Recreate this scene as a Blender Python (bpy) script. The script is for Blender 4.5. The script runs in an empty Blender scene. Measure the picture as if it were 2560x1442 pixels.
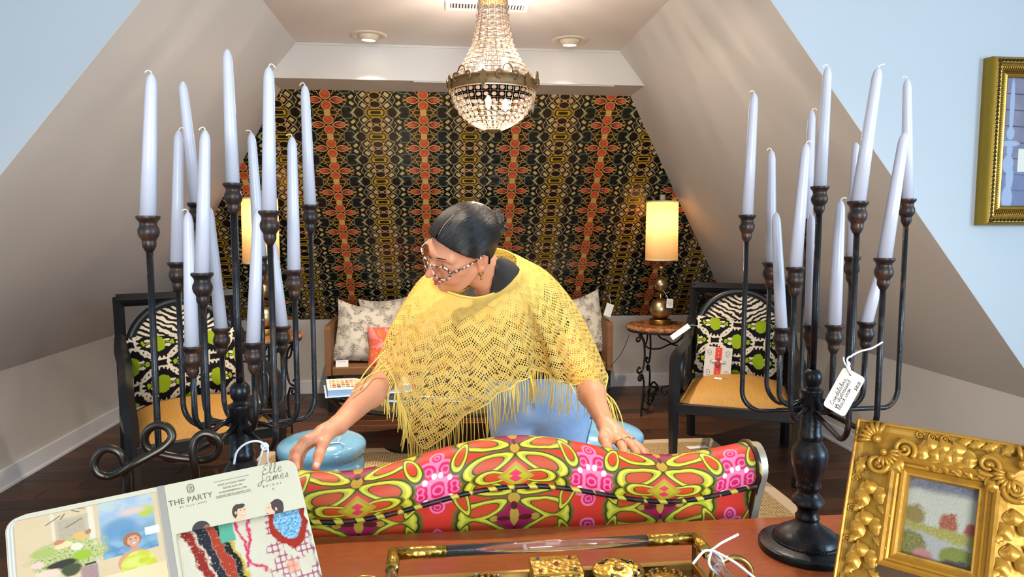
import bpy, math, random
import numpy as np
from mathutils import Vector, Matrix, Euler
from math import pi, sin, cos, radians as R
random.seed(7); np.random.seed(7)
SC = bpy.context.scene
COL = SC.collection

# ------------------------------------------------------------------ camera
F_PX, CAM_H, PITCH, YAW = 1700.0, 1.35, R(4.9), R(5.7)
cam_d = bpy.data.cameras.new('camera'); cam = bpy.data.objects.new('camera', cam_d); COL.objects.link(cam)
cam_d.sensor_width = 36.0; cam_d.lens = F_PX * 36.0 / 2560.0; cam_d.clip_start = 0.02
cam.location = (0, 0, CAM_H); cam.rotation_euler = (pi / 2 - PITCH, 0, -YAW)
SC.camera = cam

# ------------------------------------------------------------------ exposure and world
SC.view_settings.view_transform = 'Standard'; SC.view_settings.look = 'None'
SC.view_settings.gamma = 1.0; SC.view_settings.use_curve_mapping = False
SC.view_settings.exposure = 0.48
try:
    cy = SC.cycles; cy.max_bounces = 6; cy.diffuse_bounces = 2; cy.glossy_bounces = 2; cy.transmission_bounces = 5; cy.transparent_max_bounces = 10
    cy.caustics_reflective = False; cy.caustics_refractive = False; cy.sample_clamp_indirect = 6.0; cy.use_adaptive_sampling = True; cy.adaptive_threshold = 0.035; cy.use_denoising = True
except Exception: pass
world = bpy.data.worlds.new('world'); SC.world = world; world.use_nodes = True
bg = world.node_tree.nodes['Background']
bg.inputs[0].default_value = (0.62, 0.80, 1.0, 1); bg.inputs[1].default_value = 1.0

def area_light(name, loc, target, sx, sy, power, color):
    d = bpy.data.lights.new(name, 'AREA'); d.shape = 'RECTANGLE'; d.size = sx; d.size_y = sy
    d.energy = power; d.color = color
    o = bpy.data.objects.new(name, d); COL.objects.link(o); o.location = loc
    o.rotation_euler = (Vector(target) - Vector(loc)).to_track_quat('-Z', 'Y').to_euler()
    return o
def point_light(name, loc, power, color, radius=0.03):
    d = bpy.data.lights.new(name, 'POINT'); d.energy = power; d.color = color; d.shadow_soft_size = radius
    o = bpy.data.objects.new(name, d); COL.objects.link(o); o.location = loc; return o
def spot_light(name, loc, target, power, color, angle, blend=0.6, radius=0.04):
    d = bpy.data.lights.new(name, 'SPOT'); d.energy = power; d.color = color; d.shadow_soft_size = radius
    d.spot_size = angle; d.spot_blend = blend
    o = bpy.data.objects.new(name, d); COL.objects.link(o); o.location = loc
    o.rotation_euler = (Vector(target) - Vector(loc)).to_track_quat('-Z', 'Y').to_euler(); return o
# daylight entering by the three windows of the shop room the photographer stands in
area_light('daylight_right_window', (3.60, -0.55, 1.55), (0.0, 2.2, 1.0), 1.4, 1.4, 115, (0.50, 0.75, 1.0))
area_light('daylight_left_window', (-3.20, -0.55, 1.55), (0.0, 2.2, 1.0), 1.4, 1.4, 20, (0.60, 0.80, 1.0))
area_light('daylight_rear_window', (0.2, -2.72, 1.5), (0.1, 2.5, 1.2), 1.7, 1.4, 165, (0.84, 0.92, 1.0))

# ------------------------------------------------------------------ photo geometry -> world points
_FW = np.array([sin(YAW) * cos(PITCH), cos(YAW) * cos(PITCH), -sin(PITCH)])
_RT = np.array([cos(YAW), -sin(YAW), 0.0]); _UP = np.cross(_RT, _FW); _C = np.array([0, 0, CAM_H])
def ray(px, py): return _FW + _RT * (px - 1280) / F_PX - _UP * (py - 721) / F_PX
def atY(px, py, Y): d = ray(px, py); return Vector(_C + d * (Y / d[1]))
def atZ(px, py, Z): d = ray(px, py); return Vector(_C + d * ((Z - CAM_H) / d[2]))
def atX(px, py, X): d = ray(px, py); return Vector(_C + d * (X / d[0]))

# ------------------------------------------------------------------ objects
def tag(o, label=None, cat=None, group=None, kind=None):
    if label: o['label'] = label
    if cat: o['category'] = cat
    if group: o['group'] = group
    if kind: o['kind'] = kind
    return o
def empty(name, loc=(0, 0, 0), rz=0.0, label=None, cat=None, group=None):
    o = bpy.data.objects.new(name, None); COL.objects.link(o); o.location = loc; o.rotation_euler = (0, 0, rz)
    o.empty_display_size = 0.05
    return tag(o, label, cat, group)
def copy_tree(o, parent=None):
    c = o.copy(); COL.objects.link(c); c.parent = parent
    for ch in list(o.children): copy_tree(ch, c)
    return c

def frame_from(d):
    d = Vector(d).normalized()
    a = Vector((0, 0, 1)) if abs(d.z) < 0.9 else Vector((1, 0, 0))
    x = d.cross(a).normalized(); return x, d.cross(x).normalized()

class MB:
    """collects shapes and links them as one mesh object"""
    def __init__(s): s.v = []; s.f = []; s.uv = None; s.mi = []; s.cur = 0
    def add(s, vs, fs):
        b = len(s.v); s.v.extend([tuple(p) for p in vs]); s.f.extend([tuple(b + i for i in f) for f in fs]); s.mi.extend([s.cur] * len(fs)); return s
    def box(s, c, d, M=None, bev=0.0):
        x, y, z = d[0] / 2, d[1] / 2, d[2] / 2
        if bev > 0:
            b = min(bev, x * .9, y * .9, z * .9); vs = []; fs = []
            # 24-vertex chamfered box
            def P(ax, sx, sy, sz):
                p = [x * sx, y * sy, z * sz]
                for k in range(3):
                    if k != ax: p[k] -= b * (sx, sy, sz)[k]
                return Vector(p)
            idx = {}
            for sx in (-1, 1):
                for sy in (-1, 1):
                    for sz in (-1, 1):
                        for ax in range(3): idx[(ax, sx, sy, sz)] = len(vs); vs.append(P(ax, sx, sy, sz))
            q = lambda *k: [idx[t] for t in k]
            for t in (-1, 1):
                fs.append(q((0, t, -1, -1), (0, t, 1, -1), (0, t, 1, 1), (0, t, -1, 1))[::t])
                fs.append(q((1, -1, t, -1), (1, -1, t, 1), (1, 1, t, 1), (1, 1, t, -1))[::t])
                fs.append(q((2, -1, -1, t), (2, 1, -1, t), (2, 1, 1, t), (2, -1, 1, t))[::t])
            for a in (-1, 1):
                for c_ in (-1, 1):
                    fs.append(q((0, a, c_, -1), (0, a, c_, 1), (1, a, c_, 1), (1, a, c_, -1))[::-a * c_])
                    fs.append(q((0, a, -1, c_), (0, a, 1, c_), (2, a, 1, c_), (2, a, -1, c_))[::a * c_])
                    fs.append(q((1, -1, a, c_), (1, 1, a, c_), (2, 1, a, c_), (2, -1, a, c_))[::-a * c_])
            for sx in (-1, 1):
                for sy in (-1, 1):
                    for sz in (-1, 1): fs.append(q((0, sx, sy, sz), (1, sx, sy, sz), (2, sx, sy, sz))[::sx * sy * sz])
        else:
            vs = [Vector((sx * x, sy * y, sz * z)) for sx in (-1, 1) for sy in (-1, 1) for sz in (-1, 1)]
            fs = [(0, 1, 3, 2), (4, 6, 7, 5), (0, 4, 5, 1), (2, 3, 7, 6), (0, 2, 6, 4), (1, 5, 7, 3)]
        if M is not None: vs = [M @ p for p in vs]
        c = Vector(c); return s.add([p + c for p in vs], fs)
    def tube(s, pts, r, n=8, cap=True, closed=False, flat=None):
        pts = [Vector(p) for p in pts]; m = len(pts); rs = r if isinstance(r, (list, tuple)) else [r] * m
        vs = []; fs = []; px = None
        for i, p in enumerate(pts):
            if closed: t = pts[(i + 1) % m] - pts[i - 1]
            else: t = pts[min(i + 1, m - 1)] - pts[max(i - 1, 0)]
            if t.length < 1e-9: t = Vector((0, 0, 1))
            t.normalize()
            if px is None: x, _ = frame_from(t)
            else:
                x = px - t * px.dot(t)
                x = x.normalized() if x.length > 1e-6 else frame_from(t)[0]
            px = x; y = t.cross(x)
            fy = 1.0 if flat is None else flat
            for k in range(n):
                a = 2 * pi * k / n; vs.append(p + (x * cos(a) + y * sin(a) * fy) * rs[i])
        for i in range(m if closed else m - 1):
            j = (i + 1) % m
            for k in range(n):
                k2 = (k + 1) % n; fs.append((i * n + k, i * n + k2, j * n + k2, j * n + k))
        if cap and not closed:
            fs.append(tuple(range(n))[::-1]); fs.append(tuple((m - 1) * n + k for k in range(n)))
        return s.add(vs, fs)
    def lathe(s, prof, c=(0, 0, 0), n=24, M=None, a0=0.0, a1=2 * pi):
        c = Vector(c); vs = []; fs = []; full = abs(a1 - a0 - 2 * pi) < 1e-6; cols = n if full else n + 1
        for (r, z) in prof:
            for k in range(cols):
                a = a0 + (a1 - a0) * k / n; p = Vector((r * cos(a), r * sin(a), z))
                vs.append((M @ p if M is not None else p) + c)
        for i in range(len(prof) - 1):
            for k in range(n):
                k2 = (k + 1) % cols; fs.append((i * cols + k, i * cols + k2, (i + 1) * cols + k2, (i + 1) * cols + k))
        if full:
            if prof[0][0] > 1e-6: fs.append(tuple(range(cols))[::-1])
            if prof[-1][0] > 1e-6: fs.append(tuple((len(prof) - 1) * cols + k for k in range(cols)))
        return s.add(vs, fs)
    def prism(s, poly, h, M=None, c=(0, 0, 0)):
        """poly in the xy plane pushed from z=0 to z=h"""
        n = len(poly); c = Vector(c)
        vs = [Vector((p[0], p[1], 0)) for p in poly] + [Vector((p[0], p[1], h)) for p in poly]
        if M is not None: vs = [M @ p for p in vs]
        fs = [tuple(range(n))[::-1], tuple(range(n, 2 * n))] + [(i, (i + 1) % n, n + (i + 1) % n, n + i) for i in range(n)]
        return s.add([p + c for p in vs], fs)
    def ball(s, c, r, n=12, m=8, M=None):
        r = r if isinstance(r, (tuple, list)) else (r, r, r); c = Vector(c); vs = []; fs = []
        for i in range(m + 1):
            t = pi * i / m
            for k in range(n):
                a = 2 * pi * k / n; p = Vector((r[0] * sin(t) * cos(a), r[1] * sin(t) * sin(a), r[2] * cos(t)))
                vs.append((M @ p if M is not None else p) + c)
        for i in range(m):
            for k in range(n): k2 = (k + 1) % n; fs.append((i * n + k, (i + 1) * n + k, (i + 1) * n + k2, i * n + k2))
        return s.add(vs, fs)
    def quad(s, a, b, c, d): return s.add([a, b, c, d], [(0, 1, 2, 3)])
    def mesh(s, name):
        me = bpy.data.meshes.new(name); me.from_pydata([tuple(p) for p in s.v], [], s.f); me.update(); return me
    def build(s, name, mat, parent=None, smooth=False, ang=None, loc=None, rot=None):
        me = s.mesh(name)
        for m_ in (mat if isinstance(mat, (list, tuple)) else [mat]): me.materials.append(m_)
        if isinstance(mat, (list, tuple)):
            me.polygons.foreach_set('material_index', s.mi)
        o = bpy.data.objects.new(name, me); COL.objects.link(o)
        if parent is not None: o.parent = parent
        if loc is not None: o.location = loc
        if rot is not None: o.rotation_euler = rot
        if smooth:
            me.polygons.foreach_set('use_smooth', [True] * len(me.polygons))
            if ang is not None:
                try: me.set_sharp_from_angle(angle=ang)
                except Exception: pass
        return o

def grid_mesh(name, P, UV=None, mat=None, parent=None, smooth=True, wrap_u=False, thick=0.0, col=None):
    """P: array rows x cols x 3"""
    P = np.asarray(P, float); n, m = P.shape[:2]
    vs = P.reshape(-1, 3); mm = m if wrap_u else m - 1
    ii, jj = np.meshgrid(np.arange(n - 1), np.arange(mm), indexing='ij'); ii = ii.ravel(); jj = jj.ravel(); j2 = (jj + 1) % m
    fs = np.stack([ii * m + jj, ii * m + j2, (ii + 1) * m + j2, (ii + 1) * m + jj], 1)
    me = bpy.data.meshes.new(name); me.from_pydata(vs.tolist(), [], fs.tolist()); me.update()
    if UV is not None:
        uvl = me.uv_layers.new(name='UVMap'); UV = np.asarray(UV, float)
        if wrap_u:
            UVx = np.concatenate([UV, UV[:, :1] + np.array([1.0, 0.0])], 1)
            c = np.stack([UVx[ii, jj], UVx[ii, jj + 1], UVx[ii + 1, jj + 1], UVx[ii + 1, jj]], 1)
        else: c = UV.reshape(-1, 2)[fs]
        uvl.data.foreach_set('uv', c.reshape(-1))
    if mat is not None: me.materials.append(mat)
    o = bpy.data.objects.new(name, me); COL.objects.link(o)
    if parent is not None: o.parent = parent
    if smooth: me.polygons.foreach_set('use_smooth', [True] * len(me.polygons))
    if thick:
        md = o.modifiers.new('thickness', 'SOLIDIFY'); md.thickness = thick; md.offset = 0
    return o
def uv_quad(name, a, b, c, d, mat, parent=None, uv=((0, 0), (1, 0), (1, 1), (0, 1))):
    P = np.array([[a, b], [d, c]], float); UV = np.array([[uv[0], uv[1]], [uv[3], uv[2]]], float)
    return grid_mesh(name, P, UV, mat, parent, smooth=False)

def catmull(pts, n, closed=False):
    pts = [np.asarray(p, float) for p in pts]; m = len(pts); out = []
    segs = m if closed else m - 1
    for i in range(segs):
        if closed: p0, p1, p2, p3 = pts[i - 1], pts[i], pts[(i + 1) % m], pts[(i + 2) % m]
        else: p0, p1, p2, p3 = pts[max(i - 1, 0)], pts[i], pts[i + 1], pts[min(i + 2, m - 1)]
        for k in range(n):
            t = k / n
            out.append(.5 * ((2 * p1) + (-p0 + p2) * t + (2 * p0 - 5 * p1 + 4 * p2 - p3) * t * t + (-p0 + 3 * p1 - 3 * p2 + p3) * t ** 3))
    if not closed: out.append(pts[-1])
    return out
def spiral(c, r0, r1, a0, a1, n, ux=(1, 0, 0), uy=(0, 0, 1)):
    c = Vector(c); ux = Vector(ux); uy = Vector(uy)
    return [c + (ux * cos(a0 + (a1 - a0) * i / n) + uy * sin(a0 + (a1 - a0) * i / n)) * (r0 + (r1 - r0) * i / n) for i in range(n + 1)]

# ------------------------------------------------------------------ node expressions
def lin(c):
    if isinstance(c, str): c = tuple(int(c[i:i + 2], 16) for i in (0, 2, 4))
    out = []
    for v in c[:3]:
        v = v / 255.0; out.append(v / 12.92 if v <= 0.04045 else ((v + 0.055) / 1.055) ** 2.4)
    return (*out, 1.0)

class X:
    __slots__ = ('t', 's')
    def __init__(s, t, sock): s.t = t; s.s = sock
    def __add__(s, o): return s.t.m('ADD', s, o)
    def __radd__(s, o): return s.t.m('ADD', o, s)
    def __sub__(s, o): return s.t.m('SUBTRACT', s, o)
    def __rsub__(s, o): return s.t.m('SUBTRACT', o, s)
    def __mul__(s, o): return s.t.m('MULTIPLY', s, o)
    def __rmul__(s, o): return s.t.m('MULTIPLY', o, s)
    def __truediv__(s, o): return s.t.m('DIVIDE', s, o)
    def __rtruediv__(s, o): return s.t.m('DIVIDE', o, s)
    def __neg__(s): return s.t.m('MULTIPLY', s, -1.0)
    def abs(s): return s.t.m('ABSOLUTE', s)
    def sqrt(s): return s.t.m('SQRT', s)
    def sin(s): return s.t.m('SINE', s)
    def cos(s): return s.t.m('COSINE', s)
    def fract(s): return s.t.m('FRACT', s)
    def floor(s): return s.t.m('FLOOR', s)
    def min(s, o): return s.t.m('MINIMUM', s, o)
    def max(s, o): return s.t.m('MAXIMUM', s, o)
    def lt(s, o, w=0.0):
        if w: return s.t.m('MULTIPLY_ADD', s - o, -1.0 / w, 0.5, clamp=True)
        return s.t.m('LESS_THAN', s, o)
    def pw(s, o): return s.t.m('POWER', s, o)
    def at2(s, o): return s.t.m('ARCTAN2', s, o)
    def pp(s, o): return s.t.m('PINGPONG', s, o)

class Mat:
    """a node material with arithmetic on sockets"""
    def __init__(s, name, rough=0.5, metal=0.0, spec=0.5):
        s.mat = bpy.data.materials.new(name); s.mat.use_nodes = True; s.nt = s.mat.node_tree
        s.b = s.nt.nodes['Principled BSDF']; s.out = s.nt.nodes['Material Output']
        s.b.inputs['Roughness'].default_value = rough; s.b.inputs['Metallic'].default_value = metal
        s.b.inputs['Specular IOR Level'].default_value = spec; s._tc = None
    def node(s, t, **k):
        n = s.nt.nodes.new(t)
        for a, v in k.items(): setattr(n, a, v)
        return n
    def link(s, a, b): s.nt.links.new(a, b)
    def setin(s, sock, v):
        if isinstance(v, X): s.link(v.s, sock)
        elif hasattr(v, 'is_linked') or isinstance(v, bpy.types.NodeSocket): s.link(v, sock)
        else: sock.default_value = v
    def m(s, op, a, b=None, c=None, clamp=False):
        n = s.node('ShaderNodeMath', operation=op, use_clamp=clamp)
        for i, v in enumerate((a, b, c)):
            if v is not None: s.setin(n.inputs[i], v)
        return X(s, n.outputs[0])
    def tc(s, which):
        if s._tc is None: s._tc = s.node('ShaderNodeTexCoord')
        return s._tc.outputs[which]
    def xyz(s, which='UV'):
        n = s.node('ShaderNodeSeparateXYZ'); s.link(s.tc(which), n.inputs[0]); return [X(s, o) for o in n.outputs]
    def vec(s, x, y=0.0, z=0.0):
        n = s.node('ShaderNodeCombineXYZ')
        for i, v in enumerate((x, y, z)): s.setin(n.inputs[i], v)
        return n.outputs[0]
    def noise(s, scale=5, detail=2, rough=0.5, vec=None, dist=0.0, color=False, which='Object'):
        n = s.node('ShaderNodeTexNoise'); n.inputs['Scale'].default_value = scale; n.inputs['Detail'].default_value = detail
        n.inputs['Roughness'].default_value = rough; n.inputs['Distortion'].default_value = dist
        s.link(vec if vec is not None else s.tc(which), n.inputs['Vector'])
        return n.outputs['Color'] if color else X(s, n.outputs[0])
    def voronoi(s, scale=5, vec=None, feature='F1', out='Distance', which='Object', rnd=1.0):
        n = s.node('ShaderNodeTexVoronoi', feature=feature); n.inputs['Scale'].default_value = scale
        n.inputs['Randomness'].default_value = rnd
        s.link(vec if vec is not None else s.tc(which), n.inputs['Vector'])
        return X(s, n.outputs[out]) if out == 'Distance' else n.outputs[out]
    def mapping(s, scale=(1, 1, 1), loc=(0, 0, 0), rot=(0, 0, 0), which='Object'):
        n = s.node('ShaderNodeMapping'); n.inputs['Scale'].default_value = scale; n.inputs['Location'].default_value = loc
        n.inputs['Rotation'].default_value = rot; s.link(s.tc(which), n.inputs[0]); return n.outputs[0]
    def mix(s, f, a, b):
        n = s.node('ShaderNodeMix', data_type='RGBA'); s.setin(n.inputs[0], f)
        for i, v in ((6, a), (7, b)):
            if isinstance(v, (str, tuple, list)): v = lin(v)
            s.setin(n.inputs[i], v)
        return n.outputs[2]
    def ramp(s, f, stops):
        n = s.node('ShaderNodeValToRGB'); e = n.color_ramp.elements
        while len(e) < len(stops): e.new(0.5)
        for el, (p, c) in zip(e, stops): el.position = p; el.color = lin(c)
        s.setin(n.inputs[0], f); return n.outputs[0]
    def ss(s, f, a, b):
        n = s.node('ShaderNodeMapRange', interpolation_type='SMOOTHSTEP'); s.setin(n.inputs[0], f)
        n.inputs[1].default_value = a; n.inputs[2].default_value = b; return X(s, n.outputs[0])
    def layers(s, base, *ls):
        c = lin(base) if isinstance(base, (str, tuple)) else base
        for f, col in ls: c = s.mix(f, c, col)
        return c
    def color(s, c):
        s.setin(s.b.inputs['Base Color'], lin(c) if isinstance(c, (str, tuple)) else c); return s
    def rough(s, v): s.setin(s.b.inputs['Roughness'], v); return s
    def bump(s, h, strength=0.3, dist=0.01):
        n = s.node('ShaderNodeBump'); n.inputs['Strength'].default_value = strength; n.inputs['Distance'].default_value = dist
        s.setin(n.inputs['Height'], h); s.link(n.outputs[0], s.b.inputs['Normal']); return s
    def inp(s, **k):
        for a, v in k.items(): s.setin(s.b.inputs[a.replace('_', ' ')], v)
        return s
    # distance helpers
    def ell(s, x, y, cx, cy, rx, ry):
        """<1 inside"""
        dx = (x - cx) / rx; dy = (y - cy) / ry; return (dx * dx + dy * dy).sqrt()
    def rbox(s, x, y, cx, cy, hx, hy, r=0.0):
        dx = (x - cx).abs() - (hx - r); dy = (y - cy).abs() - (hy - r)
        ax = dx.max(0.0); ay = dy.max(0.0)
        return (ax * ax + ay * ay).sqrt() + dx.max(dy).min(0.0) - r
    def seg(s, x, y, ax, ay, bx, by):
        dx, dy = bx - ax, by - ay; L2 = dx * dx + dy * dy
        t = s.m('ADD', ((x - ax) * dx + (y - ay) * dy) / L2, 0.0, clamp=True)
        ex = x - ax - t * dx; ey = y - ay - t * dy; return (ex * ex + ey * ey).sqrt()

def simple(name, c, rough=0.5, metal=0.0, spec=0.5, nz=None, bump=None, amt=0.12):
    """plain colour with a slight procedural variation"""
    M = Mat(name, rough, metal, spec); l = lin(c)
    sc = nz or 14
    d = tuple(int(255 * 0) for _ in range(3))
    n = M.noise(sc, 3)
    lo = tuple(v * (1 - amt) for v in l[:3]) + (1,); hi = tuple(min(1, v * (1 + amt)) for v in l[:3]) + (1,)
    mx = M.node('ShaderNodeMix', data_type='RGBA'); M.link(n.s, mx.inputs[0]); mx.inputs[6].default_value = lo; mx.inputs[7].default_value = hi
    M.color(mx.outputs[2])
    if bump: M.bump(M.noise(bump[0], 3), bump[1], bump[2] if len(bump) > 2 else 0.002)
    return M.mat
# ================================================================== materials of the room
def paint(name, c):
    M = Mat(name, 0.75, 0, 0.25); n = M.noise(3.0, 3); M.color(M.mix(n * 0.25, c, tuple(int(v * 0.93) for v in c)))
    M.bump(M.noise(160, 2), 0.08, 0.002); return M.mat
m_wall = paint('wall_paint', (208, 201, 192)); m_ceil = paint('ceiling_paint', (236, 226, 218))
m_trim = paint('trim_paint', (226, 225, 224)); m_front = paint('wall_paint_daylit', (192, 197, 200))  # m_front: the same wall paint with cool daylight put into its colour

def wallpaper_material():
    M = Mat('wallpaper_print', 0.22, 0, 0.55)
    u, v, _ = M.xyz('UV')                                    # metres
    U, V = 609.0, 175.7
    x = ((u * 1000.0 + 735.0)).pp(U / 2.0)                   # 0 at the orange column, 304.5 at the yellow one
    y = ((v * 1000.0 - 1964.0 - (u + 0.74) * 14.8)).pp(V / 2.0)  # 0 on the flower row
    nz = M.noise(38, 2, which='UV') - 0.5
    x = x + nz * 4.0; y = y + nz * 3.0
    w = 2.0
    TAN = (205, 158, 92); BLK = (21, 16, 13); COR = (205, 88, 62); DRED = (104, 24, 18); TEAL = (74, 100, 82); CRM = (186, 168, 108)
    GOLD = (158, 112, 30); YEL = (176, 146, 30); BLUE = (52, 78, 86); ORG = (186, 92, 34)
    c = lin(BLK)
    L = lambda f, col: M.mix(f, c, col)
    def rot(cx, cy, a):
        dx = x - cx; dy = y - cy; return dx * cos(a) + dy * sin(a), dy * cos(a) - dx * sin(a)
    # lattice lines around the orange column
    for seg in ((65, 88, 121, 20), (40, 38, 66, 88), (74, 34, 104, 50), (96, 14, 122, 30), (112, 0, 130, 0), (112, 4, 128, 10), (58, 56, 80, 70)):
        d = M.seg(x, y, *seg); c = L(d.lt(1.9, w), TAN)
    # teal blobs
    for (cx, cy, hx, hy) in ((124, 88, 40, 47), (199, 88, 37, 42)):
        d = M.rbox(x, y, cx, cy, hx, hy, 30); c = L(d.lt(0, w), TEAL); c = L(d.lt(-9, w), BLK)
    d = (x - 150).abs() + (y - 88).abs() * 1.0; c = L(d.lt(13, w), TEAL)
    for seg in ((152, 88, 178, 60), ): c = L(M.seg(x, y, *seg).lt(4.0, w), TAN)
    # blue chevron and cream tesserae
    d = (x - 203).abs() + y.abs(); c = L(d.lt(21, w), BLUE); d2 = (x - 196).abs() + y.abs(); c = L(d2.lt(12, w), BLK)
    c = L(M.seg(x, y, 176, 0, 190, 24).lt(2.2, w), TAN)
    # gold band of the yellow column
    band = (x - (291 - (y * (pi / 88)).cos() * 4.0 + 0.0)); c = L((-band).lt(0, w), GOLD)
    d = M.ell(x, y, 304.5, 88, 70, 40); c = L(d.lt(1.0, 0.06), GOLD)
    for (cx, cy, hx, hy, a, tan) in ((157, 23, 15, 10, 0.7, 0), (231, 37, 17, 12, 0.7, 1), (262, 2, 13, 13, 0.78, 2)):
        px_, py_ = rot(cx, cy, a); d = M.rbox(px_, py_, 0, 0, hx + 11, hy + 11, 7)
        if tan: c = L(d.lt(4, w), TAN)
        c = L(d.lt(0, w), BLK); d = M.rbox(px_, py_, 0, 0, hx, hy, 5); c = L(d.lt(0, w), CRM if tan < 2 else (190, 152, 98))
    d = M.ell(x, y, 304.5, 30, 32, 22); c = L(d.lt(1.18, 0.06), TAN); c = L(d.lt(1.0, 0.06), BLK)
    d = M.rbox(x, y, 304.5, 88, 56, 25, 18); c = L(d.lt(0, w), BLK); c = L(d.lt(-7, w), YEL)
    d = M.rbox(x, y, 304.5, 88, 33, 11, 9); c = L(d.lt(0, w), BLK)
    # orange column
    d = M.ell(x, y, 40, 88, 30, 22); c = L(d.lt(1.0, 0.06), GOLD)
    d = M.ell(x, y, 38, 88, 22, 14); c = L(d.lt(1.0, 0.06), BLK)
    d = M.rbox(x, y, 0, 88, 20, 24, 14); c = L(d.lt(0, w), TAN)
    d0 = M.ell(x, y, 0, 37, 34, 34); c = L(d0.lt(1.0, 0.05), TAN)
    px = x - 66; prof = M.ell(x, y, 60, -26, 58, 54).max(0.0)
    lens = M.ell(x, y, 66, 62, 64, 88).max(M.ell(x, y, 66, -62, 64, 88)); c = L(lens.lt(1.0, 0.03), TAN)
    c = L(lens.lt(0.92, 0.03), DRED); lens2 = M.ell(x, y, 72, 62, 56, 83).max(M.ell(x, y, 72, -62, 56, 83)); c = L(lens2.lt(0.905, 0.04), COR)
    c = L(M.ell(x, y, 60, 0, 8, 8).lt(1.0, 0.2), (168, 60, 36))
    c = L(d0.lt(0.86, 0.05), ORG); c = L(d0.lt(0.62, 0.2), (196, 70, 48)); c = L(M.ell(x, y, 0, 46, 11, 6).lt(1.0, 0.3), (214, 96, 70))
    c = L(M.ell(x, y, 0, 0, 9, 4).lt(1.0, 0.3), (98, 60, 26))
    M.color(c); M.rough(M.noise(70, 2, which='UV') * 0.14 + 0.2)
    M.bump(M.noise(22, 2, which='UV'), 0.25, 0.01); return M.mat
m_paper = wallpaper_material()

# ================================================================== room shell
ZC, XL, XR, KZL, KZR, KXL, KXR = 2.42, -0.833, 1.056, 0.62, 0.63, -2.30, 2.48
Y1L, Y1R, YB, YT, ZS, YS = 2.58, 2.52, 5.67, 4.42, 2.22, 4.10
def struct(o): o['kind'] = 'structure'; return o
def slab(name, pts, n, mat, t=0.08):
    """a wall of thickness t behind the given polygon (n points away from the room)"""
    n = Vector(n).normalized() * t; pts = [Vector(p) for p in pts]; k = len(pts); mb = MB()
    mb.add(pts + [p + n for p in pts], [tuple(range(k)), tuple(range(2 * k - 1, k - 1, -1))] + [(i, k + i, k + (i + 1) % k, (i + 1) % k) for i in range(k)])
    return struct(mb.build(name, mat))
floor = slab('floor', [(-3.0, -2.5, 0), (3.4, -2.5, 0), (3.4, 5.8, 0), (-3.0, 5.8, 0)], (0, 0, -1), simple('subfloor_wood', (46, 28, 18), 0.5))
slab('ceiling', [(-3.0, -2.5, ZC), (-3.0, 2.6, ZC), (XL, 2.6, ZC), (XL, YS + .02, ZC), (XR, YS + .02, ZC), (XR, 2.6, ZC), (3.4, 2.6, ZC), (3.4, -2.5, ZC)], (0, 0, 1), m_ceil)
slab('wall_left_slope', [(XL, Y1L + .0005, ZC), (KXL, Y1L + .0005, KZL), (KXL, 5.85, KZL), (XL, 5.85, ZC)], (-0.8, 0, 0.6), m_wall)
slab('wall_right_slope', [(XR, Y1R + .0005, ZC), (KXR, Y1R + .0005, KZR), (KXR, 5.85, KZR), (XR, 5.85, ZC)], (0.8, 0, 0.6), m_wall)
slab('wall_left', [(KXL, Y1L + .0005, 0), (KXL, 5.8, 0), (KXL, 5.8, KZL), (KXL, Y1L + .0005, KZL)], (-1, 0, 0), m_wall)
slab('wall_right', [(KXR, Y1R + .0005, 0), (KXR, 5.8, 0), (KXR, 5.8, KZR), (KXR, Y1R + .0005, KZR)], (1, 0, 0), m_wall)
slab('wall_back', [(KXL, YB, 0), (KXR, YB, 0), (KXR, YB, .622), (KXL, YB, .622)], (0, 1, 0), m_wall)
# papered slope at the back (metres in its UV)
sl = math.hypot(YB - YT, ZS - .62)
P = np.array([[(x, YB, .62), (x, YT, ZS)] for x in (-2.4, 2.6)]).transpose(1, 0, 2); UVp = np.array([[(x, 0.0), (x, sl)] for x in (-2.4, 2.6)]).transpose(1, 0, 2)
struct(grid_mesh('wall_back_slope', P, UVp, m_paper, None, False))
slab('wall_back_slope_board', [(KXL - .1, YB + .02, .62), (KXR + .1, YB + .02, .62), (KXR + .1, YT + .02, ZS), (KXL - .1, YT + .02, ZS)], (0, .8, .6), m_wall)
mb = MB(); mb.box((0.1, (YS + YT) / 2 + .06, (ZS + ZC) / 2 + .02), (2.9, YT - YS + .12, ZC - ZS + .04))
struct(mb.build('ceiling_soffit', m_wall))
mb = MB(); mb.box((0.1, YS - .003, 2.414), (2.2, .006, .012)); struct(mb.build('trim_1', m_wall))
mb = MB(); mb.box((0.43, YS + .02, ZS - .003), (1.2, .02, .006)); struct(mb.build('trim_2', m_wall))
slab('wall_front_left', [(-3.0, Y1L, 0), (KXL - .004, Y1L, 0), (KXL - .004, Y1L, KZL), (XL - .004, Y1L, ZC), (-3.0, Y1L, ZC)], (0, 1, 0), m_front, .06)
slab('wall_front_right', [(3.4, Y1R, 0), (3.4, Y1R, ZC), (XR + .004, Y1R, ZC), (KXR + .004, Y1R, KZR), (KXR + .004, Y1R, 0)], (0, 1, 0), m_front, .06)
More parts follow.
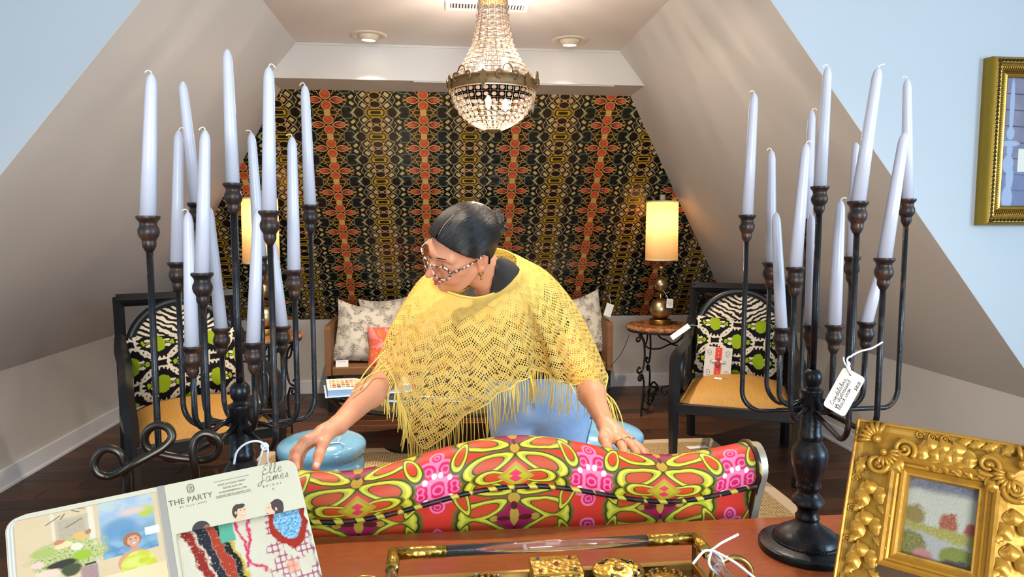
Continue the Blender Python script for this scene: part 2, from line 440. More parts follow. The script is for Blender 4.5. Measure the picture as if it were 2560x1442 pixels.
def wall_with_window(name, axis, at, lo, hi, w0, w1, z0, z1, sgn, idx):
    mb = MB(); t = .12
    for a0, a1, b0, b1 in ((lo, w0, 0, ZC), (w1, hi, 0, ZC), (w0, w1, 0, z0), (w0, w1, z1, ZC)):
        c = ((a0 + a1) / 2, (b0 + b1) / 2); d = (a1 - a0, b1 - b0)
        if axis == 'x': mb.box((at + sgn * t / 2, c[0], c[1]), (t, d[0], d[1]))
        else: mb.box((c[0], at + sgn * t / 2, c[1]), (d[0], t, d[1]))
    struct(mb.build(name, m_front))
    W = struct(empty('window_%d' % idx, (0, 0, 0)))
    def bx(nm, a0, a1, b0, b1, th, mat):
        q = MB(); c = ((a0 + a1) / 2, (b0 + b1) / 2); d = (a1 - a0, b1 - b0)
        if axis == 'x': q.box((at + sgn * .06, c[0], c[1]), (th, d[0], d[1]))
        else: q.box((c[0], at + sgn * .06, c[1]), (d[0], th, d[1]))
        return q.build(nm, mat, W)
    f = .05
    for a0, a1, b0, b1 in ((w0, w0 + f, z0, z1), (w1 - f, w1, z0, z1), (w0 + f, w1 - f, z0, z0 + f), (w0 + f, w1 - f, z1 - f, z1)): bx('window_frame', a0, a1, b0, b1, .06, m_trim)
    zm = (z0 + z1) / 2; bx('sash_bar', w0 + f, w1 - f, zm - .02, zm + .02, .04, m_trim)
    for b0, b1 in ((z0 + f, zm - .02), (zm + .02, z1 - f)): bx('pane', w0 + f, w1 - f, b0, b1, .004, m_pane)
M = Mat('window_glass', 0.02); tr = M.node('ShaderNodeBsdfTransparent'); gl = M.node('ShaderNodeBsdfGlossy'); gl.inputs['Roughness'].default_value = 0.03
mx = M.node('ShaderNodeMixShader'); mx.inputs[0].default_value = 0.07; M.link(tr.outputs[0], mx.inputs[1]); M.link(gl.outputs[0], mx.inputs[2]); M.link(mx.outputs[0], M.out.inputs[0]); m_pane = M.mat
wall_with_window('wall_side_right', 'x', 3.4, -2.5, Y1R, -1.30, 0.20, 0.80, 2.28, 1, 1)
wall_with_window('wall_rear', 'y', -2.5, -3.0, 3.4, -0.7, 1.1, 0.8, 2.2, -1, 2)
wall_with_window('wall_side_left', 'x', -3.0, -2.5, Y1L, -1.30, 0.20, 0.80, 2.28, -1, 3)
# baseboards
mb = MB(); mb.box((KXL + .009, (Y1L + YB) / 2, .0575), (.018, YB - Y1L, .115), bev=.004); mb.box((KXL + .013, (Y1L + YB) / 2, .012), (.026, YB - Y1L, .024), bev=.004); struct(mb.build('baseboard_left', m_trim))
mb = MB(); mb.box((KXR - .009, (Y1R + YB) / 2, .0575), (.018, YB - Y1R, .115), bev=.004); mb.box((KXR - .013, (Y1R + YB) / 2, .012), (.026, YB - Y1R, .024), bev=.004); struct(mb.build('baseboard_right', m_trim))
mb = MB(); mb.box(((KXL + KXR) / 2, YB - .009, .0575), (KXR - KXL, .018, .115), bev=.004); struct(mb.build('baseboard_back', m_trim))

# floor planks, laid across the alcove
def plank_material(k):
    M = Mat('walnut_plank_%d' % k, 0.38, 0, 0.4)
    vec = M.mapping((1.2, 16, 1), (k * 3.1, k, 0)); n = M.noise(3.0, 5, 0.6, vec, 0.6); n2 = M.noise(26, 3, 0.6, M.mapping((1, 22, 1), (k, 0, 0)))
    a, b = [((86, 52, 31), (50, 29, 17)), ((108, 66, 38), (60, 35, 20)), ((72, 43, 27), (42, 25, 16)), ((124, 78, 44), (70, 41, 23))][k]
    M.color(M.mix(n2 * 0.45, M.mix(n, a, b), (38, 22, 13))); M.rough(n * 0.2 + 0.3); M.bump(n2, 0.12, 0.002); return M.mat
m_planks = [plank_material(k) for k in range(4)]
rng = random.Random(3); pw = 0.127; r = 0; pl_mesh = {}
for r in range(35):
    y = 1.24 + r * pw; x = -2.29 - rng.uniform(0, 1.0)
    while x < KXR:
        L = 1.22; a = max(x, KXL + .005); b = min(x + L, KXR - .005)
        if b - a > 0.02 and not (y < 2.3 and a > 0.9):
            k = rng.choice([0, 0, 1, 1, 2, 2, 3]); key = (round(b - a, 3), k)
            if key not in pl_mesh:
                q = MB(); q.box((0, 0, .0035), (b - a - .002, pw - .002, .007), bev=.0012); me = q.mesh('plank'); me.materials.append(m_planks[k]); pl_mesh[key] = me
            o = bpy.data.objects.new('plank', pl_mesh[key]); COL.objects.link(o); o.parent = floor; o.location = ((a + b) / 2, y + pw / 2, 0.0)
        x += L
FZ = 0.007   # finished floor height
# ================================================================== shared materials
m_black = simple('black_lacquer', (24, 25, 28), 0.32, 0, 0.5, 20); m_iron = simple('wrought_iron', (20, 19, 19), 0.5, 0.3, 0.5, 30, (60, .2))
m_string = simple('white_string', (232, 232, 236), 0.8); m_tagcard = simple('cream_card', (224, 210, 184), 0.7); m_whitecard = simple('white_card', (230, 228, 222), 0.7)
m_ink = simple('dark_ink', (42, 30, 26), 0.7)
def wood(name, a, b, dark, scale=(1, 14, 14), rough=0.4, k=0.0):
    M = Mat(name, rough, 0, 0.4); n = M.noise(3.2, 5, 0.6, M.mapping(scale, (k, k, k)), 0.9); n2 = M.noise(18, 4, 0.65, M.mapping(tuple(v * 1.4 for v in scale), (k + 3, 0, 0)), 0.3)
    M.color(M.mix(n2 * 0.55, M.mix(n, a, b), dark)); M.rough(n * 0.2 + (rough - .08)); M.bump(n2, 0.12, 0.002); return M.mat
m_oldwood = wood('old_bench_wood', (158, 112, 68), (112, 74, 44), (70, 44, 26), (1.2, 10, 10), 0.55)
m_console = wood('cherry_tabletop', (184, 98, 48), (140, 64, 30), (96, 40, 20), (1.1, 9, 9), 0.26)
def brass(name, c, rough=0.3, nz=30, bump=None):
    M = Mat(name, rough, 1.0); n = M.noise(nz, 4); M.color(M.mix(n, c, tuple(int(v * 0.72) for v in c))); M.rough(n * 0.2 + rough - 0.1)
    if bump: M.bump(M.voronoi(bump[0]), bump[1], 0.003)
    return M.mat
m_gold = brass('gold_leaf', (206, 168, 92), 0.32); m_brass = brass('aged_brass', (150, 112, 54), 0.42, 40)
m_silvergold = brass('silver_gold_leaf', (196, 172, 128), 0.34, 9)

# ================================================================== pillows
def pillow_mesh(w, h, t, n=18, sag=0.0):
    us = np.linspace(-1, 1, n); P = []; rows = []
    for side in (1, -1):
        g = np.zeros((n, n, 3)); uv = np.zeros((n, n, 2))
        for i, v in enumerate(us):
            for j, u in enumerate(us):
                e = (1 - abs(u) ** 2.6) * (1 - abs(v) ** 2.6)
                pin_u = 1 - .07 * (1 - v * v); pin_v = 1 - .07 * (1 - u * u)
                wr = .006 * sin(9 * u + 4 * v) * e
                g[i, j] = (w / 2 * u * pin_u, -side * (t / 2 * max(e, 0) ** .55 + wr), h / 2 * v * pin_v - sag * (1 - u * u) * max(v, 0))
                uv[i, j] = (u * w / 2, v * h / 2)
        P.append(g); rows.append(uv)
    return P, rows
def make_pillow(name, w, h, t, mat, loc, rot, label, cat='pillow', group=None, piping=None, sag=0.0, back=None):
    P, UV = pillow_mesh(w, h, t, sag=sag); root = empty(name, loc, 0, label, cat, group); root.rotation_euler = rot
    a = grid_mesh('front_cover', P[0][:, ::-1], UV[0][:, ::-1], mat, root); b = grid_mesh('back_cover', P[1], UV[1], back or mat, root)
    if piping:
        e = [P[0][0, j] for j in range(18)] + [P[0][i, 17] for i in range(1, 18)] + [P[0][17, j] for j in range(16, -1, -1)] + [P[0][i, 0] for i in range(16, 0, -1)]
        q = MB(); q.tube([Vector(p) for p in e], .004, 6, closed=True); q.build('piping', piping, root, True)
    return root

def zebra_material():
    M = Mat('zebra_fabric', 0.8, 0, 0.2); u, v, _ = M.xyz('Object'); n = M.noise(9, 3) - 0.5; n2 = M.noise(30, 2) - 0.5
    z = _; ph = (z * 190.0 - u.abs() * 105.0 + n * 15.0 + n2 * 5.0); st = ph.sin() + n2 * 1.2
    M.color(M.mix(st.lt(-0.05, 0.25), (216, 200, 174), (24, 21, 20))); M.bump(M.noise(300, 1), 0.2, 0.001); return M.mat
m_zebra = zebra_material()
def suzani_material():
    M = Mat('suzani_fabric', 0.85, 0, 0.2); u, v, _ = M.xyz('UV'); n = M.noise(60, 2, which='UV') - 0.5
    x0 = u * 850.0 + n * 14.0; y0 = v * 850.0 + n * 14.0
    W, H = 230.0, 190.0; c = lin((17, 15, 15)); CR = (208, 196, 174); LM = (136, 158, 14)
    for (ox, oy) in ((0, 20), (W / 2, 20 + H / 2)):
        x = ((x0 - ox) / W + 0.5).fract() * W - W / 2; y = ((y0 - oy) / H + 0.5).fract() * H - H / 2
        d = M.ell(x, y, 0, 0, 88, 78); a = y.at2(x); teeth = (a * 24.0).sin() * 0.10
        ring = (d - 1.0).abs(); c = M.mix(ring.lt(0.055, 0.03), c, CR)
        th = (d + 0.12).lt(1.12, 0.02) * (0.80 - teeth * 1.6).lt(d, 0.03); c = M.mix(th * teeth.lt(-0.03, 0.02) * 1.0 if False else (d.lt(1.0, 0.02) * (0.90 + teeth).lt(d, 0.03)), c, CR)
        lime = M.ell(x, y, 0, 0, 29, 40); c = M.mix(lime.lt(1.0, 0.06), c, LM)
        c = M.mix(M.ell(x.abs(), y, 58, 0, 8, 13).lt(1.0, 0.1), c, LM); c = M.mix((M.seg(x.abs(), y, 28, 0, 60, 0)).lt(2.5, 1), c, LM)
        c = M.mix(M.ell(x.abs(), y.abs(), 78, 82, 13, 7).lt(1.0, 0.1), c, CR); c = M.mix(M.ell(x.abs(), y.abs(), 100, 74, 9, 13).lt(1.0, 0.1), c, LM)
    M.color(M.mix(M.noise(130, 2, vec=M.mapping((1, 8, 1), which='UV')) * 0.35, c, (10, 10, 8))); M.bump(M.noise(400, 1, which='UV'), 0.3, 0.001); return M.mat
m_suzani = suzani_material()
def toile_material():
    M = Mat('toile_fabric', 0.85, 0, 0.2); n = M.noise(13, 1, which='UV'); a = M.noise(34, 3, 0.6, which='UV', dist=1.6); b = M.noise(60, 2, which='UV', dist=2.2)
    cl = M.ss(n, 0.47, 0.54); line = ((a - 0.5).abs().lt(0.022, 0.02)).max((b - 0.5).abs().lt(0.03, 0.03) * 0.8)
    rings = ((M.voronoi(11, which='UV') * 75.0).sin().lt(-0.55, 0.2)) * M.ss(M.noise(9, 1, which='UV', vec=M.mapping((1, 1, 1), (3, 5, 0), which='UV')), 0.55, 0.6)
    M.color(M.mix((line * cl).max(rings * 0.8), (216, 206, 186), (40, 36, 38))); M.bump(M.noise(300, 1, which='UV'), 0.2, 0.001); return M.mat
m_toile = toile_material()
M = Mat('watercolour_fabric', 0.85, 0, 0.2); nn = M.noise(9, 2, which='UV', dist=1.5); M.color(M.ramp(nn, [(0.2, (240, 196, 70)), (0.38, (240, 120, 70)), (0.5, (236, 96, 80)), (0.62, (244, 150, 150)), (0.75, (240, 110, 80))])); m_peach = M.mat
m_plainlinen = simple('beige_linen', (214, 190, 164), 0.9); m_seat = None
M = Mat('gold_slub_silk', 0.6, 0, 0.3); s1 = M.noise(60, 3, 0.6, M.mapping((9, 1, .6))); s2 = M.noise(14, 2, 0.5, M.mapping((6, 1, 1))); M.color(M.mix(s1, M.mix(s2, (204, 158, 78), (184, 134, 58)), (130, 86, 34))); M.bump(s1, 0.4, 0.002); m_seat = M.mat

def tag_card(name, w, h, loc, rot, parent, mat=None, lines=0):
    q = MB(); q.box((0, 0, 0), (w, .0012, h)); o = q.build(name, mat or m_whitecard, parent, loc=loc); o.rotation_euler = rot
    for k in range(lines):
        q = MB(); q.box((0, -.0008, h * (.28 - .16 * k)), (w * (.7 - .12 * (k % 2)), .0004, h * .03)); q.build('print_line', m_ink, o)
    return o

# ================================================================== armchairs
def make_armchair():
    t = empty('armchair', (0, 0, 0))
    wx, wr, fy, ry = .315, .285, -.34, .34
    for s in (-1, 1):
        q = MB()                                            # front leg, arm support and arm in one sweep of square section
        path = catmull([(s * wx, fy + .02, FZ), (s * wx, fy, .22), (s * wx, fy, .42), (s * wx, fy + .01, .50), (s * (wx + .005), fy + .055, .60), (s * (wx + .005), fy + .10, .648), (s * (wx - .004), fy + .22, .668), (s * (wx - .02), fy + .42, .685), (s * (wr + .01), ry - .06, .73), (s * wr, ry + .02, .80)], 5)
        w = [(.016 + .008 * min(1, p[2] / .4)) * 1.25 for p in path]; q.tube([Vector(p) for p in path], w, 4); q.build('arm', m_black, t)
        q = MB(); bx = s * wr
        path = [(bx, ry + .10, FZ), (bx, ry + .03, .25), (bx, ry, .42), (bx, ry + .02, .60), (bx, ry + .06, .85), (bx, ry + .10, 1.0)]; q.tube([Vector(p) for p in catmull(path, 4)], .026, 4); q.build('rear_leg', m_black, t)
        q = MB(); q.tube([Vector((s * (wx - .012), -.04 + .085 * cos(a), .535 + .115 * sin(a))) for a in np.linspace(0, 2 * pi, 28, endpoint=False)], .020, 6, closed=True); q.build('side_ring', m_black, t, True)
        q = MB(); q.box((s * (wx - .015), 0, .382), (.028, .62, .055), bev=.004); q.build('side_rail', m_black, t)
    q = MB(); q.box((0, fy, .382), (2 * wx, .030, .055), bev=.004); q.box((0, fy - .002, .402), (2 * wx - .05, .034, .008)); q.build('front_rail', m_black, t)
    q = MB(); q.box((0, ry, .382), (2 * wr, .030, .055), bev=.004); q.build('rear_rail', m_black, t)
    th = math.atan2(.10, .58); Mr = Matrix.Rotation(-th, 4, 'X')
    bp = lambda x, z: Vector((x, ry + .0 + (z - .42) * .17, z))
    q = MB(); q.tube([bp(-wr - .01, .985), bp(wr + .01, .985)], .032, 4); q.tube([bp(-wr, .972), bp(wr, .972)], .022, 4); q.build('top_rail', m_black, t)
    q = MB(); q.tube([bp(-wr, .47), bp(wr, .47)], .022, 4); q.build('lower_rail', m_black, t)
    q = MB(); q.tube([bp(.252 * cos(a), .715 + .25 * sin(a)) + Vector((0, -.012, 0)) for a in np.linspace(0, 2 * pi, 48, endpoint=False)], .030, 6, closed=True, flat=.8); q.build('back_ring', m_black, t, True)
    n = 20; rows = []
    for i in range(9):
        rr = .228 * (1 - (i / 8) ** 1.0) if i else .232
        rows.append([bp(rr * cos(a), .715 + rr * sin(a)) + Vector((0, -.012 - .035 * (1 - (rr / .232) ** 2), 0)) for a in np.linspace(0, 2 * pi, 40, endpoint=False)])
    grid_mesh('back_panel', np.array(rows), np.zeros((9, 40, 2)), m_zebra, t, wrap_u=True)
    rows = []
    for i in range(9): rows.append([bp(x_, z_) + Vector((0, .012, 0)) for x_, z_ in [(.232 * (1 - i / 8) * cos(a), .715 + .232 * (1 - i / 8) * sin(a)) for a in np.linspace(0, 2 * pi, 40, endpoint=False)]])
    grid_mesh('back_panel_rear', np.array(rows)[:, ::-1], np.zeros((9, 40, 2)), m_zebra, t, wrap_u=True)
    g = np.zeros((17, 17, 3))
    for i, v in enumerate(np.linspace(-1, 1, 17)):
        for j, u in enumerate(np.linspace(-1, 1, 17)):
            e = max(0, (1 - abs(u) ** 2.6) * (1 - abs(v) ** 2.6)) ** .55; hw = wx - .025 - .02 * (v + 1) / 2
            g[i, j] = (hw * u, .315 * v - .005, .405 + .100 * e)
    grid_mesh('seat', g, np.zeros((17, 17, 2)), m_seat, t)
    return t
chR = make_armchair(); chR.location = (1.675, 3.72, 0); chR.rotation_euler = (0, 0, -.445)
tag(chR, 'black armchair with zebra back, holding the bee plaque, beside the marble table', 'chair', 'zebra back armchairs')
chL = copy_tree(chR); chL.location = (-1.24, 3.48, 0); chL.rotation_euler = (0, 0, .50)
tag(chL, 'black zebra back armchair behind the candelabra over the open magazine', 'chair', 'zebra back armchairs')
def in_chair(ch, p): return ch.location + Matrix.Rotation(ch.rotation_euler.z, 3, 'Z') @ Vector(p)
make_pillow('suzani_pillow', .50, .36, .15, m_suzani, in_chair(chR, (-.01, .215, .645)), (-.30, .03, -.445), 'black, cream and lime suzani pillow behind the bee plaque', group='suzani pillows')
make_pillow('suzani_pillow', .54, .36, .15, m_suzani, in_chair(chL, (.0, .215, .645)), (-.30, -.03, .50), 'black, cream and lime suzani pillow on the chair behind the magazine', group='suzani pillows')

# bee plaque on the right chair
def bee_material():
    M = Mat('bee_plaque_print', 0.5); u, v, w = M.xyz('UV'); x = u - 0.5; y = v
    c = M.mix(M.noise(9, 3, which='UV') * 0.5, (196, 190, 176), (150, 142, 128))
    c = M.mix(x.abs().lt(0.135, 0.01), c, (190, 20, 18)); c = M.mix((x.abs() - 0.135).abs().lt(0.012, 0.01), c, (206, 168, 80))
    dots = M.ell(x * 1.0, ((y * 8.0).fract() - 0.5) / 8.0, 0, 0, 0.018, 0.018).lt(1.0, 0.2) * (y - 0.5).abs().lt(-0.2 + 0.7, 0.01); c = M.mix(dots * (y - 0.48).abs().max(0.18).lt(0.18001) * 0.0 + dots * 0.8, c, (236, 170, 150))
    for (cx, cy) in ((0.36, 0.17), (0.36, 0.82)):
        d = M.ell(x.abs(), y, cx, cy, 1, 1); a = (y - cy).at2(x.abs() - cx); c = M.mix(((d * 90.0 - a).sin().lt(-0.75, 0.2)) * d.lt(0.11, 0.01), c, (70, 52, 44))
    c = M.mix(M.ell(x.abs(), y, 0.16, 0.52, 0.15, 0.055).lt(1.0, 0.05), c, (60, 50, 46)); c = M.mix(M.ell(x.abs(), y, 0.16, 0.52, 0.13, 0.042).lt(1.0, 0.1), c, (206, 198, 190))
    c = M.mix(M.ell(x, y, 0, 0.60, 0.055, 0.07).lt(1.0, 0.1), c, (34, 26, 26)); b = M.ell(x, y, 0, 0.44, 0.075, 0.13); c = M.mix(b.lt(1.0, 0.08), c, (190, 96, 90)); c = M.mix(b.lt(1.0, 0.05) * (y * 130.0).sin().lt(-0.1, 0.3), c, (92, 18, 20))
    c = M.mix(M.ell(x, y, 0, 0.545, 0.04, 0.03).lt(1.0, 0.2), c, (226, 216, 200)); M.color(c); return M.mat
bee = empty('bee_plaque', in_chair(chR, (-.115, .075, .475)), -.445, 'small square plaque with red stripe and jewelled bee on the chair seat', 'plaque')
bee.rotation_euler = (-.22, .06, -.40)
q = MB(); q.box((0, .008, .092), (.155, .014, .185), bev=.002); q.build('panel', simple('plaque_edge', (206, 198, 184), .6), bee)
uv_quad('printed_face', (-.0765, -.0003, .001), (.0765, -.0003, .001), (.0765, -.0003, .183), (-.0765, -.0003, .183), bee_material(), bee)
q = MB(); q.ball((0, -.006, .084), (.012, .008, .024), 10, 6); q.ball((0, -.006, .112), (.008, .007, .010), 8, 6); q.build('bee_body', simple('bee_red_enamel', (150, 50, 48), .25), bee, True)
for s in (-1, 1):
    q = MB(); q.ball((s * .022, -.005, .098), (.019, .002, .008), 10, 4, Matrix.Rotation(s * .2, 3, 'Y')); q.build('bee_wing', simple('pearl_wing', (190, 180, 168), .3), bee, True)
t_ = tag_card('plaque_price_tag', .04, .028, in_chair(chR, (-.10, -.06, .503)), (-1.45, 0, -.6), None, m_whitecard, 2); tag(t_, 'small white price tag lying on the gold chair seat', 'tag')
q = MB(); q.tube(catmull([(0.0, 0, .002), (.03, .0, .012), (.06, .0, -.004), (.075, .0, .003)], 5), .0008, 5); q.build('string', m_ink, t_)
t_ = tag_card('chair_tag', .032, .13, in_chair(chR, (-.335, .12, .735)), (-.2, .9, -.5), None, m_whitecard); tag(t_, 'blank white hang tag tied to the armchair arm beside the lamp table', 'tag')
q = MB(); q.tube(catmull([(0, 0, .065), (.01, -.005, .085), (.03, .0, .10), (.05, .01, .10)], 5), .0012, 5); q.build('string', m_string, t_)

# ================================================================== side tables with lamps
M = Mat('rouge_marble', 0.12, 0, 0.6); n = M.noise(7, 5, 0.6, dist=2.4); v_ = M.noise(13, 4, 0.7, dist=3.0); M.color(M.mix((v_ - 0.5).abs().lt(0.03, 0.05), M.ramp(n, [(0.25, (84, 52, 28)), (0.42, (168, 92, 54)), (0.55, (204, 138, 94)), (0.7, (150, 78, 44))]), (60, 58, 36))); m_marble = M.mat
def iron_scroll(q, pts, r=.0075): q.tube([Vector(p) for p in pts], r, 7)
def make_side_table():
    t = empty('side_table'); R0 = .25; n = 72; zt = .66
    prof = [(0.0, .032), (.5, .032), (.93, .032), (.985, .027), (1.0, .016), (.985, .004), (.93, 0), (0, 0)]
    rows = []
    for (f, z) in prof: rows.append([(R0 * f * (1 + .012 * cos(24 * a) * (f > .9)) * cos(a), R0 * f * (1 + .012 * cos(24 * a) * (f > .9)) * sin(a), zt - .032 + z) for a in np.linspace(0, 2 * pi, n, endpoint=False)])
    grid_mesh('marble_top', np.array(rows)[:, ::-1], np.zeros((8, n, 2)), m_marble, t, smooth=False, wrap_u=True)
    q = MB(); q.tube([(.235 * cos(a), .235 * sin(a), zt - .040) for a in np.linspace(0, 2 * pi, 48, endpoint=False)], .0075, 6, closed=True); q.build('ring', m_iron, t, True)
    for k in range(3):
        a = R(215 + 120 * k); e = Vector((cos(a), sin(a), 0)); up = Vector((0, 0, 1)); f = lambda r, z: e * r + up * z
        leg = empty('leg', (0, 0, 0)); leg.parent = t
        q = MB()
        S = [f(.225 + .028 * cos(b), .545 + .028 * sin(b)) for b in np.linspace(-1.2 * pi, .45 * pi, 14)] if False else []
        # upper C scroll, lower S scroll, foot curl
        iron_scroll(q, spiral(f(.255, .58), .008, .030, pi * 2.6, pi * .6, 16, e, up) + catmull([f(.225, .607), f(.185, .55), f(.175, .44), f(.19, .36), f(.215, .33)], 5) + spiral(f(.235, .355), .030, .009, -pi * .75, pi * .9, 14, e, up))
        q.build('upper_scroll', m_iron, leg, True); q = MB()
        iron_scroll(q, spiral(f(.222, .288), .008, .026, -pi * 1.4, pi * .75, 14, e, up) + catmull([f(.20, .315), f(.18, .25), f(.185, .16), f(.20, .08), f(.205, FZ)], 5)); q.build('lower_scroll', m_iron, leg, True); q = MB()
        iron_scroll(q, spiral(f(.125, .105), .009, .032, pi * 2.2, pi * .9, 14, e, up) + catmull([f(.10, .09), f(.14, .045), f(.19, .07), f(.17, .15), f(.11, .205), f(.05, .20)], 5) + spiral(f(.045, .165), .036, .010, pi * .5, pi * 2.2, 14, e, up)); q.build('foot_scroll', m_iron, leg, True)
        b2 = R(215 + 120 * k + 120); e2 = Vector((cos(b2), sin(b2), 0)); q = MB()
        iron_scroll(q, [Vector(p) for p in catmull([e * .225 + up * .612, e * .20 + e2 * .03 + up * .515, e * .14 + e2 * .08 + up * .50, e * .10 + e2 * .12 + up * .525, e2 * .16 + e * .06 + up * .545, e2 * .20 + e * .03 + up * .612], 6)], .006); q.build('apron_scroll', m_iron, leg, True)
    return t
tbR = make_side_table(); tbR.location = (1.578, 4.83, 0); tag(tbR, 'scrolled iron side table with round marble top beside the bee plaque chair', 'side table', 'marble side tables')
tbL = copy_tree(tbR); tbL.location = (-1.20, 4.63, 0); tag(tbL, 'round marble topped iron side table half hidden behind the candelabra', 'side table', 'marble side tables')

M = Mat('lamp_shade_linen', 0.8, 0, 0.2); M.color((236, 214, 160)); trn = M.node('ShaderNodeBsdfTranslucent'); trn.inputs[0].default_value = lin((236, 200, 146)); mx = M.node('ShaderNodeMixShader'); mx.inputs[0].default_value = 0.17
M.link(M.b.outputs[0], mx.inputs[1]); M.link(trn.outputs[0], mx.inputs[2]); M.link(mx.outputs[0], M.out.inputs[0]); m_shade = M.mat
m_shadetrim = simple('shade_trim', (238, 222, 186), .8)
M = Mat('warm_bulb'); M.inp(Emission_Color=(1.0, .68, .32, 1), Emission_Strength=16.0); m_bulb = M.mat
M = Mat('lamp_crystal', 0.08, 0, 0.8); M.color((232, 220, 190)); M.inp(Transmission_Weight=0.4); m_crystal = M.mat
LAMP_POWER = 52.0
def make_lamp(zt=.625):
    t = empty('table_lamp'); q = MB()
    q.lathe([(.0, 0), (.078, 0), (.080, .004), (.080, .034), (.076, .040), (0, .040)], n=32); q.build('base', m_brass, t, True, R(40))
    zc = .04
    for nm, zz, rr in (('large_sphere', .113, .080), ('middle_sphere', .295, .052), ('small_sphere', .418, .027)):
        q = MB(); q.ball((0, 0, zz), rr, 28, 16); q.build(nm, m_silvergold, t, True)
    q = MB(); q.lathe([(.006, .19), (.010, .195), (.010, .202), (.006, .206), (.006, .245)], n=12); q.lathe([(.0055, .345), (.0055, .392)], n=12); q.lathe([(.0055, .443), (.0055, .90)], n=12); q.build('rod', m_gold, t, True)
    q = MB(); r0, r1, z0, z1 = .117, .114, .475, .895
    q.lathe([(r0, z0), (r1, z1)], n=48); q.build('lamp_shade', m_shade, t, True)
    for zz, rr in ((z0, r0), (z1, r1)):
        q = MB(); q.lathe([(rr - .001, zz - .004), (rr + .0012, zz - .004), (rr + .0012, zz + .005), (rr - .001, zz + .005)], n=48)
        q.build('shade_ring', m_shadetrim, t, True)
    for k in range(3):
        a = 2 * pi * k / 3; q = MB(); q.tube([(0, 0, z1 - .012), (r1 * cos(a), r1 * sin(a), z1 - .003)], .0016, 5); q.build('spoke', m_shadetrim, t, True)
    q = MB(); q.lathe([(0, .895), (.010, .897), (.014, .905), (.022, .912), (.022, .926), (.018, .930), (.022, .934), (.018, .946), (0, .948)], n=16); q.build('finial', m_crystal, t, True)
    q = MB(); q.ball((0, 0, .74), (.022, .022, .036), 14, 10); q.build('bulb', m_bulb, t, True)
    return t
lpR = make_lamp(); lpR.location = tbR.location + Vector((0, 0, .66)); tag(lpR, 'lit table lamp with gold spheres and cylinder shade, in full view on the right', 'lamp', 'sphere table lamps')
lpL = copy_tree(lpR); lpL.location = tbL.location + Vector((0, 0, .66)); tag(lpL, 'lit table lamp with cylinder shade half hidden behind white tapers', 'lamp', 'sphere table lamps')
for l in (lpR, lpL):
    o = point_light('lamp_bulb_light', l.location + Vector((0, 0, .76)), LAMP_POWER, (1.0, .66, .34), .02)
t_ = tag_card('lamp_price_tag', .05, .065, tbR.location + Vector((.035, -.10, .66 + .165)), (-.1, .1, .1), None, m_whitecard, 4); tag(t_, 'white printed price tag hanging on the large lamp sphere', 'tag')
q = MB(); q.tube(catmull([(-.015, 0, .03), (-.03, .03, .075), (-.034, .09, .11), (-.036, .10, .12)], 5), .001, 5); q.build('string', m_string, t_)
q = MB(); q.tube(catmull([tbR.location + Vector((-.245, -.06, .60)), tbR.location + Vector((-.27, .1, .42)), tbR.location + Vector((-.36, .25, .25)), tbR.location + Vector((-.42, .35, .12)), (1.22, YB - .06, .10)], 8), .0025, 6)
tag(q.build('power_cord', simple('brown_cord', (70, 54, 44), .6), None, True), 'thin brown lamp cord hanging from the marble table towards the bench', 'cord')
# ================================================================== bench at the back
bn = empty('wooden_bench', (0, 0, 0), 0, 'rustic wooden bench with plank arms and iron legs against the papered wall', 'bench')
BX0, BX1, BY0, BY1, BZ = -.875, 1.275, 5.02, 5.52, .345
for i, (y0, y1) in enumerate(((BY0, BY0 + .245), (BY0 + .25, BY1 - .02))):
    q = MB(); q.box(((BX0 + BX1) / 2, (y0 + y1) / 2, BZ - .03), (BX1 - BX0 - .10, y1 - y0, .06), bev=.005); q.build('seat_plank', m_oldwood, bn)
for s, x in ((-1, BX0 + .022), (1, BX1 - .022)):
    q = MB(); Mx = Matrix(((0, 0, 1), (1, 0, 0), (0, 1, 0))); q.prism([(BY0, .285), (BY0, .63), (BY0 + .03, .648), (BY1, .665), (BY1, .285)], .044, Mx, (x - .022, 0, 0)); q.build('arm_panel', m_oldwood, bn)
    q = MB(); a = .062; arch = [(BY0 + .01 + .02, FZ), (BY0 + .075, FZ), (BY0 + .08, .15), (BY0 + .10, .21), (BY0 + .15, .245), (BY0 + .22, .25), (BY0 + .30, .245), (BY1 - .13, .21), (BY1 - .11, .15), (BY1 - .105, FZ), (BY1 - .04, FZ), (BY1 - .04, .285), (BY0 + .02, .285)]
    q.prism(arch, .03, Mx, (x - .015 - s * .005, 0, 0)); q.build('iron_leg', m_iron, bn)
    xb = x - s * .055
    q = MB(); q.prism([(xb - .055, .285), (xb + .055, .285), (xb + s * .05, FZ), (xb + s * .0, FZ), (xb - s * .0, .12), (xb - s * .02, .2), (xb - s * .055, .245)][::s], .006, Matrix(((1, 0, 0), (0, 0, 1), (0, 1, 0))), (0, BY0 + .012, 0)); q.build('iron_bracket', m_iron, bn)
    for k in (-1, 1):
        q = MB(); q.ball((xb + k * .035, BY0 + .010, .268), .006, 8, 6); q.build('rivet', m_iron, bn, True)
q = MB(); q.box(((BX0 + BX1) / 2, BY1 - .015, .49), (BX1 - BX0 - .1, .03, .33), bev=.005); q.build('back_board', m_oldwood, bn)
make_pillow('toile_pillow', .47, .47, .16, m_toile, (-.595, 5.235, .572), (-.20, .12, .12), 'cream pillow with black scrollwork at the left end of the bench, in front', group='cream scrollwork pillows', sag=.03)
make_pillow('toile_pillow', .50, .50, .15, m_toile, (-.395, 5.375, .60), (-.14, -.14, -.03), 'cream scrollwork pillow tilted behind the one at the bench\'s left end', group='cream scrollwork pillows', sag=.03)
make_pillow('watercolour_pillow', .36, .30, .12, m_peach, (-.395, 5.085, .490), (-.25, -.05, -.05), 'small coral and pink watercolour pillow on the bench')
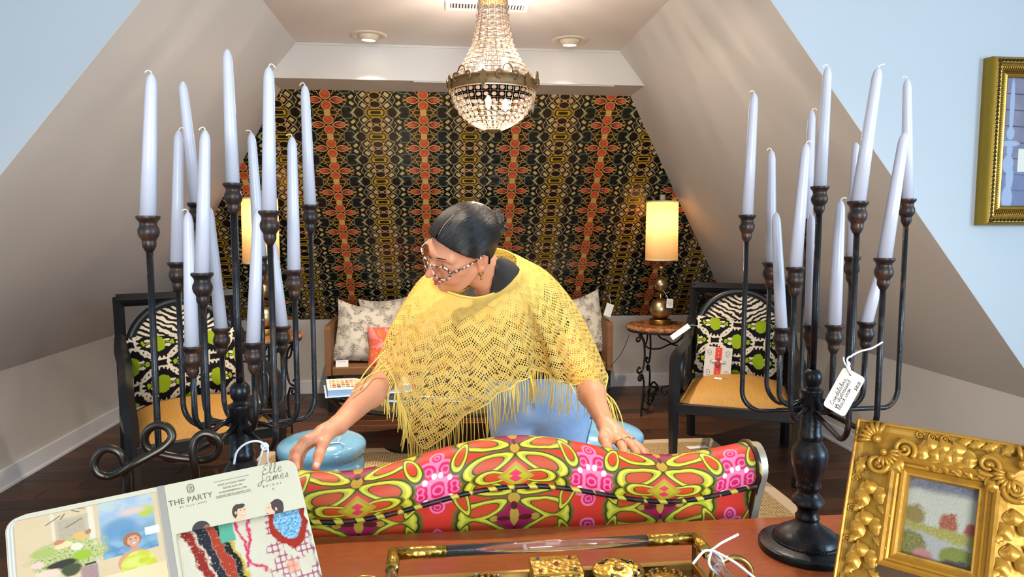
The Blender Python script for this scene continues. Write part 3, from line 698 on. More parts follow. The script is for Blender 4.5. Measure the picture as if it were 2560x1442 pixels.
make_pillow('toile_pillow', .50, .50, .15, m_toile, (1.02, 5.28, .595), (-.20, -.20, -.10), 'cream scrollwork pillow with a hang tag at the bench\'s right end', group='cream scrollwork pillows', sag=.03)
make_pillow('linen_pillow', .46, .44, .13, m_plainlinen, (.86, 5.40, .58), (-.10, .10, .0), 'plain beige pillow behind the scrollwork pillow at the bench\'s right end')
t_ = tag_card('pillow_hang_tag', .06, .10, (1.262, 5.12, .735), (-.1, .35, .1), None, m_whitecard, 0); tag(t_, 'white hang tag tied to the right bench pillow corner', 'tag')
q = MB(); q.tube(catmull([(0, 0, .045), (-.01, .0, .075), (-.02, .02, .10), (-.005, .05, .13)], 5), .0013, 5); q.build('string', m_string, t_)
t_ = tag_card('bench_price_card', .09, .05, (-.755, 5.045, BZ + .026), (-.12, 0, .15), None, m_whitecard, 1); tag(t_, 'small white price card standing on the left bench seat', 'tag')
t_ = tag_card('bench_price_card', .12, .05, (1.10, 5.05, BZ + .004), (-1.5, 0, .2), None, m_whitecard, 1); tag(t_, 'white price card lying flat on the right bench seat', 'tag')

# ================================================================== coffee table and swatch book
ct = empty('coffee_table', (.16, 4.18, 0), 0, 'oval coffee table with thick polished metal rim in front of the bench', 'coffee table')
m_chrome = brass('polished_steel', (150, 162, 172), 0.10, 4); m_tglass = Mat('smoked_table_glass', 0.04, 0, 0.8).color((28, 36, 42)).mat
ax, ay, zt = .88, .36, .405; rows = []
for (f, dz) in ((1.0 - .05, .0), (1.0 - .015, -.008), (1.0, -.045), (.985, -.085), (.93, -.12), (.85, -.135)):
    rows.append([(ax * f * cos(a), ay * f * sin(a), zt + dz) for a in np.linspace(0, 2 * pi, 72, endpoint=False)])
grid_mesh('rim', np.array(rows)[:, ::-1], np.zeros((6, 72, 2)), m_chrome, ct, wrap_u=True)
q = MB(); q.prism([(ax * .952 * cos(a), ay * .952 * sin(a)) for a in np.linspace(0, 2 * pi, 72, endpoint=False)], .010, None, (0, 0, zt - .012)); q.build('glass_top', m_tglass, ct)
q = MB(); q.prism([(ax * .86 * cos(a), ay * .86 * sin(a)) for a in np.linspace(0, 2 * pi, 48, endpoint=False)], .01, None, (0, 0, zt - .14)); q.build('under_plate', m_iron, ct)
for s in (-1, 1):
    q = MB(); q.lathe([(.16, FZ), (.16, .03), (.05, .05), (.045, .20), (.10, zt - .14)], (s * .38, 0, 0), 24); q.build('pedestal', m_iron, ct, True, R(40))
def swatch_material():
    M = Mat('swatch_page_print', 0.5); u, v, _ = M.xyz('UV'); gx = (u * 9.0); gy = (v * 6.0); cx = gx.fract() - 0.5; cy = gy.fract() - 0.5
    inside = cx.abs().lt(0.42) * cy.abs().lt(0.40) * (u - 0.55).abs().lt(0.38) * (v - 0.55).abs().lt(0.36)
    n = M.noise(1.0, 0, vec=M.vec(gx.floor() * 0.37, gy.floor() * 1.71, 0.0)); col = M.ramp(n, [(0.3, (150, 60, 46)), (0.42, (196, 104, 70)), (0.5, (96, 110, 84)), (0.58, (184, 164, 104)), (0.7, (70, 80, 70))])
    M.color(M.mix(inside, (226, 214, 196), col)); return M.mat
bk = empty('swatch_book', (-.46, 4.06, zt + .0), .20, 'open colour swatch book with blue page edges lying on the coffee table', 'book')
m_pageblue = simple('page_edges', (150, 186, 226), .6, nz=90); q = MB(); Mx = Matrix(((0, 0, 1), (1, 0, 0), (0, 1, 0)))
for s in (-1, 1):
    xs = np.linspace(0, 1, 9); prof = [(s * .235 * x, .006) for x in xs] + [(s * .235 * x, .012 + .030 * (1 - .25 * (1 - x) ** 2) * min(1, .45 + 2.2 * x)) for x in xs[::-1]]
    q = MB(); q.prism(prof[::s], .30, Matrix(((1, 0, 0), (0, 0, 1), (0, 1, 0))), (0, -.15, 0)); pb = q.build('page_block', m_pageblue, bk)
    g = np.array([[(s * .235 * x, yy, .0125 + .030 * (1 - .25 * (1 - x) ** 2) * min(1, .45 + 2.2 * x)) for x in xs] for yy in (-.15, .15)]); uv = np.array([[(x, yy) for x in xs] for yy in (0, 1)])
    grid_mesh('printed_page', g[:, ::s], uv[:, ::s], swatch_material(), bk)
q = MB(); q.box((0, 0, .003), (.50, .32, .005), bev=.001); q.build('cover', simple('swatch_cover', (196, 210, 226), .5), bk)

# ================================================================== ceramic garden stools
M = Mat('sky_blue_glaze', 0.16, 0, 0.6); n = M.noise(6, 4, 0.6); M.color(M.ramp(n, [(0.25, (88, 142, 172)), (0.5, (120, 176, 208)), (0.75, (146, 194, 214))])); M.bump(M.noise(8, 2), 0.15, 0.01); m_glaze = M.mat
def make_stool(loc, rad, rz, label):
    t = empty('garden_stool', loc, rz, label, 'stool', 'blue garden stools'); k = rad
    prof = [(0, .468), (.55 * k, .466), (.80 * k, .460), (.86 * k, .452), (.93 * k, .448), (.99 * k, .436), (1.0 * k, .420), (.98 * k, .404), (.92 * k, .394), (.90 * k, .386), (.93 * k, .372), (.955 * k, .350), (.965 * k, .33), (.945 * k, .31), (.90 * k, .295), (.93 * k, .27), (1.0 * k, .235), (1.02 * k, .20), (.98 * k, .16), (.88 * k, .13), (.86 * k, .115), (.93 * k, .10), (.95 * k, .075), (.90 * k, .055), (.92 * k, .04), (.95 * k, .02), (.94 * k, FZ)]
    q = MB(); q.lathe(prof[::-1], n=48); q.build('body', m_glaze, t, True, R(50))
    for a in (0.7, 0.7 + pi):
        q = MB(); Mk = Matrix.Rotation(a, 3, 'Z'); q.ball(Mk @ Vector((0, -.955 * k, .352)), .013, 12, 8); q.build('boss', m_glaze, t, True)
    q = MB()
    for a in np.linspace(0, 2 * pi, 36, endpoint=False): q.ball((.905 * k * cos(a), .905 * k * sin(a), .389), .004, 6, 4)
    o = q.build('bead_row', m_glaze, t, True); o['kind'] = 'stuff'
    return t
stL = make_stool((-.53, 2.92, 0), .187, .4, 'sky blue ceramic garden stool beneath the outstretched arm, left of the woman')
stR = make_stool((.695, 2.95, 0), .195, -.4, 'sky blue ceramic garden stool beside the jeans, right of the woman')
def bow(loc, rz, label, drop):
    t = empty('stool_tag_string', loc, rz, label, 'string')
    for i, p in enumerate(([(0, 0, 0), (-.02, -.012, .006), (-.036, -.008, .004), (-.02, .004, .003), (0, 0, .002)], [(0, 0, .002), (.006, .014, .014), (.012, .026, .012), (.002, .014, .004), (0, 0, 0)])):
        q = MB(); q.tube(catmull(p, 5), .0022, 6); q.build('loop', m_string, t, True)
    q = MB(); q.tube(catmull(drop, 6), .0022, 6); q.build('tail', m_string, t, True); return t
bow((.735, 2.86, .466), 0, 'white string bow tied on the blue stool right of the woman', [(0, 0, .002), (.022, -.028, .002), (.036, -.085, -.012), (.039, -.112, -.06), (.041, -.116, -.12)])
bow((-.445, 2.83, .466), .3, 'white string bow tied on the blue stool left of the woman', [(0, 0, .002), (.012, -.02, .002), (.02, -.04, .0)])

# ================================================================== sisal rug
rg = empty('sisal_rug', (0, 0, FZ), 0, 'woven tan sisal rug with pale cloth border under the seating', 'rug')
RX0, RX1, RY0, RY1, RB = -1.10, 1.70, 1.55, 4.14, .07
def sisal():
    M = Mat('sisal_weave', 0.9, 0, 0.1); u, v, _ = M.xyz('Object'); n = M.noise(60, 2) - 0.5
    a = ((u + v) * 210.0 + n * 4.0).sin() * ((u - v) * 210.0 + n * 4.0).sin(); k = M.noise(5, 3)
    M.color(M.mix(M.ss(a, -0.6, 0.7), M.mix(k, (120, 92, 56), (146, 116, 76)), (196, 168, 122))); M.bump(a, 0.7, 0.006); return M.mat
q = MB(); q.box(((RX0 + RX1) / 2, (RY0 + RY1) / 2, .004), (RX1 - RX0 - 2 * RB, RY1 - RY0 - 2 * RB, .008)); q.build('woven_field', sisal(), rg)
m_bind = simple('rug_binding', (182, 160, 128), .9, nz=120, bump=(300, .4)); e = RB
for poly in ([(RX0, RY0), (RX1, RY0), (RX1 - e, RY0 + e), (RX0 + e, RY0 + e)], [(RX1, RY0), (RX1, RY1), (RX1 - e, RY1 - e), (RX1 - e, RY0 + e)], [(RX1, RY1), (RX0, RY1), (RX0 + e, RY1 - e), (RX1 - e, RY1 - e)], [(RX0, RY1), (RX0, RY0), (RX0 + e, RY0 + e), (RX0 + e, RY1 - e)]):
    q = MB(); q.prism(poly, .010); q.build('border', m_bind, rg)
t_ = tag_card('rug_label', .13, .05, (1.545, 3.96, FZ + .011), (-1.57, 0, .08), None, m_whitecard, 1); tag(t_, 'white paper label lying on the far right rug corner', 'tag')

# ================================================================== settee (its back faces the camera)
def floral():
    M = Mat('floral_print', 0.5, 0, 0.35); u, v, _ = M.xyz('UV'); n = M.noise(11, 3, which='UV') - 0.5
    Pp = 156.0; x = (u * 1000.0).pp(Pp) + n * 20.0; y0 = v * 1000.0; y = (y0).pp(98.0) + n * 16.0; w = 2.0
    RED = (206, 40, 30); MAG = (150, 22, 66); OLV = (92, 92, 22); CHA = (178, 174, 34); YEL = (214, 202, 68); PNK = (236, 120, 156); HOT = (206, 28, 86); TAN = (182, 142, 50)
    c = M.mix(M.noise(7, 2, which='UV'), RED, (218, 60, 40))
    d = M.ell(x, y, 0, 0, 74, 60); c = M.mix(d.lt(1.0, 0.12), c, MAG)
    # pink rings between the medallions
    for (cx, cy, rr) in ((156, 98, 26), (122, 92, 21), (140, 58, 21), (156, 30, 15), (106, 98, 13)):
        d = M.ell(x, y, cx, cy, rr, rr); c = M.mix(d.lt(1.0, 0.08), c, PNK); c = M.mix(d.lt(0.70, 0.1), c, HOT); c = M.mix((d - 0.34).abs().lt(0.09, 0.06), c, (232, 110, 150))
    # chartreuse looping leaves with olive edges
    def leaf(cx, cy, hl, hw_, ang):
        dx = x - cx; dy = y - cy; lx = dx * cos(ang) + dy * sin(ang); ly = dy * cos(ang) - dx * sin(ang); tp = (lx / hl * 0.35 + 0.85); return M.ell(lx, ly / tp, 0, 0, hl, hw_)
    for (cx, cy, hl, hw_, ang) in ((64, 20, 58, 25, -.30), (54, 70, 56, 25, .30), (108, 40, 34, 17, 1.15), (40, 97, 44, 15, .0)):
        e_ = leaf(cx, cy, hl, hw_, ang); c = M.mix(e_.lt(1.12, .12), c, OLV); c = M.mix(e_.lt(.93, .05), c, CHA); c = M.mix((e_ - .80).abs().lt(.07, .06), c, YEL); c = M.mix((e_ - .97).abs().lt(.03, .03), c, (46, 42, 16)); c = M.mix(e_.lt(.56, .06), c, M.mix(n + .5, (178, 88, 28), (210, 44, 30))); c = M.mix((e_ - .57).abs().lt(.035, .03), c, (70, 62, 18))
    d = (x * 0.8 + (98.0 - y)); c = M.mix(d.lt(30, w), c, TAN); c = M.mix(d.lt(22, w), c, CHA); c = M.mix(((x - 0.0) * 1.2 + (92.0 - y).abs() * 2.0).lt(16, w), c, (220, 60, 90))
    for (cx, cy, rx, ry) in ((0, 0, 9, 20), (0, 42, 11, 11), (42, 0, 9, 6)): c = M.mix(M.ell(x, y, cx, cy, rx, ry).lt(1.0, 0.1), c, TAN)
    c = M.mix(M.ell(x, y, 22, 0, 14, 5).lt(1.0, 0.2), c, (80, 18, 16)); c = M.mix(M.ell(x, y, 0, 26, 5, 9).lt(1.0, 0.2), c, (80, 18, 16))
    for (cx, cy) in ((150, 68), (131, 76)): c = M.mix(M.ell(x, y, cx, cy, 5, 6).lt(1.0, 0.3), c, (244, 226, 226))
    M.color(c); M.bump(M.noise(300, 1, which='UV'), 0.1, 0.001); return M.mat
m_floral = floral()
sA = atZ(838, 1176, .872); sB = atZ(1684, 1133, .872)       # the two dips of the camel back
sd = (sB - sA).normalized(); sn = Vector((sd.y, -sd.x, 0))  # towards the camera
sc = atZ(1286, 1150, .885); sc = sA + sd * (sc - sA).dot(sd); HALF = .52
print('settee', sA, sB, sc)
st = empty('settee', (0, 0, 0), 0, 'settee in bright red, pink and chartreuse floral print, its camel back to the camera', 'settee')
def topz(s):   # s -1..1 along the back
    a = abs(s); return .868 + .058 * (0.5 + 0.5 * cos(min(a / .68, 1) * pi)) + .020 * max(0, (a - .68) / .32) ** 1.5
def seamz(s):
    a = abs(s); return topz(s) - .090 - .012 * (1 - a)
NS = 81; ss = np.linspace(-1, 1, NS)
def settee_pt(s, off, z): p = sc + sd * (s * HALF); return (p.x + sn.x * off, p.y + sn.y * off, z)
roll = []; rolluv = []
for k in range(15):
    a = -0.30 * pi + (1.62 * pi) * k / 14                   # from inner face over the top to the seam
    row = []; ru = []
    for s in ss:
        zt_, zs_ = topz(s), seamz(s); rz_ = (zt_ - zs_) / 2; cz = (zt_ + zs_) / 2
        ang = pi + .25 * pi - a; row.append(settee_pt(s, .046 * cos(ang) + .012 * (1 if cos(ang) > 0 else 0), cz + rz_ * sin(ang) * (1.0))); ru.append((s * HALF + .0, .150 - .125 * (k / 14) + 0.03))
    roll.append(row); rolluv.append(ru)
def roll_profile(s, k, n=14):
    """front (seat side) -> over the top -> camera side seam"""
    t = k / n; a = pi * (1.08 - 1.28 * t); zt_, zs_ = topz(s), seamz(s); rz_ = (zt_ - zs_) * .56; cz = zt_ - rz_
    off = .050 * cos(a); z = cz + rz_ * sin(a)
    return settee_pt(s, off, z)
rollP = np.array([[roll_profile(s, k) for s in ss] for k in range(15)])
lenv = [0.0]
for k in range(1, 15): lenv.append(lenv[-1] + float(np.linalg.norm(rollP[k, NS // 2] - rollP[k - 1, NS // 2])))
rollUV = np.array([[(s * HALF, .072 + (lenv[14] - lenv[k])) for s in ss] for k in range(15)])
grid_mesh('back_roll', rollP[:, ::-1], rollUV[:, ::-1], m_floral, st)
panP = []; panUV = []
for k in range(13):
    t = k / 12; row = []; uv = []
    for s in ss:
        z0 = float(roll_profile(s, 14)[2]); z = z0 + (.36 - z0) * t; w_ = 1 - .10 * t ** 1.2
        row.append(settee_pt(s * w_, .030 - .05 * t + .012 * sin(pi * t), z)); uv.append((s * w_ * HALF, .072 - (z0 - z) + (topz(0) - topz(s)) * -1.0))
    panP.append(row); panUV.append(uv)
grid_mesh('back_panel', np.array(panP)[:, ::-1], np.array(panUV)[:, ::-1], m_floral, st)
inP = np.array([[settee_pt(s * (1 - .1 * k / 6), -.054 - .05 * (k / 6) * 1.0 + .0, float(roll_profile(s, 0)[2]) + (.40 - float(roll_profile(s, 0)[2])) * k / 6) for s in ss] for k in range(7)])
grid_mesh('inner_back', inP, np.array([[(s * HALF, .2 - .06 * k) for s in ss] for k in range(7)]), m_floral, st)
def piping_mat():
    M = Mat('striped_piping', 0.5); u, v, w_ = M.xyz('Object'); st_ = ((u * 150.0 + v * 60.0 + w_ * 90.0).sin()); M.color(M.layers((184, 44, 40), (st_.lt(-0.35, 0.2), (196, 182, 60)), (((u * 75.0).sin()).lt(-0.7, 0.2), (60, 24, 18)))); return M.mat
m_pipe = piping_mat()
q = MB(); q.tube([Vector(roll_profile(s, 14)) + sn * .004 for s in np.linspace(-1, 1, 121)], .0052, 6); q.build('seam_piping', m_pipe, st, True)
m_champ = simple('champagne_wood', (190, 176, 152), .35, .5)
for sgn in (-1, 1):
    q = MB(); path = []
    for k in range(15): path.append(Vector(roll_profile(sgn, k)) + sd * sgn * .006)
    # end board of the roll, sweeping down into the rear leg
    prof = [Vector(roll_profile(sgn, k)) for k in range(15)] + [Vector(settee_pt(sgn * (1 - .10 * t ** 1.2), .030 - .05 * t, float(roll_profile(sgn, 14)[2]) + (.36 - float(roll_profile(sgn, 14)[2])) * t)) for t in (.15, .3, .5, .75, 1.0)] + [Vector(settee_pt(sgn * .9, -.075, .36)), Vector(settee_pt(sgn * .93, -.078, .55)), Vector(settee_pt(sgn * .985, -.070, .74))]
    n = len(prof); a = [p + sd * sgn * .001 for p in prof]; b = [p + sd * sgn * .026 + (p - Vector(settee_pt(sgn, 0, p.z))) * -.12 for p in prof]
    q.add(a + b, [tuple(range(n)), tuple(range(2 * n - 1, n - 1, -1))] + [(i, n + i, n + (i + 1) % n, (i + 1) % n) for i in range(n)]); q.build('end_scroll', m_champ, st, True, R(50))
    q = MB(); q.tube([p + sd * sgn * .002 + Vector((0, 0, 0)) for p in (prof[2:15] + prof[15:20])], .0065, 6); q.build('edge_piping', m_pipe, st, True)
    q = MB(); q.tube([Vector(settee_pt(sgn * .90, -.03, .38)), Vector(settee_pt(sgn * .92, .0, .2)), Vector(settee_pt(sgn * .95, .02, .016))], [.026, .022, .016], 8); q.build('rear_leg', m_champ, st, True)
    q = MB(); q.tube([Vector(settee_pt(sgn * .88, -.50, .36)), Vector(settee_pt(sgn * .88, -.505, .2)), Vector(settee_pt(sgn * .88, -.51, .016))], [.026, .022, .015], 8); q.build('front_leg', m_champ, st, True)
    g = []
    for k in range(9):
        t = k / 8; g.append([settee_pt(sgn * (.97 + .045 * cos(b)), -.07 - .34 * t, .575 - .10 * t + .045 * sin(b)) for b in np.linspace(0, 2 * pi, 14, endpoint=False)])
    grid_mesh('arm_roll', np.array(g)[:, ::-1], np.array([[(.1 * j, .06 * k) for j in range(14)] for k in range(9)]), m_floral, st, wrap_u=True)
Ms = Matrix((sd.to_tuple(), (-sn).to_tuple(), (0, 0, 1))).transposed()
q = MB(); q.box(sc - sn * .29 + Vector((0, 0, .395 - sc.z)), (2 * HALF * .9, .44, .09), Ms, .02); o = q.build('seat', m_floral, st); me = o.data
uvl = me.uv_layers.new(name='UVMap')
for lp in me.loops: co = me.vertices[lp.vertex_index].co; uvl.data[lp.index].uv = ((co - sc).dot(sd), (co - sc).dot(sn) + co.z)

# ================================================================== console table in the foreground
cs = empty('console_table', (0, 0, 0), 0, 'polished reddish wood console table carrying the candelabra, tray and frames', 'table')
TZ = .76; CX0, CX1, CY0, CY1 = -.62, 1.22, .52, 1.30
q = MB(); q.box(((CX0 + CX1) / 2, (CY0 + CY1) / 2, TZ - .015), (CX1 - CX0, CY1 - CY0, .03), bev=.004); q.build('table_top', m_console, cs)
q = MB(); q.box(((CX0 + CX1) / 2, CY1 - .05, TZ - .08), (CX1 - CX0 - .1, .02, .10)); q.build('far_apron', m_console, cs)
q = MB(); q.box(((CX0 + CX1) / 2, CY0 + .05, TZ - .08), (CX1 - CX0 - .1, .02, .10)); q.build('near_apron', m_console, cs)
for x in (CX0 + .05, CX1 - .05):
    q = MB(); q.box((x, (CY0 + CY1) / 2, TZ - .08), (.02, CY1 - CY0 - .12, .10)); q.build('side_apron', m_console, cs)
    for y in (CY0 + .05, CY1 - .05):
        q = MB(); q.tube([(x, y, TZ - .03), (x, y, .4), (x, y, FZ)], [.036, .030, .020], 4); q.build('leg', m_console, cs)
# ================================================================== candelabra
def iron_paint():
    M = Mat('distressed_black_iron', 0.36, 0.35, 0.5); n = M.noise(34, 4, 0.65); n2 = M.noise(120, 3, 0.6)
    c = M.mix(M.ss(n, 0.56, 0.70), (17, 18, 21), (66, 40, 26)); c = M.mix(M.ss(n2, 0.70, 0.73), c, (150, 108, 74)); M.color(c)
    M.rough(M.ss(n, 0.4, 0.7) * 0.25 + 0.30); M.bump(n2, 0.25, 0.002); return M.mat
m_ciron = iron_paint()
M = Mat('rusty_cup_iron', 0.42, 0.35, 0.5); n = M.noise(40, 4, 0.65); M.color(M.ramp(n, [(0.3, (20, 17, 16)), (0.5, (44, 30, 23)), (0.68, (82, 50, 32))])); M.bump(n, 0.4, 0.002); m_cup = M.mat
M = Mat('white_wax', 0.35, 0, 0.45); M.color((188, 185, 192)); m_wax = M.mat
m_wick = simple('cotton_wick', (236, 228, 214), .9)
CUP = [(.0, -.001), (.0118, -.001), (.0136, .001), (.0156, .0005), (.0158, -.0025), (.0146, -.0042), (.0120, -.0075), (.0112, -.0105), (.0118, -.0135), (.0138, -.0175), (.0142, -.0220), (.0130, -.0275), (.0098, -.0325), (.0090, -.0345), (.0094, -.0365), (.0090, -.0420), (.0062, -.0475), (.0045, -.050)]
cup_me = None
def make_candelabrum(axis, cups, label, kz=.000425, hub=.3):
    """cups: (photo px, photo py, distance along the room axis, tier)"""
    t = empty('candelabrum', (axis.x, axis.y, TZ), 0, label, 'candelabrum', 'iron candelabra')
    S = [(0, .345), (.010, .343), (.0145, .336), (.0155, .328), (.0140, .319), (.0105, .313), (.0125, .309), (.0185, .306), (.0190, .301), (.0175, .298), (.0175, .228), (.0190, .224), (.0200, .219), (.0190, .214), (.0180, .211), (.0230, .203), (.0285, .193), (.0300, .182), (.0285, .166), (.0240, .146), (.0190, .130), (.0200, .126), (.0205, .120), (.0170, .116), (.0165, .110), (.0215, .104), (.0270, .096), (.0270, .091), (.0210, .086), (.0165, .078), (.0165, .070), (.0200, .066), (.0200, .062), (.0185, .058)]
    q = MB(); q.lathe([(r * 1.06, z * .985) for r, z in S][::-1], n=32); q.build('stem', m_ciron, t, True, R(50))
    B = [(.0195, .0575), (.024, .050), (.036, .042), (.049, .034), (.055, .026), (.0565, .0215), (.0600, .0210), (.0605, .018), (.075, .015), (.083, .0125), (.0845, .010), (.084, .0), (0, 0)]
    q = MB(); q.lathe(B[::-1], n=48); q.build('base', m_ciron, t, True, R(45))
    q = MB()
    for a in np.linspace(0, 2 * pi, 60, endpoint=False): q.ball((.0585 * cos(a), .0585 * sin(a), .0215), .0016, 6, 4)
    o = q.build('bead_rim', m_ciron, t, True); o['kind'] = 'stuff'
    out = []
    for (px, py, Y, tier, *tip) in cups:
        c = atY(px, py, Y) - t.location                      # rim centre in local space
        if tier == 0: c = Vector((0, 0, atY(px, py, axis.y).z - TZ))
        d = Vector((c.x, c.y, 0)); L = d.length; zh = {0: .33, 1: .262, 2: .272, 3: .282}[tier]
        arm = None
        q = MB()
        if tier == 0: pts = [Vector((0, 0, .335)), Vector((0, 0, .45)), Vector((0, 0, c.z - .046))]; r_ = .0058
        else:
            d.normalize(); rb = min(.035, L * .42); b0 = d * (L - rb) + Vector((0, 0, zh - .012)); ctr = b0 + Vector((0, 0, rb))
            pts = [d * .012 + Vector((0, 0, zh)), d * (L * .5) + Vector((0, 0, zh - .007))] + [ctr + d * rb * sin(a) - Vector((0, 0, rb * cos(a))) for a in np.linspace(0.05, pi / 2, 7)] + [d * L + Vector((0, 0, zh + .10)), d * L + Vector((0, 0, c.z - .046))]; r_ = .0046
        q.tube(pts, r_, 10); arm = q.build('arm', m_ciron, t, True)
        q = MB(); q.lathe(CUP, c, 20); q.build('candle_cup', m_cup, arm, True, R(60))
        out.append((t.location + c, px, py, Y, tip))
    return t, out
def make_candle(base, tip, wick, label, group, r0=.0110, r1=.0076):
    ax = tip - base; L = ax.length; e = ax.normalized(); x, y = frame_from(e); base = base - e * .006; L += .006
    t = empty('taper_candle', base, 0, label, 'candle', group); Mx = Matrix((x, y, e)).transposed()
    prof = [(r0, 0), (r0 + (r1 - r0) * .5, L * .5), (r1, L - .019), (r1 * .93, L - .013), (r1 * .74, L - .007), (r1 * .48, L - .003), (r1 * .25, L - .001), (0, L)]
    q = MB(); q.lathe(prof, n=18, M=Mx); q.build('wax', m_wax, t, True)
    if wick:
        k, s = wick; q = MB(); rt = Vector(_RT)
        P = [e * (L - .003), e * (L + .0015) + rt * s * .0008, e * (L + .0035) + rt * s * .0035, e * (L + .003 - .0015 * k) + rt * s * .0070, e * (L + .001 - .003 * k) + rt * s * (.0092)]
        q.tube(catmull(P, 4), .0008, 6); q.build('wick', m_wick, t, True)
    return t
axR = atZ(2015, 1372, TZ)
cupsR = [(2070, 467, 1.14, 0, 2070, 166, (1, -1), 'the tall centre taper'),
         (1868, 538, 1.225, 1, 1886, 232, (0, -1), 'the leftmost taper'),
         (2268, 498, 1.215, 1, 2268, 196, (.3, -1), 'the rightmost taper'),
         (2145, 504, 1.00, 1, 2196, 168, (-1, 1), 'the nearest tall taper, leaning right'),
         (2017, 548, 1.30, 1, 2030, 276, (0, 1), 'the far tall taper with its wick bent right'),
         (1926, 656, 1.255, 2, 1929, 375, (.6, -1), 'the mid height taper second from the left'),
         (1988, 668, 1.09, 2, 2016, 358, (0, 1), 'the leaning mid height taper left of the centre rod'),
         (2130, 642, 1.20, 2, 2141, 356, None, 'the wickless mid height taper behind the leaning one'),
         (2211, 646, 1.01, 2, 2262, 330, None, 'the mid height taper leaning far right'),
         (1953, 819, 1.17, 3, 1940, 530, None, 'the low taper at the left'),
         (2027, 812, 1.215, 3, 2028, 534, None, 'the low taper just left of the centre rod'),
         (2086, 812, 1.09, 3, 2102, 500, (-.6, 1), 'the low taper just right of the centre rod'),
         (2166, 805, 1.13, 3, 2212, 640, None, 'the low taper behind a cup at far right')]
cdR, outR = make_candelabrum(axR, [(c[0], c[1], c[2], c[3]) for c in cupsR], 'distressed black iron candelabrum with thirteen cups beside the ornate gold frame')
cupsL = [(577, 459, 1.145, 0, 568, 122, None, 'the tallest, wickless centre taper'),
         (370, 541, 1.00, 1, 379, 183, (0, -1), 'the leftmost taper with its wick bent left'),
         (775, 513, 1.255, 1, 762, 212, (.7, -1), 'the rightmost taper'),
         (673, 528, 1.045, 1, 672, 166, (1, 1), 'the near tall taper right of the centre rod'),
         (491, 508, 1.27, 1, 456, 203, None, 'the far taper leaning left'),
         (443, 656, 1.19, 2, 447, 325, (-.4, 1), 'the mid height taper whose wick points right'),
         (505, 683, 1.04, 2, 513, 324, (.6, -1), 'the near mid height taper left of the centre rod'),
         (735, 675, 1.15, 2, 730, 341, (0, -1), 'the mid height taper second from the right'),
         (650, 641, 1.25, 2, 628, 331, (-.4, -1), 'the far mid height taper before the lamp shade'),
         (480, 866, 1.09, 3, 470, 529, (0, -1), 'the low taper at the left'),
         (553, 820, 1.21, 3, 522, 516, None, 'the low leaning taper just left of the centre rod'),
         (633, 856, 1.09, 3, 645, 522, None, 'the low taper just right of the centre rod'),
         (705, 815, 1.25, 3, 681, 600, None, 'the low taper behind a rod at far right')]
axL = atY(601, 1000, 1.15); cdL, outL = make_candelabrum(axL, [(c[0], c[1], c[2], c[3]) for c in cupsL], 'distressed black iron candelabrum with thirteen cups behind the open magazine')
for cups, out, side, grp in ((cupsR, outR, 'right', 'tapers of the right candelabrum'), (cupsL, outL, 'left', 'tapers of the left candelabrum')):
    for c, (b, px, py, Y, _) in zip(cups, out):
        lbl = 'white candle, %s on the %s candelabrum' % (c[7], side)
        tipY = Y - (.012 if c[5] - c[1] > -260 and False else 0)
        make_candle(b, atY(c[4], c[5], b.y), c[6], lbl, grp)

# ================================================================== stroke lettering
GL = {'C': [[(.62, .85), (.42, 1), (.15, .8), (.05, .4), (.2, .06), (.45, .02), (.68, .18)]], 'a': [[(.5, .46), (.3, .56), (.08, .38), (.1, .1), (.3, .02), (.48, .22), (.52, .5), (.5, .12), (.62, .03), (.72, .12)]],
      'n': [[(.02, .05), (.1, .5), (.12, .05), (.2, .36), (.36, .54), (.44, .3), (.46, .05), (.58, .08)]], 'd': [[(.5, .46), (.3, .56), (.08, .38), (.1, .1), (.3, .02), (.48, .22), (.62, 1.05), (.52, .12), (.66, .04)]],
      'e': [[(.06, .26), (.36, .34), (.34, .54), (.14, .48), (.08, .18), (.26, .0), (.5, .14)]], 'l': [[(.04, .1), (.26, .7), (.24, 1.05), (.12, .9), (.12, .2), (.22, .02), (.38, .1)]],
      'b': [[(.06, .1), (.24, .8), (.18, 1.05), (.08, .8), (.1, .12), (.26, .02), (.42, .2), (.36, .46), (.5, .42)]], 'r': [[(.04, .05), (.16, .5), (.2, .58), (.24, .44), (.4, .46), (.36, .1), (.52, .06)]],
      'i': [[(.06, .05), (.18, .52), (.14, .12), (.24, .02), (.36, .1)], [(.24, .74), (.26, .78)]], 's': [[(.04, .08), (.22, .56), (.3, .3), (.28, .06), (.1, .06)], [(.3, .08), (.44, .12)]],
      't': [[(.06, .08), (.2, .9), (.14, .14), (.26, .02), (.38, .1)], [(.02, .64), (.34, .68)]], 'c': [[(.4, .46), (.24, .56), (.06, .36), (.1, .08), (.28, .0), (.46, .12)]], 'k': [[(.06, .02), (.2, 1.0), (.1, .05), (.16, .34), (.4, .52), (.22, .28), (.44, .04)]],
      'o': [[(.28, .54), (.08, .38), (.1, .08), (.3, .02), (.44, .24), (.32, .52), (.5, .48)]], '$': [[(.42, .78), (.2, .84), (.1, .62), (.36, .42), (.34, .14), (.06, .16)], [(.26, 1.0), (.2, -.05)]], '1': [[(.2, .95), (.14, .0)]], '0': [[(.28, .92), (.08, .6), (.12, .1), (.32, .04), (.42, .5), (.28, .92)]], '.': [[(.1, .02), (.12, .05)]],
      'E': [[(.62, .86), (.4, 1.0), (.16, .84), (.24, .58), (.42, .54), (.12, .44), (.04, .16), (.3, .0), (.62, .16)]], 'J': [[(.66, .82), (.56, 1.0), (.5, .7), (.44, .1), (.3, -.26), (.02, -.3), (.06, -.02), (.5, .16), (.72, .2)]], 'm': [[(.02, .05), (.1, .5), (.12, .05), (.2, .36), (.32, .54), (.36, .05), (.46, .38), (.58, .54), (.62, .12), (.74, .04)]]}
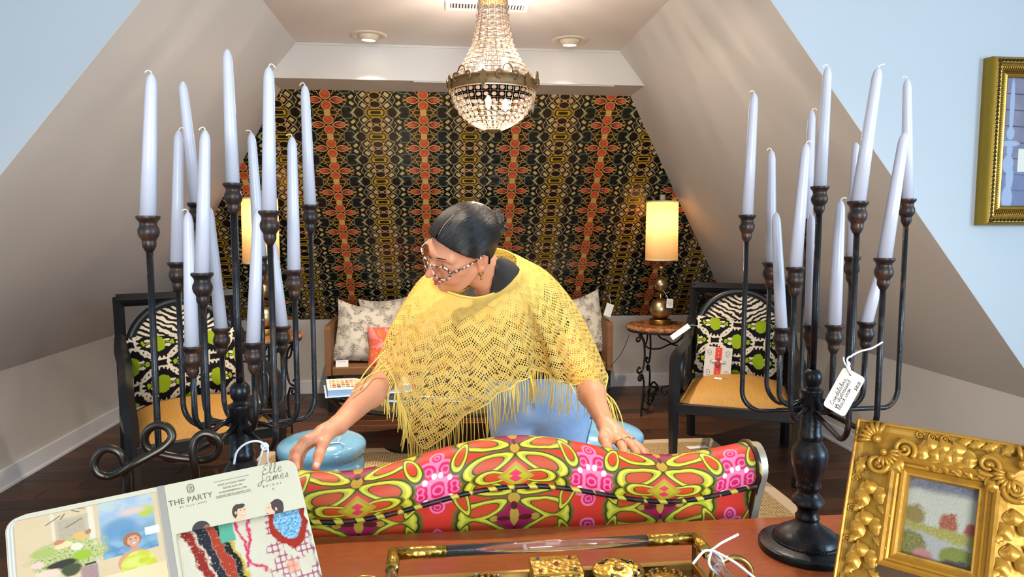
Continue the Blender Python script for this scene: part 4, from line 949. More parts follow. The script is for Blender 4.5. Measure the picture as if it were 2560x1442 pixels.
def strokes(text, q, org, ex, ey, size, rad, track=.0, slant=0.0):
    x = 0.0
    for ch in text:
        if ch == ' ': x += .42; continue
        wmax = 0
        for st_ in GL[ch]:
            pts = [org + ex * ((x + p[0] + slant * p[1]) * size) + ey * (p[1] * size) for p in catmull([(a, b) for a, b in st_], 4)]
            q.tube(pts, rad, 4); wmax = max(wmax, max(p[0] for p in st_))
        x += wmax + .05 + track
    return x * size
def text_mesh(txt, size, org, ex, ey, mat, parent, name='lettering', align='LEFT', ext=.0001, sp=1.0):
    cu = bpy.data.curves.new(name, 'FONT'); cu.body = txt; cu.size = size; cu.align_x = align; cu.extrude = ext; cu.space_character = sp; cu.resolution_u = 3
    o = bpy.data.objects.new(name, cu); COL.objects.link(o); bpy.context.view_layer.update()
    me = bpy.data.meshes.new_from_object(o); bpy.data.objects.remove(o); ez = ex.cross(ey)
    me.transform(Matrix(((ex.x, ey.x, ez.x, org.x), (ex.y, ey.y, ez.y, org.y), (ex.z, ey.z, ez.z, org.z), (0, 0, 0, 1)))); me.materials.append(mat)
    o = bpy.data.objects.new(name, me); COL.objects.link(o); o.parent = parent; return o

# price tag on the right candelabrum
rt, up_, fw = Vector(_RT), Vector(_UP), Vector(_FW)
tc = atY(2110, 979, .985); ta = R(61); ex = (rt * cos(ta) + up_ * sin(ta)); ey = (up_ * cos(ta) - rt * sin(ta)); nrm = -fw
tg = empty('price_tag', tc, 0, 'handwritten cream price tag hanging on the right candelabrum', 'tag'); q = MB(); w, h, rc = .0345, .0195, .006; poly = []
for (cx, cy, a0) in ((w - rc, h - rc, 0), (-w + rc, h - rc, 90), (-w + rc, -h + rc, 180), (w - rc, -h + rc, 270)):
    for k in range(5): a = R(a0 + 22.5 * k); poly.append((cx + rc * cos(a), cy + rc * sin(a)))
q.prism(poly, .0007, Matrix((ex, ey, nrm)).transposed()); q.build('card', m_tagcard, tg)
o0 = nrm * .0009
q = MB(); q.lathe([(0, .0002), (.0021, .0002), (.0021, 0), (0, 0)], ex * (w - .006) + ey * (h - .009) * .45 + o0, 14, Matrix((ex, ey, nrm)).transposed()); q.build('punched_hole', simple('hole_black', (14, 12, 12), .9), tg)
for txt, x0, y0, sz in (('Candelabra', -.0265, .0055, .0070), ('in distressed', -.0285, -.0012, .0070), ('black iron', -.0285, -.0079, .0070), ('$110.00', .0100, -.0165, .0056)):
    q = MB(); L = strokes(txt, q, ex * x0 + ey * y0 + o0, ex, ey, sz, .00036, .0, .12); q.build('handwriting', m_ink, tg)
q = MB(); q.box(ex * -.002 + ey * .0128 + o0, (.026, .0003, .0002), Matrix((ex, ey, nrm)).transposed()); q.build('ruled_line', simple('faint_print', (170, 150, 130), .8), tg)
q = MB(); q.tube(catmull([ex * (w - .006) + ey * .004 + o0, atY(2118, 900, .975) - tc, atY(2128, 890, .98) - tc, atY(2150, 878, .985) - tc, atY(2180, 870, .99) - tc, atY(2206, 855, 1.0) - tc], 6), .0015, 6); q.build('string', m_string, tg, True)
q = MB(); q.tube(catmull([ex * (w - .006) + ey * .004 + o0, atY(2111, 905, .975) - tc, atY(2109, 893, .98) - tc], 5), .0013, 6); q.build('string_tail', m_string, tg, True)
q = MB(); q.tube(catmull([ex * (w - .006) + ey * .004 + o0, atY(2122, 905, .99) - tc, atY(2132, 930, 1.01) - tc, atY(2140, 960, 1.005) - tc], 5), .0013, 6); q.build('string_loop', m_string, tg, True)
# string on the left candelabrum
ts = empty('tag_string', atY(660, 1118, 1.03), 0, 'white looped string hanging from the left candelabrum arm', 'string'); L0 = ts.location
for nm, pl in (('loop', [(585, 1160), (592, 1130), (612, 1110), (638, 1102), (658, 1108), (665, 1118)]), ('tail', [(662, 1112), (655, 1130), (649, 1150), (645, 1170)]), ('tail', [(664, 1114), (670, 1125), (668, 1150), (676, 1165)]), ('bow', [(652, 1115), (662, 1108), (670, 1116), (662, 1124), (653, 1117)])):
    q = MB(); q.tube(catmull([atY(a, b, 1.02) - L0 for a, b in pl], 5), .0017, 6); q.build(nm, m_string, ts, True)
# ================================================================== basket chandelier
M = Mat('chandelier_crystal', 0.06, 0, 0.9); M.color((118, 102, 92)); trn = M.node('ShaderNodeBsdfTranslucent'); trn.inputs[0].default_value = (1.0, .80, .64, 1); tp = M.node('ShaderNodeBsdfTransparent')
m1 = M.node('ShaderNodeMixShader'); m1.inputs[0].default_value = .05; m2 = M.node('ShaderNodeMixShader'); m2.inputs[0].default_value = .45
M.link(M.b.outputs[0], m1.inputs[1]); M.link(trn.outputs[0], m1.inputs[2]); M.link(m1.outputs[0], m2.inputs[1]); M.link(tp.outputs[0], m2.inputs[2]); M.link(m2.outputs[0], M.out.inputs[0]); m_bead = M.mat
M = Mat('antique_bronze', .45, .35, .5); n = M.noise(50, 4); M.color(M.mix(n, (150, 116, 68), (92, 70, 42))); M.bump(M.noise(90, 3), .4, .002); m_bronze = M.mat; m_wire = brass('silvered_wire', (168, 146, 116), .35, 60)
CH = Vector((.2205, 3.05, 0)); ch = empty('chandelier', CH, 0, 'crystal basket chandelier with bronze band hanging from the ceiling', 'chandelier')
def prof_r(z):   # radius of the basket at height z
    pts = [(2.345, .062), (2.30, .064), (2.25, .070), (2.20, .079), (2.165, .085), (2.13, .100), (2.09, .122), (2.05, .148), (2.02, .170), (1.995, .188), (1.955, .183), (1.93, .178), (1.90, .168), (1.87, .152), (1.84, .126), (1.815, .092), (1.80, .062), (1.79, .035)]
    for (z0, r0), (z1, r1) in zip(pts, pts[1:]):
        if z0 >= z >= z1: return r0 + (r1 - r0) * (z0 - z) / (z0 - z1)
    return pts[0][1] if z > pts[0][0] else pts[-1][1]
sections = [([2.345 - .0262 * i for i in range(8)], 13), ([2.1616, 2.142, 2.122, 2.101, 2.079, 2.056, 2.031, 2.004], 25), ([1.955, 1.929, 1.903, 1.878, 1.855, 1.836, 1.820], 33)]
beads = []
for zs, n in sections:
    for i, z in enumerate(zs):
        r_ = prof_r(z); q = MB(); q.tube([(r_ * cos(a), r_ * sin(a), z) for a in np.linspace(0, 2 * pi, n * 2, endpoint=False)], .0014, 5, closed=True); q.build('hoop', m_wire, ch, True)
        if i + 1 < len(zs):
            zm = (z + zs[i + 1]) / 2; rm = prof_r(zm); h = z - zs[i + 1]; wd = 2 * pi * rm / n
            for k in range(n):
                a = 2 * pi * (k + .5) / n; beads.append((rm, a, zm, min(wd, h) * .43, max(.8, min(1.25, h / wd))))
    q = MB()
    for k in range(n):
        a = 2 * pi * k / n; q.tube([(prof_r(z) * cos(a), prof_r(z) * sin(a), z) for z in zs], .0011, 4, cap=False)
    o = q.build('wire_ribs', m_wire, ch, True); o['kind'] = 'stuff'
n = 36
q = MB()
for k in range(n):
    a = 2 * pi * k / n; zz = [1.820, 1.808, 1.797, 1.790]; q.tube([(prof_r(z) * cos(a), prof_r(z) * sin(a), z) for z in zz], [.0026, .0024, .002, .0016], 5)
o = q.build('basket_tails', m_bead, ch, True); o['kind'] = 'stuff'
bm_ = MB(); bm_.ball((0, 0, 0), (1, .62, 1), 8, 4); bead_me = bm_.mesh('crystal'); bead_me.materials.append(m_bead)
view = (Vector((0, 0, CAM_H)) - (CH + Vector((0, 0, 2.0)))).normalized()
order = sorted(range(len(beads)), key=lambda i: -(Vector((cos(beads[i][1]), sin(beads[i][1]), 0)).dot(view) + (.15 if beads[i][2] < 1.97 else 0)))
rest = MB()
for j, i in enumerate(order):
    rm, a, zm, s, asp = beads[i]; p = Vector((rm * cos(a), rm * sin(a), zm)); Mr = Matrix.Rotation(a - pi / 2, 4, 'Z') @ Matrix.Diagonal((s, s, s * asp, 1))
    if j < 296:
        o = bpy.data.objects.new('crystal', bead_me); COL.objects.link(o); o.parent = ch; o.location = p; o.rotation_euler = (0, 0, a - pi / 2); o.scale = (s, s, s * asp)
    else: rest.add([p + (Mr @ Vector(v)) for v in bm_.v], bm_.f)
o = rest.build('more_crystals', m_bead, ch); o['kind'] = 'stuff'
q = MB(); q.lathe([(.0, 2.42), (.075, 2.418), (.078, 2.405), (.058, 2.395), (.030, 2.388), (.064, 2.372), (.067, 2.362), (.065, 2.347), (.060, 2.342), (0, 2.342)][::-1], n=32); q.build('canopy', m_bronze, ch, True, R(40))
q = MB(); q.lathe([(.183, 1.953), (.1915, 1.955), (.190, 1.965), (.193, 1.975), (.190, 1.988), (.1945, 1.996), (.186, 2.002), (.183, 1.953)], n=64); q.build('band', m_bronze, ch, True, R(40))
va = math.atan2(view.y, view.x)
for k in range(6):
    a = va + R(18) + k * pi / 3; e = Vector((cos(a), sin(a), 0)); tn = Vector((-sin(a), cos(a), 0)); up = Vector((0, 0, 1))
    q = MB(); q.tube([e * .196 + tn * (.022 * cos(b)) + up * (2.002 + .034 * max(0, sin(b))) for b in np.linspace(-.25, pi + .25, 16)], .0042, 6, flat=.6); q.build('arch', m_bronze, ch, True)
    for s in (-1, 1):
        q = MB(); q.tube([e * .196 + tn * s * (.022 + .014 * (1 - cos(b))) + up * (1.992 + .012 * sin(b) * 1.4) for b in np.linspace(0, 1.6 * pi, 12)], [.0048] * 6 + [.004] * 6, 6); q.build('scroll_leaf', m_bronze, ch, True)
    a2 = a + pi / 6; e2 = Vector((cos(a2), sin(a2), 0)); t2 = Vector((-sin(a2), cos(a2), 0)); q = MB(); leaf = [(0, 2.016), (.007, 2.006), (.016, 2.004), (.011, 1.992), (.018, 1.975), (.010, 1.968), (.012, 1.954), (.005, 1.946), (0, 1.932)]
    poly = leaf + [(-x, z) for x, z in leaf[-2:0:-1]]
    f = [e2 * .1955 + t2 * x + up * z for x, z in poly]; b = [p + e2 * .004 for p in f]; nn = len(poly); q.add(f + b, [tuple(range(nn))[::-1], tuple(range(nn, 2 * nn))] + [(i, (i + 1) % nn, nn + (i + 1) % nn, nn + i) for i in range(nn)]); q.build('palmette', m_bronze, ch)
q = MB(); q.lathe([(0, 1.755), (.005, 1.757), (.008, 1.764), (.005, 1.772), (.009, 1.777), (.022, 1.783), (.035, 1.789), (.036, 1.793), (0, 1.795)], n=20); q.build('bottom_finial', m_bronze, ch, True)
dp = Vector((cos(va + 1.05) * .196, sin(va + 1.05) * .196, 0)); q = MB(); q.lathe([(0, 0), (.006, .02), (.0075, .05), (.003, .072), (0, .076)], dp + Vector((0, 0, 1.845)), 8); q.build('drop_crystal', m_bead, ch)
q = MB(); q.tube([dp + Vector((0, 0, 1.92)), dp * .97 + Vector((0, 0, 1.955))], .001, 5); q.build('drop_wire', m_wire, ch)
for (x, y, z) in ((.05, -.03, 2.075), (-.045, .04, 2.06), (-.025, -.07, 1.90), (.06, .05, 1.91)):
    q = MB(); q.ball((x, y, z), (.013, .013, .028), 12, 8); q.build('bulb', m_bulb, ch, True)
    point_light('chandelier_light', CH + Vector((x, y, z)), 29.0, (1.0, .85, .72), .02)

# ================================================================== eyeball downlights
m_can = simple('downlight_enamel', (222, 208, 182), .4); M = Mat('downlight_lamp'); M.inp(Emission_Color=(1.0, .90, .72, 1), Emission_Strength=14.0); m_lampglow = M.mat
for (x, y, lb) in ((-.403, 3.91, 'recessed eyeball downlight left of the chandelier'), (.718, 3.90, 'recessed eyeball downlight right of the chandelier'), (-.403, 2.05, 'added fill downlight out of view above the left of the settee'), (.718, 2.05, 'added fill downlight out of view above the right of the settee')):  # the nearer pair is unseen, added as warm fill over the settee
    t = empty('recessed_downlight', (x, y, ZC), 0, lb, 'ceiling light', 'eyeball downlights')
    q = MB(); q.lathe([(.066, -.002), (.070, -.007), (.088, -.009), (.099, -.005), (.101, -.0005)], n=48); q.build('trim_ring', m_can, t, True, R(50))
    ax = Vector((-.03 if x < 0 else .0, .10, -1)).normalized(); xx, yy = frame_from(ax); Mx = Matrix((xx, yy, ax)).transposed()
    q = MB(); q.lathe([(.066 * cos(b), .066 * sin(b)) for b in np.linspace(-.2, .95, 12)] + [(.034, .045)], (0, 0, .026), 36, Mx); q.build('eyeball', m_can, t, True, R(60))
    q = MB(); q.lathe([(0, .0505), (.033, .0500), (.034, .047)][::-1], (0, 0, .026), 24, Mx); q.build('lamp_face', m_lampglow, t, True)
    spot_light('downlight_beam', Vector((x, y, ZC)) + ax * .06, Vector((x, y, ZC)) + ax, 155 if y > 3 else 64, (1.0, .84, .68), R(96) if y > 3 else R(125), .9, .03)
# ceiling register
vt = empty('ceiling_vent', (.215, 3.355, ZC), 0, 'white louvred air vent in the ceiling behind the chandelier', 'vent')
for (c, d) in (((0, -.052, -.004), (.40, .022, .008)), ((0, .052, -.004), (.40, .022, .008)), ((-.188, 0, -.004), (.024, .084, .008)), ((.188, 0, -.004), (.024, .084, .008))):
    q = MB(); q.box(c, d, None, .002); q.build('frame_bar', m_trim, vt)
q = MB(); q.box((0, 0, -.001), (.36, .09, .001)); q.build('duct', simple('duct_dark', (50, 44, 46), .9), vt)
q0 = MB(); q0.box((0, 0, 0), (.0085, .084, .0015)); slat_me = q0.mesh('slat'); slat_me.materials.append(m_trim)
for k in range(24):
    o = bpy.data.objects.new('slat', slat_me); COL.objects.link(o); o.parent = vt; o.location = (-.169 + .0147 * k, 0, -.0045); o.rotation_euler = (0, .55, 0)
# ================================================================== open magazine on an iron scroll stand
bth, bph = R(-32), R(34)
bex = Vector((cos(bth), -sin(bth), 0)); bback = Vector((sin(bth), cos(bth), 0)); bey = Vector((0, 0, cos(bph))) + bback * sin(bph); bn_ = bex.cross(bey)   # bn_ faces the reader
bn_ = -bn_ if bn_.y > 0 else bn_
bo = atY(410, 1213, .82)                                    # top of the gutter
def on_page(px, py, lift=0.0):
    d = Vector(ray(px, py)); c = Vector((0, 0, CAM_H)); t = (bo - c).dot(bn_) / d.dot(bn_); return c + d * t + bn_ * lift
def page_uv(px, py): p = on_page(px, py) - bo; return p.dot(bex), p.dot(bey)
mg = empty('magazine', bo - bey * .30, 0, 'open glossy magazine with rounded corners propped on the iron scroll stand', 'magazine'); MO = mg.location
PWR = page_uv(738, 1150)[0]; PWL = -page_uv(30, 1290)[0]; PH = .30
m_paperw = simple('coated_paper', (184, 174, 148), .45, nz=3); m_pagestack = simple('page_stack', (200, 204, 214), .6, nz=200)
def rounded(w, h, r, side):
    """page outline: x from the gutter outwards, y from the top down"""
    pts = [(0, 0), (w - r, 0)] + [(w - r + r * sin(a), -r + r * cos(a)) for a in np.linspace(0, pi / 2, 7)[1:]] + [(w, -h + r)] + [(w - r + r * cos(a), -h + r - r * sin(a)) for a in np.linspace(0, pi / 2, 7)[1:]] + [(0, -h)]
    return [(x * side, y) for x, y in pts]
def page_block(name, w, side, depth, mat, lift):
    poly = rounded(w, PH, .014, side); poly = poly[::-1] if side > 0 else poly
    Mx = Matrix((bex, bey, bn_)).transposed(); q = MB(); q.prism(poly, depth, Mx, bo - MO + bn_ * (lift - depth)); return q.build(name, mat, mg)
page_block('right_page_stack', PWR, 1, .003, m_paperw, 0.0)
for k in range(5): page_block('left_page', PWL + .0015 * (5 - k) - .001, -1, .0010, [m_paperw, m_pagestack][k % 2], -.0013 * (4 - k) - .0002)
q = MB(); q.box(bo - MO - bey * (PH / 2) + bn_ * .0006 - bex * .004, (.007, .0006, PH), Matrix((bex, -bn_, bey)).transposed()); q.build('gutter', simple('gutter_grey', (140, 132, 120), .6), mg)
def page_print(name, px0, px1, y0, y1, mat, lift):
    """a printed rectangle on the page, x/y in page metres"""
    P = lambda x, y: bo - MO + bex * x + bey * y + bn_ * lift
    nx, ny = 2, 2; return uv_quad(name, P(px0, y0), P(px1, y0), P(px1, y1), P(px0, y1), mat, mg)
def left_print():
    M = Mat('florist_photo_print', 0.35); u, v, _ = M.xyz('UV'); n = M.noise(7, 3, which='UV') - 0.5; n2 = M.noise(26, 3, which='UV') - 0.5; n3 = M.noise(60, 2, which='UV')
    x = u + n2 * 0.012; y = v + n2 * 0.012
    c = M.mix(M.noise(3, 2, which='UV'), (232, 206, 162), (222, 188, 142))
    c = M.mix(M.rbox(x, y, .36, .74, .13, .17).lt(0, .01), c, (206, 184, 152)); c = M.mix(M.rbox(x, y, .37, .74, .09, .14).lt(0, .01), c, M.mix(n3, (168, 146, 118), (214, 196, 164)))
    c = M.mix(M.rbox(x, y, .245, .6, .012, .5).lt(0, .01), c, (236, 216, 178)); c = M.mix(M.rbox(x, y, .505, .5, .02, .6).lt(0, .01), c, (238, 222, 190))
    c = M.mix(M.rbox(x, y, .76, .62, .20, .40).lt(0, .012), c, M.mix(M.ss(y, .35, .95), M.mix(M.ss(n, -.1, .12), (96, 142, 172), (140, 178, 196)), M.mix(M.ss(n, -.1, .1), (196, 206, 198), (172, 188, 206))))
    c = M.mix(M.ell(x, y, .90, .76, .06, .08).lt(1, .5), c, (190, 200, 70)); c = M.mix(M.ell(x, y, .70, .60, .12, .13).lt(1, .5) * .7, c, (86, 140, 176)); c = M.mix(M.ell(x, y, .80, .80, .10, .05).lt(1, .8), c, (228, 196, 180))
    # flowers and leaves
    blob = M.ell(x + n * .25, y + n * .25, .33, .40, .25, .24); c = M.mix(blob.lt(1.0, .25), c, M.ramp(n3, [(.3, (92, 112, 40)), (.45, (168, 186, 84)), (.58, (226, 206, 160)), (.7, (132, 150, 66))]))
    for (cx, cy, rx, ry, col) in ((.17, .50, .09, .06, (176, 188, 96)), (.42, .36, .07, .06, (160, 190, 40)), (.28, .30, .10, .05, (44, 40, 22)), (.38, .48, .05, .05, (236, 226, 190)), (.30, .54, .05, .05, (240, 214, 160)), (.20, .22, .10, .05, (238, 206, 178)), (.34, .20, .06, .08, (66, 72, 34)), (.43, .62, .05, .07, (234, 184, 104)), (.28, .60, .03, .03, (206, 130, 86)), (.49, .66, .02, .03, (180, 130, 80)), (.13, .36, .05, .04, (240, 200, 180))): c = M.mix(M.ell(x + n * .1, y + n * .08, cx, cy, rx, ry).lt(1, .35), c, col)
    c = M.mix(M.rbox(x, y, .47, .22, .04, .014).lt(0, .005), c, (60, 52, 44)); c = M.mix(M.rbox(x, y, .46, .10, .06, .10).lt(0, .02), c, M.mix(n3, (196, 160, 160), (150, 110, 84)))
    # woman in a chartreuse top: hair, face, smile, neck, dress
    c = M.mix(M.rbox(x, y, .93, .47, .055, .055).lt(0, .006), c, (240, 236, 224))
    xs, ys = .775, .40
    c = M.mix(M.ell(x, y, xs, ys, .068, .100).lt(1, .1), c, M.mix(n3, (150, 84, 48), (194, 130, 82)))
    c = M.mix(M.rbox(x, y, xs + .012, ys - .10, .024, .05).lt(0, .01), c, (214, 150, 116)); c = M.mix(M.ell(x, y, xs + .005, ys - .30, .125, .16).lt(1, .04), c, (220, 156, 120))
    c = M.mix(M.ell(x, y, xs + .025, ys - .37, .13, .20).lt(1, .04), c, M.mix(M.ss(n, -.06, .1), (206, 204, 40), (226, 224, 110)))
    c = M.mix(M.ell(x, y, xs + .008, ys - .018, .046, .072).lt(1, .08), c, (226, 168, 134)); c = M.mix(M.ell(x, y, xs + .012, ys - .052, .018, .010).lt(1, .2), c, (244, 226, 216)); c = M.mix((M.ell(x, y, xs + .012, ys - .052, .020, .014) - 1.0).abs().lt(.12, .1), c, (176, 84, 74))
    c = M.mix(M.ell((x - xs - .008).abs(), y, .019, ys + .004, .009, .005).lt(1, .2), c, (92, 58, 44)); c = M.mix(M.ell((x - xs - .008).abs(), y, .020, ys + .018, .012, .003).lt(1, .3), c, (140, 90, 60))
    # flower spokes at the top
    for (a, b, e, f) in ((.20, .86, .30, .95), (.30, .90, .33, .96), (.38, .99, .43, .95), (.42, 1.0, .47, .985), (.33, .77, .44, .85)): c = M.mix(M.seg(u, v, a, b, e, f).lt(.004, .003), c, (76, 60, 46))
    M.color(M.mix(.36, c, (10, 8, 6))); return M.mat
vb_ = page_uv(260, 1442)[1]; page_print('florist_photo', -PWL + .001, -.0095, vb_, -.006, left_print(), .0012); page_print('florist_photo_foot', -PWL + .001, -.0095, -.29, vb_, simple('photo_foot_print', (206, 176, 132), .4, nz=20), .0012)
# right page: letterhead
def T(txt, px, py, size, align='LEFT', sp=1.0, rotx=None):
    p = on_page(px, py, .0004) - MO; return text_mesh(txt, size, p, bex, bey, m_ink2, mg, 'lettering', align, .00005, sp)
m_ink2 = simple('grey_ink', (84, 76, 66), .6); m_ink3 = simple('pale_ink', (150, 140, 122), .6)
mpp = (on_page(738, 1150) - on_page(412, 1213)).length / 332.0   # metres per photo pixel on the page
T('THE PARTY', 478, 1254, 20 * mpp, 'CENTER', 1.02); T('BY ELLE JAMES', 484, 1263, 6.0 * mpp, 'CENTER', 1.7)
for s_, px_, py_ in (('WEST JACKSON STREET', 580, 1208), ('RIDGELAND, MS', 582, 1217), ('ELLEJAMESBRIDAL.COM', 583, 1226), ('THEPARTYBYELLEJAMES.COM', 584, 1235)): T(s_, px_, py_, 6.2 * mpp, 'CENTER', 1.08)
for (a, b) in (((534, 1206), (622, 1187)), ((540, 1246), (629, 1227))):
    q = MB(); q.tube([on_page(*a, .0003) - MO, on_page(*b, .0003) - MO], .00022, 4); q.build('rule', m_ink2, mg)
q = MB(); strokes('Elle', q, on_page(655, 1188, .0004) - MO, bex, bey, 26 * mpp, .00028, .02, .22); q.build('script_logo', m_ink2, mg, True)
q = MB(); strokes('James', q, on_page(645, 1209, .0004) - MO, bex, bey, 24 * mpp, .00028, .04, .22); q.build('script_logo', m_ink2, mg, True)
T('BRIDAL', 681, 1214, 8 * mpp, 'CENTER', 2.2)
c0 = on_page(476, 1221, .0003) - MO
def page_poly(pts, c, nm='emblem', r_=.0002, closed=True):
    q = MB(); q.tube([c + bex * (x * mpp) + bey * (y * mpp) for x, y in pts], r_, 4, closed=closed); q.build(nm, m_ink2, mg)
cap = lambda w, h: [(w * cos(a), h * (1 if sin(a) > 0 else -1) + w * sin(a)) for a in np.linspace(0, 2 * pi, 24, endpoint=False)]
page_poly(cap(8.5, 3), c0); page_poly(cap(6.8, 2.6), c0)
for dx in (-3, 0, 3): page_poly([(dx, -6), (dx, 2), (dx + 1.2, 3.2)], c0, 'emblem', .00018, False)
page_poly([(-4.5, 1), (-2, 5), (0, 7), (2, 5), (4.5, 1)], c0, 'emblem', .00018, False); page_poly([(-5, -6), (5, -6)], c0, 'emblem', .00018, False); page_poly([(-4, 3), (0, 1), (4, 3)], c0, 'emblem', .00018, False)
page_poly([(2.6 * cos(a), 2.6 * sin(a)) for a in np.linspace(0, 2 * pi, 5, endpoint=False)], on_page(683, 1222, .0003) - MO, 'emblem', .0002)
# models pictured above the swatch: drawn as flat printed shapes
def ell_print(nm, px, py, rx, ry, col, lift, rot=0.0, a0=0, a1=360):
    c = on_page(px, py, lift) - MO; q = MB(); n = 28; pts = []
    for k in range(n):
        a = R(a0 + (a1 - a0) * k / (n - 1 if a1 - a0 < 360 else n)); x, y = rx * cos(a), ry * sin(a); xr = x * cos(rot) - y * sin(rot); yr = x * sin(rot) + y * cos(rot); pts.append(c + bex * (xr * mpp) + bey * (yr * mpp))
    q.add(pts, [tuple(range(n))]); m_ = PRT.setdefault(col, simple('print_%d' % len(PRT), col, .45, nz=40)); return q.build(nm, m_, mg)
PRT = {}
SK1, SK2, HR = (214, 164, 130), (204, 150, 116), (58, 44, 38)
ell_print('pictured_head', 596, 1279, 15.5, 20, HR, .00030); ell_print('pictured_face', 604, 1281, 11.5, 16.5, SK1, .00036, -.15); ell_print('pictured_neck', 598, 1298, 8, 11, SK1, .00033); ell_print('pictured_smile', 609.5, 1284.5, 4.0, 1.9, (240, 228, 222), .00042, .15); ell_print('pictured_lips', 609.5, 1285, 5.0, 2.8, (170, 84, 78), .00040, .15)
for dx in (601, 611): ell_print('pictured_eye', dx, 1275.5 - (dx - 601) * .25, 2.6, .8, (50, 36, 32), .00042, .2)
ell_print('pictured_ear', 589, 1282, 2.6, 4.2, SK2, .00042); ell_print('pictured_hair', 601, 1265, 11, 6.0, HR, .00040, .1)
ell_print('pictured_head', 690, 1270, 20, 21, HR, .00030, .2); ell_print('pictured_face', 676, 1274, 10.5, 18, SK1, .00036, .12); ell_print('pictured_nose', 666, 1277, 3.6, 3.2, SK1, .00037); ell_print('pictured_hair', 693, 1263, 16, 17, HR, .00040, .2); ell_print('pictured_ear', 690, 1272, 3.0, 5.0, SK2, .00042); ell_print('pictured_lips', 668.5, 1284, 3.2, 1.8, (170, 84, 78), .00040); ell_print('pictured_eye', 671, 1269, 2.4, .8, (50, 36, 32), .00042)
ell_print('pictured_head', 503, 1322, 21, 20, (52, 40, 38), .00030); ell_print('pictured_face', 517, 1324, 9, 13, (126, 82, 64), .00036, -.2)
# pinked fabric swatch on the right page
def swatch_fabric():
    M = Mat('painterly_swatch_print', 0.8, 0, 0.2); u, v, _ = M.xyz('UV'); n = M.noise(8, 3, which='UV') - 0.5; n2 = M.noise(46, 3, .7, which='UV') - 0.5; x = u + n * .10 + n2 * .045; y = v + n * .08 + n2 * .03
    c = M.mix(M.noise(5, 2, which='UV'), (226, 216, 190), (214, 198, 168)); s = x + y * .28 - .28          # slanting stripes
    for (a, w_, col) in ((.075, .035, (150, 40, 30)), (.11, .012, (226, 200, 170)), (.155, .04, (40, 40, 48)), (.235, .04, (176, 62, 36)), (.30, .026, (30, 26, 24)), (.335, .012, (206, 176, 40))): c = M.mix((s - a).abs().lt(w_, .015), c, col)
    c = M.mix((n2 * 1.0).lt(-.13, .04) * (s - .2).abs().lt(.17, .02) * .7, c, (236, 216, 190))
    c = M.mix(M.rbox(u + n * .04, v, .36, .95, .055, .10).lt(0, .01), c, (96, 172, 138))
    c = M.mix((M.seg(x, y, .44, 1.0, .50, .62)).min(M.seg(x, y, .54, 1.0, .47, .62)).min(M.seg(x, y, .50, .62, .60, .55)).lt(.011, .012), c, (214, 60, 92))
    c = M.mix(M.ell(x, y, .50, .34, .07, .16).lt(1, .3), c, (238, 178, 132)); c = M.mix(M.ell(x, y, .05, .30, .03, .30).lt(1, .4), c, (214, 60, 110)); c = M.mix(M.ell(x, y, .10, .10, .14, .12).lt(1, .5) * .8, c, (200, 90, 100))
    sc_ = (((u * 70.0).sin() * (v * 60.0).sin()).abs().lt(.30, .2)); blot = M.ss(M.noise(6, 3, which='UV', vec=M.mapping((1, 1, 1), (4, 2, 0), which='UV')), .47, .53) * M.ss(u, .58, .66)
    c = M.mix(sc_ * blot, c, (176, 96, 120)); c = M.mix(M.ell(x, y, .80, .52, .05, .06).lt(1, .8) * .7, c, (240, 150, 110))
    U_ = M.ell(x, y, .85, .95, .135, .24); c = M.mix((U_ - 1.0).abs().lt(.17, .06) * v.lt(1.2), c, (168, 46, 26)); c = M.mix(U_.lt(.84, .06), c, M.mix(M.ss(n2, -.1, .12), (66, 148, 190), (176, 206, 212)))
    M.color(M.mix(.34, c, (10, 8, 6))); M.bump(M.noise(200, 1, which='UV'), .2, .001); return M.mat
sw = empty('fabric_swatch', MO, 0, 'painterly multicolour fabric swatch with pinked edge laid on the magazine page', 'fabric swatch')
A_, B_ = page_uv(441, 1336), page_uv(757, 1270); bx0, bx1 = A_[0], B_[0]; P2 = lambda x, y, l=.0009: bo - MO + bex * x + bey * y + bn_ * l
topf = lambda x: A_[1] + (B_[1] - A_[1]) * (x - bx0) / (bx1 - bx0)
cols_ = 30; rows_ = 22; g = np.zeros((rows_, cols_, 3)); uvg = np.zeros((rows_, cols_, 2)); ybot = A_[1] - .19
for i in range(rows_):
    for j in range(cols_):
        fx = j / (cols_ - 1); fy = i / (rows_ - 1); x = bx0 + (bx1 - bx0) * fx; y = ybot + (topf(x) - ybot) * fy
        if j == cols_ - 1: x += .0016 * (1 if i % 2 else -1) + .010 * (1 - fy) * .6
        else: x += .010 * (1 - fy) * .6 * fx
        g[i, j] = P2(x, y, .0008 + .0006 * sin(7 * fx + 3 * fy) ** 2); uvg[i, j] = (fx, (fy - .25) / .75 * 1.0)
grid_mesh('cloth', g, uvg, swatch_fabric(), sw, True, thick=.0006)

# iron scroll stand
m_gun = brass('gunmetal_rod', (84, 78, 70), .38, 20)
sd_ = empty('scroll_stand', (bo.x, bo.y + .06, TZ), 0, 'gunmetal iron easel with three looped scrolls holding the magazine', 'stand'); SO = sd_.location
pth = [(318, 1262, .905), (318, 1225, .905), (317, 1190, .905), (312, 1160, .903), (297, 1130, .90), (268, 1121, .90), (244, 1138, .90), (236, 1162, .90), (248, 1184, .90), (275, 1191, .90), (305, 1180, .889), (335, 1160, .886), (375, 1138, .890), (410, 1117, .895), (430, 1093, .900), (421, 1070, .903), (396, 1062, .905), (371, 1074, .907), (361, 1099, .909), (372, 1122, .911), (400, 1134, .912), (440, 1143, .913), (475, 1147, .916), (510, 1149, .918), (538, 1138, .915), (549, 1114, .912), (538, 1091, .908), (512, 1083, .905), (490, 1096, .903), (482, 1125, .902), (486, 1160, .905), (490, 1200, .91), (492, 1240, .915)]
